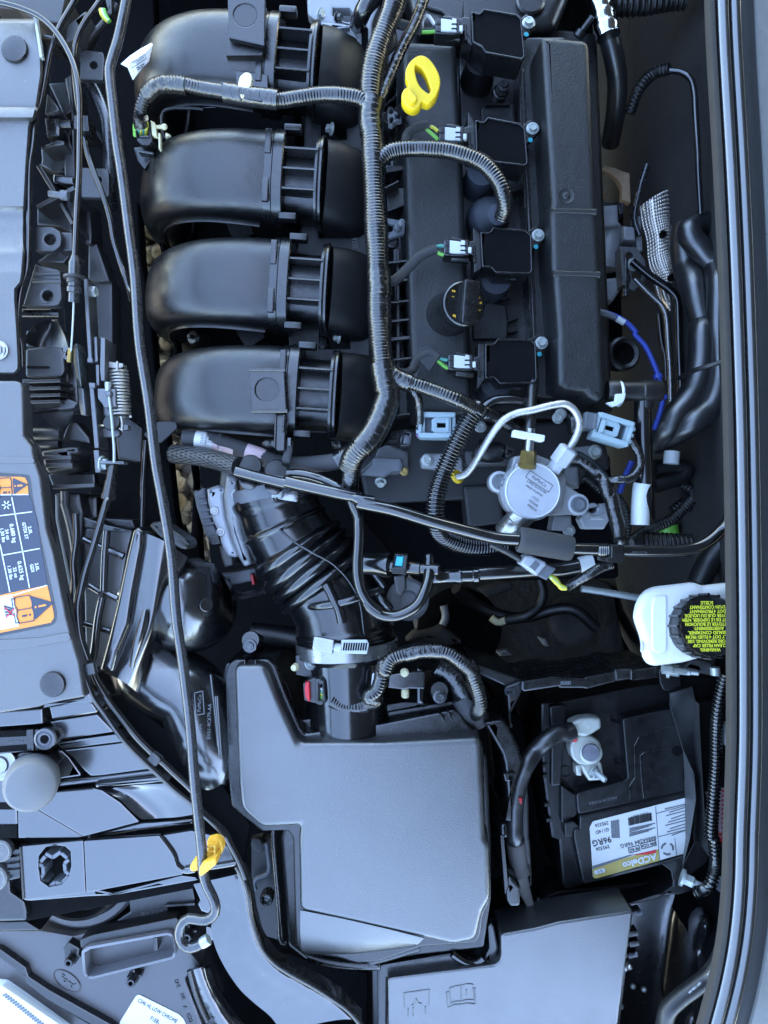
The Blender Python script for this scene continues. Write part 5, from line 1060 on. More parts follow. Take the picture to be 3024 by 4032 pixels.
for k in range(4): rib('frame_rib', Q1('23: 300,%d' % (600+k*11), 3), Q1('23: 400,%d' % (608+k*11), 3), .0016, .004, BLK, qc)
prism('lower_bracket', '23: 310,660 410,640 420,760 380,820 330,800', -14, -34, BLK, qc, bev=1.5, rnd=5)
cable('vapour_pipe', 'dark pipe running from the quick connector towards the brake reservoir', 'pipe', '23: 600,665,-30 760,665 900,650 1200,630 1500,610,-34; 33: 0,590,-36 180,560', 30, RUBG, -30, n=22)
o_ = lathe('pipe_coupler', Q1('23: 640,665', -28), (1, .03, 0), SC([(.012, -.004), (.0135, -.002), (.0135, .006), (.0125, .007), (.0125, .022), (.0135, .023), (.0135, .028), (.0118, .029), (.0118, .040), (.013, .041), (.013, .046), (.010, .048)], 0.6, 0.9), GLO, None, 28)
tag(o_, 'stepped black coupler on the dark pipe right of the quick connector', 'coupler')
o_ = tube('white_marker', '33: 165,555 270,535', S(33, -33), WHT, None, z=-34, n=20); tag(o_, 'white tape marker at the right end of the dark pipe', 'tape')
gc = thing('oxygen_sensor_connector', 'grey plug with green and yellow wires hanging under the foam sleeve', 'connector', Q1('23: 1470,570', -20))
prism('shell', '23: 1390,495 1430,490 1555,545 1560,570 1480,660 1345,560', -4, -26, MAC, gc, bev=2, rnd=6); prism('mouth', '23: 1555,560 1640,600 1560,695 1480,650', -8, -24, GRB, gc, bev=1.2, rnd=3)
box('shell_mark', Q1('23: 1465,575', -3.6), (.006, .008, .001), GRB, gc, rz=-40, bev=0)
for k, mt in enumerate((WYL, WGR, WWH, WYL)): tube('wire', QW('23: %d,%d; 33: -15,%d 20,%d 60,735' % (1580+k*8, 650+k*8, 672+k*8, 735-k*5), -20), .0022, mt, gc, n=8, ds=.002)
tube('loom', '33: 60,735,-20 120,700 220,640,-14 320,580 420,545', S(20, -16), TAP, gc, n=14)
tube('lead', '23: 1100,400,-12 1220,455 1345,525,-12', .0028, DRP, gc, n=8)

# deep clutter between engine and bulkhead: gearbox bits
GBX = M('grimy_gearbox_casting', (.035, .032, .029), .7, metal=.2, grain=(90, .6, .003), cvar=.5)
gb = thing('gearbox_clutter', 'dark blurred gearbox casings and levers deep below the hoses', 'gearbox', 'F: 1100,1300,-300')
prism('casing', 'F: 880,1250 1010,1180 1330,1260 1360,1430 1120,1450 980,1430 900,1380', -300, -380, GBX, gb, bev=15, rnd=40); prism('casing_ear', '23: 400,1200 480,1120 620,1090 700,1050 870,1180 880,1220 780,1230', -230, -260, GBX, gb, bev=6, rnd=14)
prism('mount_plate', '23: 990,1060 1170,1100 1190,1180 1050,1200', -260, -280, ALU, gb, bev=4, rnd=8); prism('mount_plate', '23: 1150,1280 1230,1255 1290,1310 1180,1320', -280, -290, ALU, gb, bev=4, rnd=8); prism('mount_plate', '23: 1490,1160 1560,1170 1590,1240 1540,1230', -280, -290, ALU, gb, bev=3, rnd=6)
tube('lever', '23: 720,900,-240 735,1000 700,1080', .005, ALU, gb, n=10); lathe('round_end', Q1('23: 850,1100', -240), (0, 0, 1), [(.05, -.02), (.052, -.004), (.047, 0), (.03, .001), (.028, -.006), (.0001, -.006)], DRK, gb, 32)
tube('wire_loop', '23: 1500,680,-200 1530,800 1500,900 1400,980 1230,1020,-210', .006, RUB, gb, n=10); tube('pale_wire', '23: 1230,1020,-210 1160,1035 1110,1000', .0045, CRM, gb, n=8)
prism('ac_pipe_block', '23: 400,270 440,260 450,440 420,450', -170, -180, MAC, gb, bev=2); prism('ac_bracket', '23: 560,250 640,280 690,360 690,540 590,560 640,480 620,380', -150, -165, GRB, gb, bev=3, rnd=8); lathe('bearing', Q1('23: 430,850', -130), (.2, .2, 1), [(.022, -.01), (.023, 0), (.019, .003), (.01, .002), (.009, -.004), (.0001, -.004)], ALU, gb, 28)
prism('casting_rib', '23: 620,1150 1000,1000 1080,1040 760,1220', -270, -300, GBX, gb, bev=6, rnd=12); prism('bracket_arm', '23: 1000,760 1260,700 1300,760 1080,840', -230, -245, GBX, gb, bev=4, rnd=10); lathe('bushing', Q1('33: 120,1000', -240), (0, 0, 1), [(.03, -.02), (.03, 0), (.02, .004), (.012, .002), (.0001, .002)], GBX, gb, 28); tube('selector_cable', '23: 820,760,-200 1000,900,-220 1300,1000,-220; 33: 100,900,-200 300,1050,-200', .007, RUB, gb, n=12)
tube('rod', '33: 180,740,-110 350,765 640,815', .0038, ZNC, gb, n=10); tube('green_stub', '33: 870,240,-150 880,330', .011, WGR, gb, n=10); tube('green_stub', '33: 1080,270,-150 1100,240 1140,250', .006, WGR, gb, n=10)
tube('conduit', '33: 640,385,-60 850,390 1050,400', .011, RUB, gb, n=16, corr=(.0045, .002)); tube('wire', '33: 560,380,-70 700,280,-90 900,190 1050,40', .0055, RUB, gb, n=12, corr=(.003, .001)); tube('wire', '32: 760,1090,-130 900,1080 1010,1100 990,1150 850,1200 760,1230', .009, RUB, gb, n=12)
tube('pale_tag', '32: 900,960,-100 890,1060', .008, WHT, gb, n=10); tube('wire', '33: 1110,700,-90 1180,550 1300,400', .012, RUB, gb, n=12); tube('wire', '32: 960,1200,-140 1060,1280 1040,1400; 33: 1000,60 900,130', .006, RUB, gb, n=10, corr=(.004, .0012))

# ---------------------------------------------------------------- air filter box
ab = thing('air_filter_box', 'large black air filter box with a broad smooth lid', 'air filter box', 'F: 790,1760,-200')
LID = ('14: 458,42 712,38 850,380 985,676 1659,672; 24: 1024,632 1045,1000 1062,1452; 25: 1098,60 1104,500 1035,610 985,838 800,876 0,696; '
       '15: 996,596 988,0; 14: 1000,1352 682,1370 518,1218 494,1000')
LDM = M('smooth_lid_plastic', (.010, .0105, .0115), .37, ior=2.15, grain=(1050, .55, .0004), dust=1.3, vs_=26, rvar=.07)
prism('lid', LID, -30, -75, LDM, ab, bev=5, seg=4, rnd=30, draft=3)
prism('lid_lip', '14: 388,120 410,40 460,-5 740,-10 800,40 880,260 1000,540 1040,600 1659,520; 24: 640,435 800,400 860,425 900,500 1010,640 1045,700 1060,1452; 25: 1100,470 1090,540 1040,640 1020,800 985,860; 25: 540,890 200,1010 0,1025; 15: 1300,980 1060,960 1000,935 960,880 940,0; 14: 900,1390 690,1400 660,1380 436,1190 405,900', -48, -62, SAT, ab, bev=2.0, seg=3, rnd=14)
prism('lower_body', '14: 360,150 390,20 800,0 900,200 1000,480 1659,430; 24: 800,330 900,420 1080,800 1110,1452; 25: 1110,500 1050,900 500,960 0,1060; 15: 1050,1000 900,880 840,0; 14: 860,1390 400,1180', -70, -230, BLK, ab, bev=3, rnd=14)
# sloping front face under the lid
fr = [[Q1('15: 1000,590', -29.6), Q1('15: 1330,655', -29.6), Q1('25: 0,682', -29.6), Q1('25: 300,752', -29.6), Q1('25: 560,818', -29.6)],
      [Q1('15: 1000,760', -31.5), Q1('15: 1330,800', -31.5), Q1('25: 0,815', -31.5), Q1('25: 250,835', -31.5), Q1('25: 520,858', -31.5)],
      [Q1('15: 1010,915', -35.5), Q1('15: 1330,925', -35.5), Q1('25: 0,930', -35.5), Q1('25: 200,910', -35.5), Q1('25: 500,872', -35.5)],
      [Q1('15: 1050,950', -41), Q1('15: 1330,950', -41), Q1('25: 0,945', -41), Q1('25: 200,925', -41), Q1('25: 480,885', -41)]]
strip('front_slope', fr, LDM, ab, thick=.002, ang=40)
tube('front_lip', '15: 1060,958,-58 1200,1000 1350,1025 1500,1035 1659,1032; 25: 100,1010 250,965 400,920 520,885', .0048, SAT, ab, n=14, z=-58)
for c_ in ('14: 545,-2 548,90', '14: 632,-2 634,88', '24: 690,440 730,505', '24: 752,420 790,492'): a_, b_ = QW(c_, -34); rib('lid_rib', a_, b_, .0016, .02, SAT, ab)
for c_ in ('13: 578,1240', '24: 692,310'):
    p_ = Q1(c_, -36); lathe('screw_boss', p_-Vector((0, 0, .03)), Vector((-p_.x*.1, .25, 1)), SC([(.0115, -.02), (.0112, .018), (.0100, .022)], 0.82, 1), SAT, ab, 24); bolt(p_-Vector((0, .0, .007)), .0047, STD, ab, h=1.1)
prism('rear_ledge', '14: 1005,490 1390,430 1659,370; 24: 400,340 560,350 600,360 0,470; 14: 1659,480 1060,590', -66, -90, BLK, ab, bev=2, rnd=6)
prism('strap_bracket', '24: 270,110 560,92 572,110 565,235 430,232 390,240 260,225', -46, -56, GLO, ab, bev=1.2, rnd=5); prism('strap_post', '24: 500,60 555,70 560,360 500,360', -50, -80, GLO, ab, bev=3, rnd=6)
for k in range(4): lathe('barbed_pin', Q1('24: 405,%d' % (245+k*14), -54), (0, -1, 0), SC([(.0055, -.003), (.0075, 0), (.0055, .003)], 0.55, 0.7), CRM, ab, 16)
lathe('barbed_pin_top', Q1('24: 400,100', -46), (0, 0, 1), SC([(.007, -.002), (.007, .001), (.004, .003)], 0.6, 0.7), CRM, ab, 16)
cable('duct_behind_box', 'dark blurred pipe passing behind the filter box', 'pipe', '13: 600,1130,-140 800,1150 1040,1180', 45, RUB, -140, n=18)
# slim edge wall left of the filter box and its bolt
sw = thing('side_bracket', 'black sheet bracket with a bolt in the gap left of the filter box', 'bracket', Q1('15: 740,500', -150))
tube('bracket_edge', '14: 780,1380,-70; 15: 780,0 800,250 820,480 835,700 840,810 850,845 885,855', .0028, SAT, sw, z=-70, n=10)
prism('bracket_plate', '15: 600,0 780,0 830,500 850,840 700,800 640,560 600,300', -150, -158, DRP, sw, bev=1); lathe('bolt_collar', Q1('15: 722,508', -120), (0, 0, 1), SC([(.018, -.03), (.018, -.004), (.015, 0), (.012, -.002), (.011, -.012)], 0.4, 0.5), STD, sw, 26); bolt(Q1('15: 722,512', -128), .0036, ZNC, sw)
tube('bracket_edge', '15: 725,40 742,280 700,310 640,330 620,380 640,420', .0026, GRB, sw, z=-140, n=8); prism('hinge_block', '15: 590,40 680,10 720,60 680,130 600,110', -140, -160, DRP, sw, bev=3, rnd=8); lathe('hinge_pin', Q1('15: 640,45', -132), (0, 0, 1), SC([(.015, -.01), (.014, 0), (.0001, .001)], 0.4, 0.6), DRP, sw, 20)
prism('lower_panel', '15: 760,960 900,940 1100,1020 1550,1100 1550,1600 1300,1500 900,1200', -170, -180, DRK, sw, bev=2)
# ---------------------------------------------------------------- battery and its surroundings
BZ = -108
BAT = M('battery_case', (.0032, .0033, .0038), .36, ior=1.5, grain=(700, .15, .0004), dust=.35)
ba = thing('battery', 'black car battery with a white and gold product label on its lid', 'battery', 'F: 1380,1700,-260')
prism('case', '24: 1515,350 1600,345; 34: 0,330 640,200 1340,120; 34: 1400,1409; 35: 1300,80 1000,170 210,372 60,415 30,380; 35: 0,20; 24: 1600,1452 1560,1180 1530,950 1510,620', BZ-20, -270, BAT, ba, bev=2.5, rnd=8)
prism('lid_raised', '34: 505,470 540,455 850,388 1340,290 1380,1000 1010,1040 170,1222 150,1210 140,1065 160,1050 520,955 545,930', BZ, BZ-26, BAT, ba, bev=1.5, rnd=6)
prism('lid_panel', '34: 165,1235 1010,1048 1390,970; 35: 1400,20 1000,155 215,365 190,340 120,0; 34: 120,1340 165,1330', BZ-1, BZ-26, BAT, ba, bev=1.6, rnd=8)
prism('lid_corner', '34: 20,990 140,1070 150,1220 40,1300 20,1280', BZ-8, BZ-26, BAT, ba, bev=1.2, rnd=5); prism('side_rail', '24: 1585,380 1659,365; 34: 60,360 20,990 -60,1000; 24: 1600,600', BZ-10, BZ-24, BAT, ba, bev=1.5, rnd=8)
prism('edge_block', '34: 45,1290 120,1275 180,1330 120,1345 110,1400 50,1400', BZ-3, BZ-26, BAT, ba, bev=1, rnd=3)
for k, (a_, b_) in enumerate((('24: 1510,610', '24: 1545,605'), ('24: 1530,865', '24: 1565,860'), ('24: 1530,950', '24: 1565,945'), ('24: 1545,1185', '24: 1585,1182'), ('24: 1560,1310', '24: 1600,1305'))): rib('side_notch', Q1(a_, BZ-16), Q1(b_, BZ-16), .004, .02, BAT, ba)
rib('lid_seam', Q1('34: 165,1228', BZ+.6), Q1('34: 1010,1042', BZ+.6), .0022, .003, MAT, ba)
for s_ in ('34: 915,520 640,610 605,680 610,930 565,1000 570,1105', '34: 900,690 680,735 650,760 665,990 680,1095'):
    pts = QW(s_, BZ+.8)
    for a_, b_ in zip(pts, pts[1:]): rib('lid_groove', a_, b_, .0018, .0022, SAT, ba)
rib('lid_groove', Q1('34: 415,475', BZ-16), Q1('34: 545,512', BZ+1), .003, .004, BAT, ba); rib('lid_groove', Q1('34: 440,812', BZ-16), Q1('34: 575,858', BZ+1), .003, .004, BAT, ba)
lathe('vent_hole', Q1('34: 940,720', BZ+.5), (0, 0, 1), SC([(.012, -.002), (.0118, 0), (.0001, 0)], 0.45, 1), MAT, ba, 26)
lathe('polarity_mark', Q1('34: 52,880', BZ-19.6), (0, 0, 1), SC([(.0105, 0), (.0105, .0012), (.0095, .0012), (.0095, 0), (.0105, 0)], 0.57, 1), BAT, ba, 26)
text('mould_text', 'MADE IN KOREA', Q1('34: 350,1110', BZ+.4), .0095, INM, ba, rz=193, sx=.9)
text('mould_text', 'VCON', Q1('34: 650,490', BZ+.3), .008, BAT, ba, rz=10)
# label
lbz = BZ-.4
lbl = prism('label', '34: 245,1330 270,1278 1015,1088 1090,1075; 35: 1020,0 1000,122 800,176 295,322 272,310 255,40', lbz, lbz-1, PAP, ba, bev=.15, rnd=5)
lbl['label'] = 'white and gold printed product label'
prism('gold_band', '35: 268,238 340,215 560,150 790,88 802,178 295,321 274,310', lbz+.25, lbz-.3, ING, lbl, bev=0)
prism('red_stripe', '35: 590,135 775,92 768,118 700,130', lbz+.45, lbz, INR, lbl, bev=0); prism('grey_stripe', '35: 268,222 560,135 600,130 345,222 268,245', lbz+.4, lbz, GRB, lbl, bev=0)
RZB = 196
text('brand_lettering', 'ACDelco', Q1('35: 640,180', lbz+.7), .0200, INW, lbl, rz=RZB, bold=.0003, sx=1.02)
for t_, c_, s_, bo in (('88866284 96RG', '35: 630,30', .0125, 0), ('590 CCA', '35: 712,52', .0085, .0001), ('95 RC', '35: 598,88', .0085, .0001), ('96RG', '35: 340,25', .0190, .0001), ('295326', '35: 348,78', .0105, 0), ('G114D', '34: 345,1352', .0105, 0), ('295326', '34: 340,1300', .0105, 0), ('9 35491 03395 9', '34: 640,1225', .0058, 0)):
    text('print', t_, Q1(c_, lbz+.5), s_, INK, lbl, rz=RZB-2, bold=bo)
for c_, w_, h_ in (('35: 712,52', .0160, .0056), ('35: 598,88', .0118, .0056)):
    c = Q1(c_, lbz+.5); R_ = Matrix.Rotation(math.radians(14), 3, 'Z'); pp = [c+R_ @ Vector((x*w_/2, y*h_/2, 0)) for x, y in ((-1, 1), (1, 1), (1, -1), (-1, -1))]
    for i in range(4): rib('print_box', pp[i], pp[(i+1) % 4], .0006, .0003, INK, lbl, bev=0)
for k in range(22): rib('bar_code', Q1('34: %d,%d' % (553+k*8.4, 1250-k*1.9), lbz+.5), Q1('34: %d,%d' % (558+k*8.4, 1312-k*1.9), lbz+.5), random.choice((.0006, .0010, .0015)), .0003, INK, lbl, bev=0)
for k in range(9): rib('small_bar', Q1('34: %d,%d' % (415+k*7.5, 1275-k*1.5), lbz+.5), Q1('34: %d,%d' % (422+k*7.5, 1409), lbz+.5), .0007, .0003, GRB, lbl, bev=0)
for k in range(6): rib('print_line', Q1('34: %d,%d' % (560, 1335+k*12), lbz+.5), Q1('34: %d,%d' % (765-(k % 3)*25, 1292+k*12), lbz+.5), .0009, .0003, GRB, lbl, bev=0)
for k in range(9): rib('print_line', Q1('34: %d,%d' % (840+(k*37) % 60, 1180+k*26), lbz+.5), Q1('34: %d,%d' % (1005, 1140+k*26), lbz+.5), .0009, .0003, GRB, lbl, bev=0)
for a_, b_ in (('34: 768,1160', '35: 800,180'), ('34: 775,1215', '34: 1012,1150'), ('34: 790,1400', '34: 1000,1345'), ('35: 920,0', '35: 935,140')): rib('print_rule', Q1(a_, lbz+.5), Q1(b_, lbz+.5), .0006, .0003, GRB, lbl, bev=0)
for k in range(3):
    a = 2.094*k+.5; c = Q1('35: 862,85', lbz+.5); pp = [c+Vector((math.cos(a+t), math.sin(a+t), 0))*.0062 for t in (-.75, 0, .55)]
    for x_, y_ in zip(pp, pp[1:]): rib('recycling_arrow', x_, y_, .0020, .0003, GRB, lbl, bev=0)
for k, (u, v) in enumerate(((300, 270), (326, 263), (350, 256))): lathe('print_dot', Q1('35: %d,%d' % (u, v), lbz+.3), (0, 0, 1), [(.0024, 0), (.0024, .0003), (.0013 if k == 0 else .0001, .0003)], INW, lbl, 18)
# second label corner at the right, red and white
wl2 = prism('warning_label', '34: 1165,1050 1320,1010 1350,1200 1345,1409; 35: 1340,30 1278,30; 34: 1270,1300', BZ+2, BZ, PAPP, ba, bev=.2); prism('warning_red', '34: 1260,1375 1345,1355; 35: 1340,28 1275,35', BZ+2.5, BZ+1, RED, ba, bev=0)
for k in range(9): rib('warning_print', Q1('34: %d,%d' % (1290, 1040+k*36), BZ+2.4), Q1('34: %d,%d' % (1335, 1030+k*36), BZ+2.4), .0018, .0003, INR, ba, bev=0)
text('warning_print', 'VENENO', Q1('34: 1305,1392', BZ+2.9), .010, INW, ba, rz=190)
tc_ = thing('battery_terminal', 'pale zinc battery clamp with bolt on the lead post', 'terminal', Q1('34: 230,740', BZ))
TZ = M('zinc_cast_clamp', (.42, .43, .38), .5, metal=.5, grain=(250, .5, .0008), cvar=.25)
prism('clamp_ring', '34: 85,690 110,620 170,590 260,600 330,650 350,720 330,790 250,840 160,830 105,780', BZ+4, BZ-14, TZ, tc_, bev=2.5, seg=3, rnd=14); lathe('lead_post', Q1('34: 258,735', BZ+10), (0, 0, 1), SC([(.0125, -.02), (.0118, -.002), (.0108, 0), (.0001, .0004)], 0.8, 0.9), M('lead_post', (.22, .23, .27), .4, metal=.7), tc_, 30); lathe('post_collar', Q1('34: 255,735', BZ+5), (0, 0, 1), SC([(.0150, -.004), (.0150, .001), (.013, .002)], 0.78, 1), TZ, tc_, 30)
prism('cable_lug', '34: 92,500 170,462 260,452 335,462 340,540 270,585 225,610 150,600 110,580', BZ+8, BZ-8, TZ, tc_, bev=3, seg=3, rnd=10); prism('clamp_foot', '34: 170,830 260,825 330,800 345,830 360,930 340,955 240,960 200,900', BZ+3, BZ-14, TZ, tc_, bev=2.5, rnd=6); prism('foot_side', '34: 130,835 175,830 185,920 140,915', BZ-2, BZ-14, TZ, tc_, bev=2, rnd=4)
bolt(Q1('34: 275,880', BZ+3), .0050, ZNC, tc_, axis=(.55, -.35, .7), h=1.0); lathe('bolt_thread', Q1('34: 300,895', BZ+8), (.55, -.35, .7), SC([(.0045, 0), (.0045, .012), (.0035, .0135)], 0.72, 0.9), ZNC, tc_, 14); lathe('red_seal', Q1('34: 108,570', BZ), (-.9, -.2, 0), [(.010, -.002), (.0105, 0), (.010, .003)], RED, tc_, 20)
bc = thing('battery_cable', 'thick black taped battery cable curving from the clamp down the battery side', 'cable', 'F: 1110,1760,-90')
CBL = uvbump(M('cable_sheath', (.010, .010, .011), .34, ior=1.8), 'tape', 120, 2.0, .35, .001)
tube('cable', '34: 110,555,-100 40,580,-96; 24: 1659,590,-94 1560,655,-90 1470,740 1400,840,-84 1350,950 1315,1080 1300,1200 1295,1330 1300,1452; 25: 1310,20,-90', S(35, -88), CBL, bc, n=20, ds=.003)
tube('cloth_wrap', '25: 1302,20,-88 1315,120 1335,230,-96 1355,300', S(37, -90), uvbump(M('pale_cloth_tape', (.09, .083, .080), .85, ior=1.4), 'tape', 160, 3, .4, .001), bc, n=18, ds=.003); tube('frayed_end', '25: 1340,300,-96 1370,400,-100 1410,500,-104 1430,560,-106', lambda s: S(33, -96)*(1-.55*s), M('grey_tape_end', (.13, .12, .11), .85), bc, n=14, sq=.5)
prism('red_nick', '24: 1330,1125 1360,1122 1358,1178 1342,1170', -74, -77, RED, bc, bev=.5)
hb = thing('battery_hold_down', 'twisted black steel hold-down strap across the battery with studs at both ends', 'bracket', Q1('34: 1020,600', -90))
STRP = M('strap_black_paint', (.012, .013, .014), .42, ior=1.8, dust=.5); STRE = M('strap_edge_grey', (.05, .052, .056), .45, ior=1.6, dust=.4)  # turned edge of the strap gets a paler grey than its face
strip('strap', [[Q1('34: 885,262', -84), Q1('34: 960,240', -82), Q1('34: 1060,210', -84)], [Q1('34: 885,370', -84), Q1('34: 970,350', -82), Q1('34: 1082,320', -84)], [Q1('34: 940,540', -80), Q1('34: 1010,520', -86), Q1('34: 1085,510', -88)], [Q1('34: 990,710', -76), Q1('34: 1040,700', -86), Q1('34: 1080,690', -90)], [Q1('34: 1062,880', -72), Q1('34: 1075,880', -84), Q1('34: 1095,880', -92)], [Q1('34: 1088,1100', -70), Q1('34: 1095,1100', -84), Q1('34: 1110,1100', -92)], [Q1('35: 1075,20', -70), Q1('35: 1090,25', -84), Q1('35: 1120,30', -92)]], STRP, hb, thick=.003, ang=30)
strip('strap_edge', [[Q1('34: 890,370', -83), Q1('34: 912,400', -100)], [Q1('34: 985,700', -76), Q1('34: 1020,720', -104)], [Q1('34: 1072,900', -70), Q1('34: 1000,960', -104)], [Q1('34: 1088,1100', -68), Q1('34: 1005,1100', -105)], [Q1('35: 1040,0', -68), Q1('35: 1010,10', -105)], [Q1('35: 985,215', -84), Q1('35: 980,220', -105)]], STRE, hb, thick=.0015, ang=30)
strip('strap_wing', [[Q1('34: 1082,320', -84), Q1('34: 1112,345', -70)], [Q1('34: 1075,500', -88), Q1('34: 1118,520', -68)], [Q1('34: 1050,740', -96), Q1('34: 1128,720', -66)], [Q1('34: 1110,950', -94), Q1('34: 1140,940', -66)], [Q1('34: 1110,1200', -94), Q1('34: 1155,1180', -66)], [Q1('35: 1090,0', -94), Q1('35: 1180,-20', -66)], [Q1('35: 1150,90', -94), Q1('35: 1190,145', -70)]], STRP, hb, thick=.002, ang=30)
prism('lower_plate', '35: 1090,0 1155,110 1190,150 1160,210 1040,295 985,265 990,200', -86, -89, BLK, hb, bev=.8, rnd=4)
prism('upper_plate', '34: 790,65 965,60 970,210 880,245 830,235 805,180', -88, -91, BLK, hb, bev=.8, rnd=5)
prism('foot_plate', '35: 815,205 990,150 985,240 1000,300 905,340 890,260', -92, -95, BLK, hb, bev=.8, rnd=4)
for c_, ax_ in (('34: 870,75', (1, -.05, .35)), ('35: 985,315', (1, -.35, .35))):
    p_ = Q1(c_, -78); lathe('washer', p_, ax_, SC([(.013, -.002), (.013, .001), (.008, .0012)], 0.65, 1), ZNC, hb, 24); lathe('nut', p_, ax_, SC([(.009, .001), (.009, .012), (.008, .013)], 0.65, 0.8), ZNC, hb, 6, ang=20); lathe('stud', p_, ax_, SC([(.006, .012), (.006, .024), (.0045, .025), (.0045, .033), (.003, .034)], 0.6, 0.85), ZNC, hb, 16)
cable('corrugated_conduit', 'black corrugated conduit running down between battery strap and cowl seal', 'conduit', '34: 1320,120,-40 1295,220 1262,400 1250,600,-44 1248,800 1235,1000 1220,1200 1215,1409; 35: 1232,20 1245,150 1235,270,-50 1200,370 1150,420,-60 1090,430,-66', 21, GLO, -44, n=20, corr=(.0036, .0022))
# battery tray walls
tw = thing('battery_box', 'black plastic battery box walls and clips around the battery', 'battery box', 'F: 1120,1600,-150')
prism('front_wall', '24: 1045,508 1200,488 1262,560 1330,710 1366,830 1330,930 1290,1060 1245,1330 1250,1200 1218,850 1195,760', -52, -150, SAT, tw, bev=2.5, seg=3, rnd=10)
prism('front_wall', '24: 1190,1340 1230,1330 1245,1452; 25: 1205,0 1228,400 1255,300 1350,400 1345,540 1330,560 1265,560 1235,510; 24: 1190,1452', -56, -160, SAT, tw, bev=2.5, rnd=8)
prism('inner_wall', '24: 1370,860 1415,1100 1420,1452; 25: 1425,0 1450,400 1420,400 1345,300 1300,0; 24: 1300,1300 1330,1000', -100, -200, BLK, tw, bev=2, rnd=6)
prism('rear_wall', '24: 1355,170 1615,130 1659,125; 34: 0,132 200,140 220,128 440,88 455,65 500,60 590,75 790,45 800,140 600,162 575,150 450,172 225,228 190,222 0,222; 24: 1659,215 1375,258 1352,240', -70, -160, SAT, tw, bev=2, rnd=5)
prism('rear_step', '34: 440,70 590,62 592,150 450,165', -66, -90, BLK, tw, bev=2, rnd=4); rib('rear_step_edge', Q1('34: 588,80', -64), Q1('34: 590,155', -64), .004, .03, SAT, tw)
for k in range(6): rib('mould_bar', Q1('34: %d,165' % (20+k*14), -69.6), Q1('34: %d,195' % (20+k*14), -69.6), .0012, .0005, INM, tw, bev=0)
prism('corner_post', '24: 1222,215 1350,165 1362,250 1268,440 1275,560 1250,500 1240,300', -76, -200, BLK, tw, bev=2, rnd=4); prism('corner_clip', '24: 1225,240 1300,232 1300,282 1228,285', -72, -80, GRB, tw, bev=.8, holes=['24: 1238,252 1290,246 1290,272 1240,274'])
prism('corner_rail', '24: 960,20 1340,150 1350,170 1225,215 1000,110', -80, -180, BLK, tw, bev=2, rnd=5)
prism('wall_clip', '24: 1208,925 1290,925 1306,945 1300,985 1222,990', -48, -56, SAT, tw, bev=1, rnd=4, holes=[circ('24: 1278,953', 11, 14, -48)])
prism('lower_wall', '25: 1360,560 1490,700 1659,590; 35: 0,640 460,530 780,460 900,380 905,330 960,300 1060,420 960,450 780,462 480,560 60,690 0,700; 25: 1500,755 1480,740 1350,570', -122, -200, BLK, tw, bev=2, rnd=5)
prism('tray_floor', '35: 0,420 200,400 900,330 900,400 460,540 0,650; 25: 1500,720 1500,500', -150, -210, BLK, tw, bev=2)
prism('corner_gusset', '25: 1355,565 1495,700 1480,730', -112, -170, SAT, tw, bev=1); tube('corner_edge', '25: 1490,480 1495,600 1500,700', .0028, SAT, tw, z=-112, n=8)
prism('corner_notch', '25: 1485,700 1555,678 1558,720 1500,745', -112, -122, SAT, tw, bev=.8, holes=['25: 1498,705 1545,690 1546,712 1506,728']); prism('corner_notch', '25: 1625,655 1659,650 1659,720 1630,728', -112, -122, SAT, tw, bev=.8)
prism('box_outer', 'F: 1060,1500 1130,1560 1180,1900 1140,1990 1100,1800', -170, -260, DRK, tw, bev=2)
# brake fluid reservoir
br = thing('brake_reservoir', 'white translucent brake fluid reservoir half under the cowl seal', 'reservoir', Q1('33: 1000,1050', -100))
prism('tank', '33: 605,975 625,880 650,815 700,760 770,730 1060,697 1110,700 1155,722 1420,690 1420,1262 1290,1268 1130,1302 990,1338 770,1366 715,1345 680,1290 668,1150', -30, -62, WRES, br, bev=8, seg=5, rnd=40, draft=-9)
tube('tank_seam', '33: 660,1240 668,1000,-45 690,830 740,780 1000,745 1110,760 1180,800', .0016, WRES, br, z=-28.5, n=8)
prism('tank_panel', '33: 760,800 860,790 860,1240 800,1260 740,1230 740,880', -28.6, -32, WRES, br, bev=1.3, rnd=14)
cb0, ct0 = Q1('33: 1114,1037', -31), Q1('33: 1208,1040', 0); axc = ct0-cb0; Lc = axc.length; axn = axc.normalized()
rcap = lathe('cap', cb0, axc, [(.0295, -.004), (.0300, 0), (.0292, .003), (.0286, Lc-.003), (.0270, Lc), (.0262, Lc-.0006), (.0001, Lc-.0006)], SAT, br, 60)
Rq = Vector((0, 0, 1)).rotation_difference(axn).to_matrix()
for k in range(20):
    a = 2*math.pi*k/20; d_ = Rq @ Vector((math.cos(a), math.sin(a), 0)); p0 = cb0+d_*.0298+axn*.004; p1 = cb0+d_*.0292+axn*(Lc-.001); tube('cap_rib', [p0, p1], .0013, SAT, rcap, n=6, smooth=False, ds=.03)
RT = Vector((0, 0, 1)).rotation_difference(axn).to_matrix().to_4x4() @ Matrix.Rotation(math.radians(181), 4, 'Z')
LN = ['WARNING:', 'CLEAN FILLER CAP', 'BEFORE REMOVING. USE', 'ONLY DOT 4 FLUID FROM', 'A SEALED CONTAINER.', 'AVERTISSEMENT:', 'NETTOYER LE BOUCHON', "AVANT DE LE DEPOSER. N'EM-", 'PLOYER QUE DU LIQUIDE', 'DOT 4 PROVENANT', "D'UN CONTENANT", 'SCELLE']
for k, t_ in enumerate(LN): text('cap_print', t_, ct0-axn*.0005+(RT @ Vector((.002, .0208-k*.00385, 0))), .0088, INY, rcap, R=RT, bold=.00012, sx=.86)
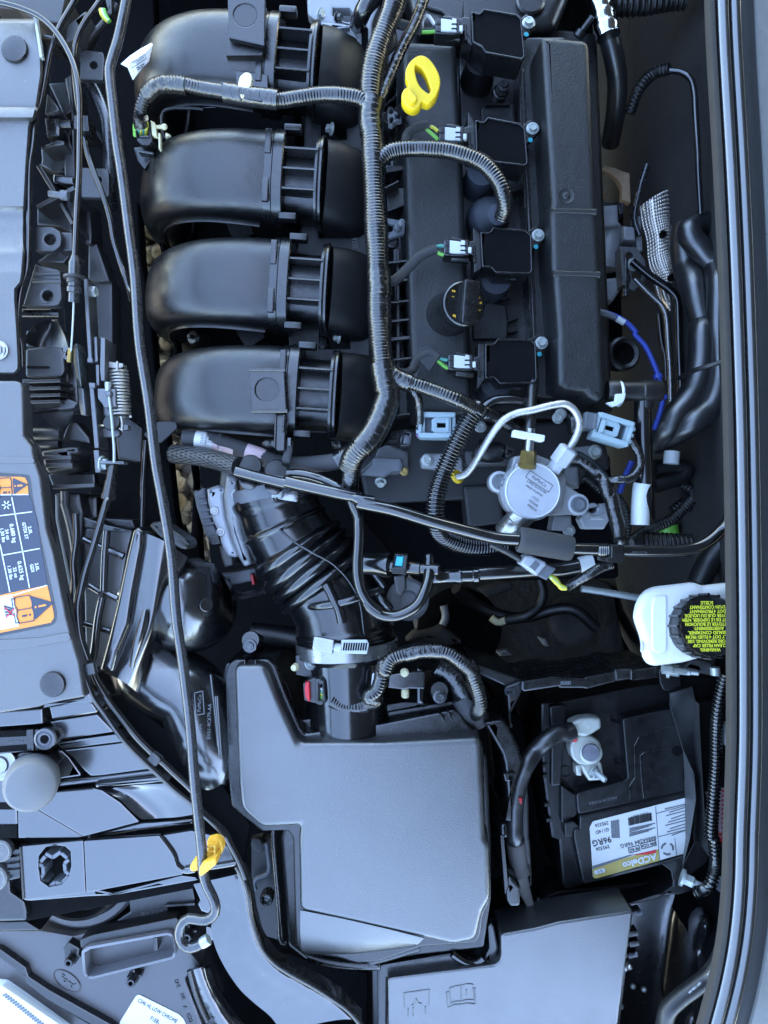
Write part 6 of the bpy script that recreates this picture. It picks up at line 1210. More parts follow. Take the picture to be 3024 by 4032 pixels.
lathe('outlet_stub', Q1('33: 890,1385', -60), (1, -.1, 0), SC([(.010, -.012), (.010, 0), (.006, .002), (.006, .02), (.005, .022)], 0.48, 0.7), ZNC, br, 16)
prism('mount', '33: 990,1360 1060,1290 1220,1330 1250,1370 1260,1409; 34: 1270,140 1240,130 990,70', -64, -90, DRP, br, bev=2, rnd=6); tube('mount_pin', '34: 1240,55 1245,115', .005, ZNC, br, z=-60, n=10)
# fuse box
fb = thing('fuse_box', 'broad flat black fuse box lid with moulded symbols at the bottom', 'fuse box', 'F: 1100,2080,-120')
prism('lid', '25: 262,1150 300,1138 1130,1035 1180,1000 1190,960 1188,790 1215,780 1470,735 1659,685; 35: 590,575 575,700 530,1000 470,1474 450,1700; 25: 270,1800', -62, -110, LDM, fb, bev=2.2, seg=3, rnd=10)
prism('lid_rim', '25: 180,1060 215,1035 780,940 1040,1000 1090,900 1080,720 1110,690 1130,710 1170,900 1140,1010 260,1140 250,1800 185,1800', -72, -120, SAT, fb, bev=2, rnd=10)
prism('base', '25: 130,1050 200,1000 760,900 1060,880 1090,660 1480,560; 35: 0,650 600,560 560,900 480,1600; 25: 140,1800', -118, -200, BLK, fb, bev=4, rnd=10)
lathe('finger_recess', Q1('25: 950,900', -92), (0, -.25, 1), SC([(.030, 0), (.028, .006), (.024, .003), (.0001, -.003)], 0.53, 0.7), SAT, fb, 36)
tube('recess_lip', '25: 790,940 850,985 920,1020 1000,1015 1045,980', .0042, GLO, fb, z=-70, n=12)
def emb(pts, zz, w=.0012):
    pp = QW(pts, zz)
    for a_, b_ in zip(pp, pp[1:]): rib('moulded_line', a_, b_, w, .0010, MOU, fb, bev=.0003)
for s_ in ('25: 395,1270 605,1240 595,1370', '25: 395,1270 400,1390', '25: 455,1368 480,1362 495,1315 515,1350 540,1355', '25: 430,1395 428,1460', '25: 470,1385 472,1455', '25: 572,1380 572,1440'): emb(s_, -61.2)
for s_ in ('25: 770,1230 820,1212 860,1208 865,1335', '25: 860,1208 910,1195 960,1198 970,1325 910,1325 865,1335 810,1340 778,1352 768,1230', '25: 742,1265 760,1260', '25: 742,1265 755,1388 810,1365 860,1362 920,1352 980,1360 978,1230 955,1230', '25: 905,1240 905,1290'): emb(s_, -61.2)
for k, (u, v) in enumerate(((620, 600), (590, 760), (600, 840), (590, 930), (545, 1030))): box('edge_clip', Q1('35: %d,%d' % (u, v), -95), (.010, .006, .012), BLK, fb, rz=12)
lathe('edge_screw', Q1('35: 545,1020', -70), (.5, 0, .6), SC([(.012, -.01), (.012, 0), (.007, .002), (.003, .001), (.0001, .001)], 0.42, 0.6), STL, fb, 20); tube('edge_hook', '35: 600,590 640,600 660,590', .0017, GRB, fb, z=-95, n=8); tube('edge_hook', '35: 550,930 600,930 615,900', .0017, GRB, fb, z=-95, n=8)
# strut tower / inner wing, glossy black paint
STW = M('black_gloss_paint', (.005, .005, .0055), .22, ior=2.0, rvar=.06, dust=1.0)
rows = []
for v in range(0, 44):
    y = 3380+v*22; r_ = []; k_ = min(1, max(0, (y-3480)/160)); k_ = k_*k_*(3-2*k_)
    for u in range(0, 40):
        x = 2330+u*19; xc = 2790-(y-3500)*.13
        hgt = -.225+.10*math.exp(-((x-xc)/75)**2)*(.25+.75*k_)+.035*math.exp(-((x-2800)/55)**2-((y-3640)/60)**2)
        r_.append(W(x, y, hgt))
    rows.append(r_)
iw = thing('inner_wing', 'glossy black painted inner wing beside the fuse box, lower right', 'body panel', W(2650, 3800, -.24))
strip('panel', rows, STW, iw, thick=.003, ang=80)
tube('panel_seam', '35: 832,920 820,1100 825,1220 850,1300', .0018, GLO, iw, z=-200, n=8)
for c_ in ('35: 595,1180', '35: 682,1205', '35: 500,1340'): lathe('clip_stud', Q1(c_, -190), (.3, .2, 1), SC([(.006, -.004), (.006, 0), (.0001, .003)], 0.5, 0.8), ZNC, iw, 14)
cable('washer_tube', 'black rubber tube with white print bending past the cowl seal corner', 'hose', '35: 830,1530,-40 840,1460 870,1360,-36 960,1270 1080,1180 1180,1100 1260,1000,-30 1310,880', 34, RUB, -34, n=20)
wt = bpy.data.objects['washer_tube']
for t_, c_, s_ in (('187.126-64', '35: 1080,1185', .0072), ('03/27/17 23:18', '35: 1215,1035', .0052)): text('tube_print', t_, Q1(c_, -22), s_, INW, wt, rz=222 if s_ > .006 else 232)
prism('seal_bracket', '35: 1250,370 1300,310 1380,350 1360,490 1240,400', -60, -66, GRB, iw, bev=1)
ck = thing('hinge_clip', 'small zinc clip behind the conduit at the cowl seal', 'clip', Q1('34: 1345,580', -40))
prism('clip', '34: 1330,520 1370,500 1380,690 1322,680', -40, -50, ZNC, ck, bev=2, rnd=5)
# ---------------------------------------------------------------- air inlet duct (snorkel) in front of the filter box
sn = thing('air_inlet_duct', 'wide glossy black air inlet duct with a cross-ribbed mouth behind the cover', 'air duct', 'F: 300,1250,-100')
INL = M('inlet_gloss_plastic', (.006, .0063, .007), .2, ior=2.0, rvar=.06, grain=(45, .05, .003), dust=.6)
# mouth box: shallow tray of ribs
prism('mouth_back', '03: 670,340 700,270 880,280 1080,290 1040,450 960,900 850,1400 700,1400 690,900', -48, -60, COV, sn, bev=1.5, rnd=6)
prism('mouth_top', '03: 680,175 860,240 1085,290 1060,300 870,290 690,265', -24, -60, SAT, sn, bev=1.2, rnd=4)
for s_, r_ in (('03: 875,270,-30 855,500 845,780', .0062), ('03: 835,830,-34 800,1000 770,1250 745,1390', .0062), ('03: 680,360,-34 820,420 860,440', .0052), ('03: 870,440,-32 1010,500', .0056), ('03: 725,735,-34 820,790', .0052), ('03: 845,790,-34 960,845', .0056), ('03: 690,1050,-40 900,1110', .005)): tube('cross_rib', QW(s_), r_*.62, INL, sn, n=12)
for c_ in ('03: 945,600', '03: 815,1180'): lathe('ejector_mark', Q1(c_, -60.5), (0, 0, 1), SC([(.0125, 0), (.0122, .0006), (.0115, .0002), (.0001, .0002)], 0.5, 0.8), INL, sn, 26)
# vertical wall strip with a long rounded fold
prism('wall_fold', '03: 1075,290 1120,250 1175,300 1170,420 1100,780 1060,1050 960,1290 920,1452 800,1440 880,1150 950,860 1030,480', -14, -70, INL, sn, bev=5, seg=4, rnd=12)
# duct body: lofted
A = QW('03: 1130,270,-18 1090,640 1040,980 985,1250; 04: 830,60 800,120', -18); B = QW('03: 1300,340,-26 1480,480,-34 1530,520,-40', -26)
def loft(nm, curves, mat, parent, per=6, thick=.002, ang=60):
    n = 28; cs = []
    for c in curves:
        P_ = spline(c, 12); L_ = sum((P_[i+1]-P_[i]).length for i in range(len(P_)-1)); R2 = resample(P_, L_/(n-1)); cs.append((R2+[R2[-1]])[:n])
    m = len(cs); rows_ = []
    for i in range(n): rows_.append(spline([cs[j][i] for j in range(m)], 5))
    return strip(nm, rows_, mat, parent, thick, ang)
loft('duct_flange', [QW('03: 1160,300 1120,700 1060,1050 960,1300; 04: 830,90', -20), QW('03: 1330,370 1290,760 1230,1080 1120,1320; 04: 1000,170', -16), QW('03: 1530,510 1470,650 1380,800 1310,1000 1200,1400; 04: 1130,270', -30)], INL, sn)
tube('flange_rib', '03: 1190,940,-14 1160,1080,-10 1110,1250 1075,1400,-14', lambda s: .0025+.002*math.sin(math.pi*min(1, s*1.1)), INL, sn, n=14)
tube('duct_elbow', '03: 1260,800,-86 1420,845,-70 1560,886,-64; 13: 70,905,-71 116,916,-92 126,919,-124 128,920,-190', lambda t: .0455, INL, sn, n=44, ds=.004, ang=70)
lathe('ejector_mark', Q1('13: 232,895', -34), (.45, .1, 1), SC([(.0128, -.001), (.0128, .0016), (.0118, .0022), (.0001, .0016)], 0.5, 0.8), INL, sn, 28)
tube('duct_throat', '03: 1230,1330,-82; 04: 1200,40,-78 1350,170,-74; 14: 93,270,-72 200,500,-72 268,720,-74 300,900,-86 310,1000,-110', lambda t: .038-.003*t-.012*max(0, t-.55), INL, sn, n=44, ds=.004, ang=70)
for a_ in ('14: 272,115 335,700', '14: 310,290 345,780', '14: 325,290 360,785'): p_, q_ = QW(a_, -30); tube('throat_line', [p_, (p_+q_)/2, q_], .0016, INL, sn, n=8)
text('mould_text', 'FoMoCo', Q1('14: 178,350', -26.5), .0098, INM, sn, rz=86, ext=.0003); text('mould_text', 'BV61-9C679-AA', Q1('14: 258,500', -27), .0105, INM, sn, rz=88, ext=.0003); text('mould_text', '>PP<', Q1('14: 188,560', -28.5), .0098, INM, sn, rz=84, ext=.0003)
for a_, b_ in (('14: 135,268', '14: 203,252'), ('14: 203,252', '14: 215,438'), ('14: 215,438', '14: 148,448'), ('14: 148,448', '14: 135,268')): rib('mould_frame', Q1(a_, -26.5), Q1(b_, -26.5), .0007, .001, INM, sn, bev=0)
gk = thing('drain_plug', 'black ribbed rubber grommet behind the inlet duct by the prop rod', 'grommet', Q1('03: 1380,330', -30))
prism('grommet', '03: 1215,250 1240,220 1310,212 1440,300 1530,360 1545,400 1530,445 1480,440 1300,340', -6, -36, RUB, gk, bev=3, seg=3, rnd=10)
for a_, b_ in (('03: 1235,240', '03: 1305,300'), ('03: 1260,225', '03: 1330,280'), ('03: 1450,375', '03: 1525,430'), ('03: 1470,355', '03: 1540,405')): rib('grommet_rib', Q1(a_, -4.5), Q1(b_, -4.5), .0016, .004, RUB, gk)
tag(tube('thin_rod', QW('02: 1190,900,-60 1165,1300; 03: 1165,0 1160,150 1158,260'), .0027, RUBG, None, n=12), 'slim black rod standing just left of the prop rod', 'rod')
# ---------------------------------------------------------------- lower left: bolster panels
BOL = M('bolster_gloss_plastic', (.010, .0105, .012), .21, ior=2.1, rvar=.05, grain=(40, .03, .004), dust=.45)
bp_ = thing('bolster_panel', 'stepped glossy blue-reflecting black bolster panel between cover and headlight', 'panel', 'F: 300,1680,-60')
prism('ledge', '04: 405,500 790,440 930,585 460,655 440,560', -8, -40, BOL, bp_, bev=1.2, rnd=6); prism('ledge_top', '04: 390,372 690,305 760,345 800,400 790,432 420,490', 2, -30, BOL, bp_, bev=2.5, seg=3, rnd=8)
prism('ledge_side', '04: -200,430 345,395 350,520 0,545 -200,560', 4, -30, BOL, bp_, bev=1.5, rnd=6); prism('slope_corner', '04: 690,250 760,300 790,345 400,375 340,372 680,300', 14, -20, BOL, bp_, bev=2, rnd=5)
prism('ledge', '04: 460,670 950,602 1010,665 500,728 462,690', -14, -40, BOL, bp_, bev=1.5, rnd=5)
prism('plate', '04: 520,735 1020,672 1240,885 830,940 740,945 690,900 600,800', -18, -46, BOL, bp_, bev=1.2, rnd=6); prism('plate', '04: 380,740 500,735 560,790 660,930 655,945 470,970 430,840', -22, -46, BOL, bp_, bev=1.2, rnd=5)
prism('channel', '04: 480,975 700,958 1250,890 1300,940 780,1005 460,1045', -26, -50, BOL, bp_, bev=2.5, seg=3, rnd=6); prism('channel', '04: 770,1010 1310,950 1370,1000 850,1040 780,1045', -20, -50, BOL, bp_, bev=2.5, seg=3, rnd=6)
prism('plate', '04: 440,1070 760,1045 830,1060 980,1160 1140,1320 680,1440 300,1215 420,1130', -22, -50, BOL, bp_, bev=1.2, rnd=6)
loft('dished_plate', [QW('04: 830,1050 980,1140 1080,1240 1160,1300', -20), QW('04: 900,1045 1050,1090 1200,1200 1300,1290', -26), QW('04: 1100,1020 1250,1060 1400,1180 1450,1280', -22), QW('04: 1385,1005 1480,1090 1560,1170 1575,1260', -18)], BOL, bp_)
prism('plate', '04: 145,1215 290,1212 680,1442 640,1452 300,1452 150,1452', -26, -50, BOL, bp_, bev=1, rnd=3)
prism('rail', '04: 690,1445 1150,1325 1570,1300 1580,1340 1180,1390 760,1452', -30, -50, BOL, bp_, bev=2.5, seg=3, rnd=6)
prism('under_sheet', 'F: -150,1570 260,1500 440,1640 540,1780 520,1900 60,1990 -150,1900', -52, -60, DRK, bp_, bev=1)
# lower bracket plate with star-shaped hole
sb = thing('slam_bracket', 'flat bracket plate with a ragged star-shaped hole above the headlight', 'bracket', Q1('05: 500,250', -50))
hole = ['05: 345,110 375,75 450,60 530,70 575,110 580,230 560,310 500,380 400,400 330,350 312,240 315,150']
prism('plate', '05: 160,70 680,20 700,450 200,510 185,470', -22, -26, BOL, sb, bev=1, rnd=4, holes=hole)
prism('plate_right', '05: 684,24 1300,-20 1420,150 1440,220 1500,270 1490,300 705,448', -20, -26, BOL, sb, bev=1, rnd=5)
prism('hem', '05: 200,480 680,395 920,450 1480,305 1600,320 1620,345 930,470 700,480 250,515 210,512', -27, -36, BOL, sb, bev=1.5, rnd=4)
rib('edge', Q1('05: 162,75', -20), Q1('05: 188,500', -20), .0016, .01, SAT, sb)
for s_ in ('05: 370,130 430,160 495,115', '05: 500,125 545,165', '05: 560,178 525,210 530,270 560,300', '05: 555,315 510,365', '05: 500,380 450,365 400,400', '05: 370,385 320,340', '05: 315,345 350,300 348,235 315,215', '05: 330,195 365,150'):
    pp = QW(s_, -24)
    for a_, b_ in zip(pp, pp[1:]): rib('star_edge', a_, b_, .0034, .018, GRB, sb)
prism('hole_floor', '05: 300,50 600,50 600,420 300,420', -62, -66, MAT, sb, bev=0)
prism('plate_end', '05: 1318,-20 1560,-60; 15: 330,-10 420,80 480,215 470,232 40,285; 05: 1515,270 1455,225 1432,150', -24, -30, BOL, sb, bev=1.2, rnd=5); tube('plate_lip', '05: 1300,-20 1420,150 1440,220 1500,270 1600,262; 15: 60,255 300,235 480,205', .0022, BOL, sb, z=-22, n=10)
# rubber bump stop and its bracket
bmp = thing('bump_stop', 'large round grey rubber hood bump stop', 'bump stop', Q1('04: 250,1000', -20))
p_ = Q1('04: 248,1035', 34); b_ = Q1('04: 275,935', -18); axs = p_-b_; Ls = axs.length
RBT = M('pale_dusty_rubber', (.10, .105, .11), .62, ior=1.55, grain=(700, .25, .0005), dust=.5)
lathe('stop', b_, axs, [(.020, 0), (.0225, .004), (.0232, Ls*.5), (.0226, Ls-.008), (.0208, Ls-.002), (.019, Ls), (.0001, Ls+.0006)], RBT, bmp, 56, ang=50); lathe('collar', b_, axs, [(.0255, -.008), (.0255, .0), (.024, .003), (.021, .004)], BLK, bmp, 40)
ar = thing('adjuster_bracket', 'moulded black bracket with star screw above the bump stop', 'bracket', Q1('04: 200,650', -20))
prism('arm', '04: -200,600 60,575 260,562 380,565 440,600 455,660 430,710 380,735 250,745 -200,790', 4, -20, SAT, ar, bev=2, rnd=10)
for c_ in ('04: -100,610 210,595', '04: -100,735 215,712'): a_, b_ = QW(c_, 4.6); rib('slot', a_, b_, .0055, .002, MAT, ar, bev=0)
rib('arm_step', Q1('04: 262,565', 6), Q1('04: 268,735', 6), .0022, .006, SAT, ar); text('mould_text', 'PA66-GF30', Q1('04: 120,665', 4.5), .0068, INM, ar, rz=184)
s_c = Q1('04: 370,640', 5); lathe('screw_ring', s_c, (0, 0, 1), [(.0095, -.002), (.0095, .0018), (.0078, .0026), (.0070, .0006), (.0058, .0006), (.0055, .0018), (.0042, .0020), (.004, -.002)], GRB, ar, 36)
lathe('star_recess', s_c+Vector((0, 0, .0016)), (0, 0, 1), [(.0036, 0), (.0001, .0001)], MAT, ar, 6)
prism('base_arm', '04: -200,770 60,765 110,790 115,880 60,940 -200,950', -2, -30, SAT, ar, bev=2, rnd=10); lathe('washer', Q1('04: 5,850', -1), (0, 0, 1), [(.0145, -.002), (.0145, .001), (.011, .002), (.008, .0012), (.007, .003), (.0001, .0035)], STL, ar, 36)
prism('web', '04: 110,780 170,750 300,750 400,780 450,860 420,880 330,770 200,790 120,850', -4, -30, SAT, ar, bev=2, rnd=6)
prism('lower_panel', '04: -200,940 20,950 60,1120 140,1210 150,1452 -200,1452', -30, -50, BOL, ar, bev=2, rnd=6); rib('panel_groove', Q1('04: -100,1195', -28), Q1('04: 135,1195', -28), .006, .008, MAT, ar); rib('panel_groove', Q1('04: -100,1400', -28), Q1('04: 140,1400', -28), .012, .008, MAT, ar)
# grey latch parts at the left edge of the bracket
la = thing('side_latch', 'grey round latch bosses on a ribbed block at the lower left edge', 'latch', Q1('05: 50,200', -40))
prism('block', '05: -100,80 100,75 155,100 165,330 80,350 -100,350', -36, -70, SAT, la, bev=2, rnd=6)
for k in range(4): rib('block_rib', Q1('05: 60,%d' % (120+k*55), -33), Q1('05: 160,%d' % (110+k*55), -33), .004, .02, SAT, la)
for c_, r_ in (('05: 5,108', .019), ('05: -45,330', .022)): lathe('boss', Q1(c_, -30), (0, 0, 1), SC([(r_, -.01), (r_, 0), (r_*.85, .002), (r_*.7, .0005), (r_*.5, .001), (.0001, .002)], 0.55, 0.6), ALD, la, 36)
prism('cover', '05: -100,250 50,240 75,280 85,440 200,520 220,600 215,680 -100,690', -44, -80, SAT, la, bev=3, rnd=10); prism('cover_lower', '05: -100,690 210,680 330,755 -100,765', -60, -90, BLK, la, bev=2, rnd=4)
# headlight housing
hl = thing('headlight', 'grey black headlight housing with round dust cover, slot and clear lens corner', 'headlight', 'F: 250,2050,-140')
HLM = M('headlight_housing_plastic', (.028, .027, .030), .42, ior=1.75, grain=(350, .12, .0006), dust=.5)
prism('housing', '05: -200,760 330,755 600,800 860,730 1480,640 1560,940 1640,1040; 15: 60,1150 250,1650; 05: 1500,1800 400,1800 -200,1300', -96, -180, HLM, hl, bev=3, rnd=14)
prism('housing_edge', '05: -200,850 0,905 210,1055 235,1130 400,1240 900,1518 1000,1600 850,1600 380,1330 205,1195 190,1120 0,990 -200,900', -88, -110, SAT, hl, bev=2, rnd=5)
lens = prism('lens', '05: -200,1190 20,1215 130,1290 560,1600 -200,1600', -84, -120, HEA, hl, bev=3, seg=3, rnd=8); rib('lens_edge', Q1('05: 10,1222', -82), Q1('05: 540,1580', -82), .004, .006, WHT, hl)
for k in range(22): rib('lens_prism', Q1('05: %d,%d' % (20+k*20, 1290+k*16), -83), Q1('05: %d,%d' % (55+k*20, 1275+k*16), -83), .0022, .004, GRB, lens)
lathe('dust_cover', Q1('05: 625,285', -92), (0, 0, 1), [(.058, -.045), (.0575, -.022), (.0555, -.014), (.0500, -.010), (.0495, 0), (.0475, .004), (.0455, .002), (.0445, -.012), (.030, -.014), (.0001, -.014)], RUB, hl, 72)
lathe('dust_cover_skirt', Q1('05: 612,290', -92), (0, 0, 1), [(.0655, -.05), (.0650, -.018), (.0635, -.013), (.0605, -.011), (.0575, -.0125)], HLM, hl, 72)
prism('cover_grip', '05: 530,515 670,500 685,580 515,585', -84, -95, GRB, hl, bev=3, rnd=8)
prism('side_box', '05: 1050,480 1570,380 1600,540 1360,555 1400,650 870,730 1060,600', -104, -160, BLK, hl, bev=2, rnd=6); rib('side_box_edge', Q1('05: 1355,555', -100), Q1('05: 1590,540', -100), .003, .01, SAT, hl)
for k in range(5): text('mould_text', random.choice(('PC-GF', '17 AUG', 'NA 4B', 'SAE A1')), Q1('05: %d,%d' % (1165+k*38, 655-k*6), -103.4), .010, INM, hl, rz=86)
slot_out = '05: 660,920 720,885 1370,770 1410,785 1440,940 1420,990 760,1155 720,1155 680,1125'
prism('slot_frame', slot_out, -78, -110, M('slot_frame_plastic', (.11, .114, .125), .4, ior=1.7), hl, bev=1.2, rnd=14, holes=['05: 690,940 740,910 1370,795 1395,810 1420,930 1400,970 760,1130 720,1130 700,1105'])
prism('slot_floor', '05: 680,930 1400,790 1430,960 720,1140', -128, -132, HLM, hl, bev=0); rib('slot_web', Q1('05: 1265,815', -82), Q1('05: 1270,920', -82), .004, .02, SAT, hl)
prism('slot_backing', '05: 650,830 760,790 1440,650 1490,700 1420,770 700,890 655,910', -84, -110, BLK, hl, bev=2, rnd=8)
for c_ in ('05: 560,1020', '05: 1068,1185', '05: 1525,815'):
    p_ = Q1(c_, -76); lathe('screw_post', p_-Vector((0, 0, .028)), (0, 0, 1), SC([(.0085, 0), (.0082, .028), (.0072, .029), (.0042, .029), (.004, .014), (.0001, .014)], 0.55, 1), SAT, hl, 22)
    for a in (0, 90): R_ = Vector((math.cos(math.radians(a+10)), math.sin(math.radians(a+10)), 0)); rib('post_fin', p_-R_*.0075-Vector((0, 0, .010)), p_+R_*.0075-Vector((0, 0, .010)), .0025, .016, SAT, hl)
prism('post_block', '05: 510,910 560,850 650,900 640,980 520,1010', -86, -100, BLK, hl, bev=2, rnd=5)
# embossed oval badge and marks
c = Q1('05: 548,1168', -95.6); R_ = Matrix.Rotation(math.radians(-36), 3, 'Z')
ov = [c+R_ @ Vector((math.cos(t*.1963)*.0160, math.sin(t*.1963)*.0082, 0)) for t in range(33)]
tube('oval_badge', ov, .0007, HLM, hl, n=6, ds=.002); text('badge_script', 'Ford', c, .0180, HLM, hl, rz=-36, ext=.0007, sx=1.15)
for k, (t_, c_) in enumerate((('SAE', '05: 1445,1190'), ('HR', '05: 1490,1300'), ('A', '05: 1510,1385'), ('1S22', '05: 1545,1470'))): text('mould_text', t_, Q1(c_, -95.4), .0115, HLM, hl, rz=-70, ext=.0006)
# sticker
hs_ = thing('housing_sticker', 'white square code sticker with printed text on the headlight housing', 'sticker', Q1('05: 1230,1430', -95))
prism('paper', '05: 1110,1290 1135,1278 1460,1440 1500,1480 1560,1620 960,1620 980,1500', -95.0, -95.8, PAP, hs_, bev=.2, rnd=6)
text('print', 'C346 HL LOW CHROME', Q1('05: 1285,1412', -94.7), .0128, INK, hs_, rz=-29.5, sx=.72); text('print', 'F1EB-', Q1('05: 1265,1490', -94.7), .0135, INK, hs_, rz=-29.5, sx=.75)
# lower trough running to the bottom edge
tro = thing('wing_channel', 'long glossy blue-grey channel curving from the rod clip to the bottom edge', 'panel', 'F: 520,1990,-60')
CHN = M('channel_gloss', (.008, .0085, .0095), .15, ior=2.1, rvar=.06, grain=(22, .35, .006), dust=1.0)
loft('channel', [QW('15: 265,345,-26 300,480 320,640 270,720 310,900 370,1030 430,1130 520,1250 640,1360 760,1460 860,1600', -30), QW('15: 380,320,-24 420,500 450,700 480,880 560,1030 680,1150 850,1270 1000,1380 1120,1520', -34), QW('15: 495,290,-22 540,420 575,600 600,760 650,900 750,1040 880,1140 1060,1240 1240,1350 1400,1480', -28), QW('15: 525,270,-24 580,420 605,600 640,760 690,880 790,1010 920,1100 1100,1190 1300,1310 1500,1510', -24)], CHN, tro, thick=.02)
tube('channel_lip', '15: 480,230,-20 540,340 580,480 600,640 640,780 690,900 780,1010 920,1105 1100,1205 1280,1320 1400,1410 1500,1530', .0026, SAT, tro, z=-22, n=10)
prism('side_tab', '15: 120,375 250,350 290,560 250,620 190,600 160,540 180,510', -32, -40, BOL, tro, bev=2, rnd=6); prism('side_tab', '15: 225,720 275,730 300,840 235,840', -36, -44, BOL, tro, bev=2, rnd=5)
loft('inner_channel', [QW('15: 90,1090 140,1250 200,1400 260,1550', -86), QW('15: 180,1060 240,1230 330,1400 420,1550', -82), QW('15: 270,1040 310,1180 420,1370 560,1550', -92)], CHN, tro, thick=.004)
tube('inner_lip', '15: 92,1080 130,1230 180,1370 240,1500', .0026, SAT, tro, z=-84, n=8)
# seal between filter box and channel seen as a second glossy tube
cable('edge_seal', 'second glossy black seal beside the inlet duct, following the sticker cover edge', 'seal', '03: 620,150,0 625,350 600,560 610,700 590,900,-6 610,1040 660,1200 740,1380; 04: 780,150 880,320 1000,480 1130,640 1250,760 1400,900 1600,1110; 14: 120,1150 240,1270 380,1400; 15: 420,30 500,180 560,330', 13, RUBG, 4)
for c_, z_, rz_, lab in (('04: 725,75', 16, 14, 'beside the sticker cover'), ('04: 1255,815', 12, -38, 'above the bolster panel')): tag(box('seal_clip', Q1(c_, z_), (.0105, .0105, .008), SAT, None, rz=rz_, bev=.0015), 'flat black clip over the edge seals '+lab, 'clip')
wc = thing('wire_connector', 'small grey plug with yellow wires in the gap under the inlet duct', 'connector', Q1('04: 1180,620', -60))
prism('plug', '04: 1115,580 1240,568 1250,640 1220,710 1150,660', -56, -80, GRB, wc, bev=2, rnd=4)
for k in range(3): rib('plug_rib', Q1('04: 1150,%d' % (600+k*24), -54), Q1('04: 1230,%d' % (592+k*24), -54), .003, .006, GRB, wc)
tube('wire', '04: 1180,580,-60 1170,500 1220,440 1260,390', .002, WYL, wc, n=8); tube('wire', '04: 1190,580,-60 1230,470 1300,370', .003, WBK, wc, n=8)
prism('white_tag', '04: 1265,455 1320,380 1425,520 1400,570 1350,588', -110, -113, WHT, wc, bev=.8, rnd=10)
tag(prism('duct_support', '04: 780,120 1100,270 1250,300 1280,380 1000,480 900,300', -90, -120, DRK, bev=3), 'dark ribbed support in the gap below the inlet duct', 'support')
for k in range(4): pass
tag(tube('ribbed_conduit', QW('04: 1350,640,-90 1500,860; 14: 200,960 300,1110 400,1240'), .007, RUB, None, n=14, corr=(.006, .002)), 'dark ribbed conduit down in the gap beside the prop rod', 'conduit')
# ---------------------------------------------------------------- hood latch and lock carrier between cover and prop rod
lc2 = thing('lock_carrier', 'grey black ribbed carrier frame under the hood latch, between cover and prop rod', 'carrier frame', 'F: 120,500,-60')
GSA = M('grey_satin_plastic', (.016, .0165, .018), .42, ior=1.6, grain=(300, .1, .0006), dust=.5)
prism('upper_panel', '00: -60,-60 540,-60 490,190 300,170 150,80 -60,60', 6, -30, GSA, lc2, bev=1.5, rnd=5)
prism('upper_panel', '00: 530,215 700,85 710,110 620,330 540,345', -8, -40, GSA, lc2, bev=1.5, rnd=5)
prism('beam', '00: 340,275 425,290 425,320 340,310', 2, -30, SAT, lc2, bev=1); prism('cover_tag', '00: 268,112 292,118 345,465 322,465', 25, 20, ZNC, lc2, bev=.6)
prism('hole_plate', '00: 650,420 690,405 840,425 852,470 842,655 650,648', -26, -32, GSA, lc2, bev=1.2, rnd=6, holes=[circ('00: 762,530', 15, 18, -26)])
prism('hole_plate', '00: 660,1365 850,1372 890,1400; 01: 888,40 890,240 870,268 660,262 655,0', -18, -24, GSA, lc2, bev=1.2, rnd=6, holes=[circ('01: 803,118', 13, 18, -18)])
prism('rail', '00: 525,640 580,600 600,900 610,1452; 01: 610,100 600,480 540,420 520,0; 00: 525,1200 585,950', -30, -70, GSA, lc2, bev=2, rnd=6)
prism('web_plate', '00: 380,760 480,880 480,905 365,930', -6, -40, GSA, lc2, bev=1.2, rnd=4); prism('web_block', '00: 355,955 470,955 490,1050 485,1110 375,1115', -10, -50, SAT, lc2, bev=3, rnd=8)
lathe('web_pin', Q1('00: 490,1020', -14), (1, 0, 0), SC([(.0105, -.004), (.0105, .002), (.0085, .003), (.0085, .022), (.006, .023)], 0.48, 0.5), SAT, lc2, 20); prism('clip_frame', '00: 600,940 700,940 735,1030 735,1088 600,1050', 2, -30, BLK, lc2, bev=1, rnd=3)
for k in range(4): rib('clip_rib', Q1('00: %d,945' % (682+k*10), 5), Q1('00: %d,1070' % (690+k*10), 5), .0014, .02, SAT, lc2)
prism('web_plate', '00: 330,1200 470,1140 520,1150 525,1180 340,1210', -12, -40, GSA, lc2, bev=1.2); prism('web_face', '00: 330,1215 520,1200 540,1300 600,1452; 01: 600,60 440,60 330,0; 00: 340,1300', -46, -60, BLK, lc2, bev=1.5)
prism('web_face', '00: 395,680 560,660 590,900 520,960 490,880', -40, -60, BLK, lc2, bev=1.5); rib('web', Q1('01: 310,0', -14), Q1('01: 440,215', -14), .004, .05, GSA, lc2); rib('web', Q1('01: 300,345', -14), Q1('01: 470,250', -14), .004, .05, GSA, lc2); rib('web', Q1('01: 510,235', -14), Q1('01: 605,180', -14), .004, .05, GSA, lc2); rib('web', Q1('01: 495,310', -20), Q1('01: 590,480', -20), .003, .05, GSA, lc2)
prism('gloss_block', '01: 430,62 605,85 608,160 430,150 420,110', -14, -50, GLO, lc2, bev=3, seg=3, rnd=8); lathe('web_stud', Q1('01: 400,235', -12), (1, -.1, 0), SC([(.006, 0), (.006, .018), (.0095, .019), (.0095, .028), (.008, .030)], 0.48, 0.6), GRB, lc2, 18)
prism('lower_face', '01: 300,330 480,300 590,500 590,560 480,500 300,490', -40, -60, BLK, lc2, bev=1.5)
prism('drilled_tab', '01: 285,497 430,502 490,540 503,600 495,660 440,702 285,706', 2, -6, GSA, lc2, bev=1.8, rnd=10, holes=[circ('01: 405,605', 21, 22, 2)]); prism('tab_floor', '01: 340,540 470,540 470,670 340,670', -16, -20, BLK, lc2, bev=0)
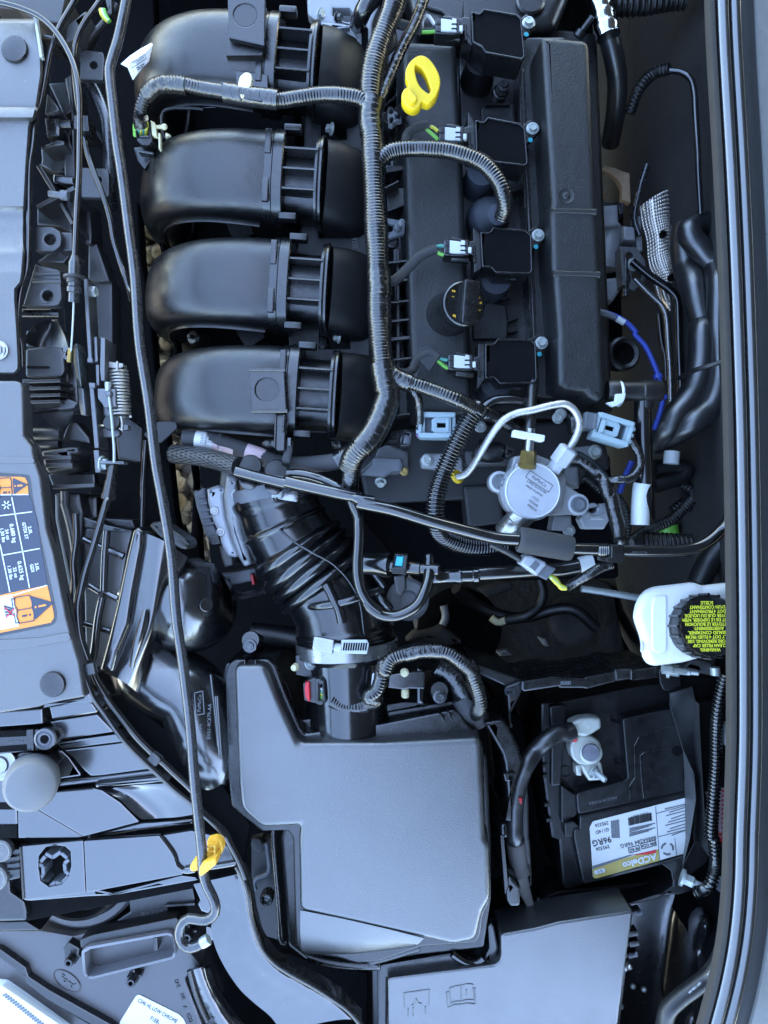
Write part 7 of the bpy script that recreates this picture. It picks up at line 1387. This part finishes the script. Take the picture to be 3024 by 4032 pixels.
prism('step_block', '01: 495,545 588,548 590,700 470,705 505,640', -8, -40, GSA, lc2, bev=1.5, rnd=4); prism('lower_web', '01: 390,720 590,712 520,800 300,790', -20, -50, GSA, lc2, bev=1.5)
prism('drilled_bracket', '01: 285,795 310,815 470,850 498,880 495,960 505,1085 480,1140 440,1152 180,1150 235,960', -2, -12, GSA, lc2, bev=2, rnd=8, holes=[circ('01: 386,1065', 20, 22, -2)]); prism('bracket_floor', '01: 330,1020 440,1020 440,1110 330,1110', -14, -18, SAT, lc2, bev=0)
rib('bracket_fold', Q1('01: 255,940', 0), Q1('01: 495,945', 0), .004, .006, GSA, lc2, bev=.0015); rib('bracket_fold', Q1('01: 280,885', 0), Q1('01: 490,880', 0), .003, .006, GSA, lc2, bev=.0012)
tube('tie_bar', '01: 190,1215 490,1215', .0040, SAT, lc2, z=-18, n=14); tube('tie_bar', '01: 185,1165 420,1165', .0026, SAT, lc2, z=-14, n=10)
loft('dark_scoop', [QW('01: 205,1452 220,1380 270,1320 360,1270', -22), QW('01: 330,1500 360,1420 400,1350 420,1265', -34), QW('01: 560,1500 530,1400 500,1330 470,1258', -22)], BLK, lc2)
prism('flat_pocket', '02: 205,150 360,130 510,140 530,330 505,375 470,382 205,382', -22, -30, GSA, lc2, bev=2, rnd=12); prism('pocket_slot', '02: 215,290 395,292 408,302 395,315 215,312', -21.4, -24, MAT, lc2, bev=.4, rnd=4)
prism('upper_pocket', '02: 210,0 520,0 570,125 510,135 210,140', -34, -44, BLK, lc2, bev=2, rnd=6)
for k, v in enumerate((412, 470, 527, 580)): rib('cooling_fin', Q1('02: 190,%d' % (v+8), 12), Q1('02: 490,%d' % v, -4), .0028, .03, GSA, lc2)
prism('fin_floor', '02: 180,400 500,400 500,640 180,690', -30, -40, BLK, lc2, bev=1); prism('side_face', '02: 530,140 620,200 640,620 560,640 540,400', -40, -60, BLK, lc2, bev=2, rnd=5)
prism('corner_web', '02: 480,570 560,560 640,590 600,640 470,655', -14, -50, GSA, lc2, bev=2, rnd=5); loft('triangle_web', [QW('02: 330,685 400,760 470,830', -18), QW('02: 450,670 480,740 520,825', -24), QW('02: 610,650 580,720 525,825', -30)], GSA, lc2)
tube('round_rib', '02: 280,850 500,850', .0062, GSA, lc2, z=-24, n=16); tube('round_rib', '02: 300,920 490,925', .0055, GSA, lc2, z=-28, n=16); prism('spring_seat', '02: 560,740 620,745 730,880 735,930 500,900', -40, -60, BLK, lc2, bev=2, rnd=6)
prism('boss_block', '02: 330,985 580,950 645,960 640,1000 585,1010 590,1130 390,1170 360,1120', -14, -60, GSA, lc2, bev=3, seg=3, rnd=8); rib('boss_rib', Q1('02: 350,1040', -10), Q1('02: 580,1040', -10), .004, .02, GSA, lc2); rib('boss_rib', Q1('02: 370,1105', -10), Q1('02: 590,1100', -10), .004, .02, GSA, lc2)
prism('lower_pocket', '02: 390,1180 420,1165 770,1170 780,1270 430,1280', -50, -60, BLK, lc2, bev=1.5, rnd=6); rib('pocket_edge', Q1('02: 430,1280', -24), Q1('02: 770,1265', -28), .004, .03, GSA, lc2)
prism('pump_housing', '02: 435,1330 650,1330 670,1452; 03: 680,130 670,340 640,600 600,800 560,800 440,200', -40, -90, GSA, lc2, bev=4, rnd=10); tube('pump_fold', '02: 530,1315,-30 535,1452; 03: 520,40 580,250 620,500 620,640 590,850', .0042, GSA, lc2, z=-32, n=14)
lathe('pump_mark', Q1('03: 600,150', -39.5), (0, 0, 1), SC([(.0115, 0), (.0113, .0005), (.0001, .0002)], 0.55, 1), GSA, lc2, 24)
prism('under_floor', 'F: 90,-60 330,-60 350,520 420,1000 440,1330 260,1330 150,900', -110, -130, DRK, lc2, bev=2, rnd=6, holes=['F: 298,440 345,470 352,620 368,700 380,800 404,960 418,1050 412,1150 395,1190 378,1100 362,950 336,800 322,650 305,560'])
rad = thing('radiator_shroud', 'dark grey radiator shroud panels down between latch and prop rod', 'shroud', 'F: 220,600,-100')
prism('shroud_strip', '01: 685,285 730,290 750,560 745,640 700,640', -60, -90, GSA, rad, bev=2); prism('shroud_strip', '01: 720,650 790,640 895,945 800,955 715,930', -64, -90, GSA, rad, bev=2, rnd=4); prism('shroud_strip', '01: 740,950 915,955 920,1452; 02: 925,240 870,260 780,120', -70, -95, GSA, rad, bev=2)
prism('shroud_face', '02: 860,330 930,240 1050,720 1165,800 1150,1080 960,1060 940,880 980,800', -76, -100, GSA, rad, bev=3, rnd=8); prism('shroud_face', '03: 680,180 1080,200 1110,290 860,235', -60, -90, GSA, rad, bev=2); prism('shroud_socket', '03: 680,0 790,10 795,200 700,180', -60, -90, BLK, rad, bev=3, rnd=6)
tag(tube('coolant_pipe', QW('00: 700,640,-46 760,720 830,870 870,1000 885,1200 890,1452; 01: 880,150 890,260,-60 910,330,-90'), .0066, STD, None, n=20), 'satin grey pipe bending down beside the prop rod, upper left', 'pipe')
tag(tube('black_duct_edge', QW('00: 690,390,-30 750,300 850,190 900,120 960,40'), .0035, RUB, None, n=12), 'thin black moulding sweeping over the drilled plate, upper left', 'moulding')
uw = thing('upper_plug', 'small black plug with green and white wires near the top of the prop rod', 'connector', Q1('00: 880,100', -20))
prism('plug', '00: 850,-40 910,-40 912,115 890,110 870,40', -20, -40, BLK, uw, bev=1.2); 
for k, mt in enumerate((WGR, WWH, WYL)): tube('wire', QW('00: %d,75 %d,130 %d,175' % (850-k*14, 862-k*12, 895-k*6), -24), .0021, mt, uw, n=8)
# latch mechanism
hl2 = thing('hood_latch', 'steel hood latch with levers, coil spring and release wires at the left', 'hood latch', 'F: 220,770,-40')
LAT = M('phosphated_latch_steel', (.11, .113, .118), .36, metal=.6, grain=(300, .25, .0005), cvar=.3)
strip('side_plate', [[Q1('01: 650,885', 6), Q1('01: 655,895', -20)], [Q1('01: 700,915', 6), Q1('01: 705,930', -20)], [Q1('01: 700,1100', 4), Q1('01: 708,1110', -20)], [Q1('01: 718,1452', 4), Q1('01: 726,1452', -20)], [Q1('02: 735,230', 2), Q1('02: 742,230', -24)]], LAT, hl2, thick=.002, ang=20)
rib('side_plate_edge', Q1('01: 698,930', 7), Q1('02: 735,240', 3), .0035, .02, LAT, hl2); rib('side_plate_edge', Q1('02: 745,440', 2), Q1('02: 790,960', 0), .0042, .024, LAT, hl2); rib('side_plate_edge', Q1('02: 785,980', 0), Q1('02: 800,1160', -2), .0050, .024, LAT, hl2)
prism('plate_end', '02: 710,225 755,225 755,262 710,262', 3, -3, LAT, hl2, bev=.7, rnd=3); prism('plate_end', '02: 722,428 775,430 775,470 728,470', 4, -3, LAT, hl2, bev=.7, rnd=3); prism('flange_arm', '02: 800,1062 1010,1072 1012,1092 820,1090', 4, -8, LAT, hl2, bev=1, rnd=3)
bolt(Q1('01: 738,1035', -6), .0052, ZNC, hl2, axis=(1, 0, .08), h=1.0); bolt(Q1('02: 828,1090', -6), .0052, ZNC, hl2, axis=(1, -.1, .08), h=1.0)
loft('catch_lever', [QW('02: 600,125,2 598,260 620,400 640,470', 2), QW('02: 630,110,8 640,260 655,380 665,470', 8), QW('02: 665,125,2 690,260 695,400 670,470', 2)], M('dark_polished_lever', (.05, .06, .062), .22, metal=.7, rvar=.08), hl2, thick=.006)
loft('catch_lever', [QW('02: 640,470,-6 645,600 660,690', -6), QW('02: 680,450,-2 685,570 700,695', -2), QW('02: 700,450,-8 725,600 722,690', -8)], LAT, hl2, thick=.006)
prism('lever_hook', '02: 512,140 530,130 600,150 600,165 545,160 530,205 600,225 600,245 530,240 508,220', -4, -8, LAT, hl2, bev=.8, rnd=4)
lathe('wire_ferrule', Q1('02: 580,152', -2), (-.1, -1, 0), SC([(.0032, 0), (.0034, .001), (.0034, .013), (.0028, .014)], 0.8, 0.9), BRS, hl2, 14)
for s_, z_ in (('02: 760,55 790,50 800,255 770,260', 0), ('02: 820,55 860,65 855,410 825,415 815,330', 4), ('02: 778,280 808,280 810,450 785,455', 0), ('02: 862,80 880,90 875,260 862,250', -2)): prism('pawl_plate', s_, z_, -24, LAT, hl2, bev=1, rnd=4)
prism('spring_anchor', '02: 868,250 940,262 1005,270 1008,300 985,312 940,318 878,305', -6, -16, SPR, hl2, bev=1.2, rnd=4); prism('release_block', '02: 790,472 945,475 948,600 960,625 850,635 830,600 795,560', 2, -26, LAT, hl2, bev=2, rnd=5); prism('block_side', '02: 835,600 890,610 905,720 870,725 840,690', -10, -30, LAT, hl2, bev=1.5)
lathe('ball_end', Q1('02: 890,520', 4), (0, 0, 1), SC([(.0058, -.003), (.0058, .001), (.004, .004), (.0001, .005)], 0.55, 0.6), LAT, hl2, 18); lathe('pivot_pin', Q1('02: 882,462', 2), (0, 1, 0), SC([(.005, -.004), (.005, .004)], 0.55, 1), ZNC, hl2, 14); tube('wire_end', '02: 868,455,-2; 02: 868,430', .0016, ZNC, hl2, n=8)
tube('release_wire', '02: 890,530,4 900,610 912,720 922,840 932,960 932,1080', .0013, ZNC, hl2, z=0, n=10); prism('wire_tongue', '02: 785,768 850,770 875,786 790,784', -8, -10, CRM, hl2, bev=.4)
sp_ = []
for i in range(16*14+1):
    t = i/(16*14); a = t*14*2*math.pi; c = Q1('02: 970,335', -10).lerp(Q1('02: 992,705', -10), t); sp_.append(c+Vector((math.cos(a)*.0082, 0, math.sin(a)*.0082)))
v_, f_, u_ = tube_data(sp_, .00115, 8, .0014, smooth=False); obj('coil_spring', v_, f_, SPR, hl2, 60, u_)
tube('spring_hook', '02: 990,705,4 1000,760 998,810 985,825 978,800', .0012, SPR, hl2, z=2, n=10); prism('spring_tab', '02: 1000,770 1045,772 1045,810 1010,818', -4, -12, LAT, hl2, bev=1, rnd=4); tube('spring_top_hook', '02: 960,330,4 958,290 960,255', .0012, SPR, hl2, n=10)
lathe('grommet', Q1('02: 912,752', -4), (0, .25, 1), SC([(.0135, -.004), (.0145, -.001), (.0135, .002), (.007, .003)], 0.54, 0.6), RUB, hl2, 26); prism('grommet_plate', '02: 800,790 970,805 980,850 960,870 820,875 800,840', -14, -20, LAT, hl2, bev=1, rnd=5)
rc_ = thing('release_cable', 'black sheathed lower release cable with barrel end below the latch', 'cable', Q1('02: 905,1200', -6))
lathe('barrel', Q1('02: 930,1095', -2), Q1('02: 905,1240', -2)-Q1('02: 930,1095', -2), SC([(.0060, 0), (.0078, .003), (.0078, .016), (.0090, .018), (.0090, .030), (.0102, .032), (.0102, .036), (.006, .037)], 0.62, 0.9), SAT, rc_, 22)
tube('sheath', '02: 905,1230,-2 885,1350; 03: 870,60,4 820,230 760,430 700,620 660,790 640,900 645,1050,4 665,1180 720,1340', .0033, RUBG, rc_, z=4, n=16)
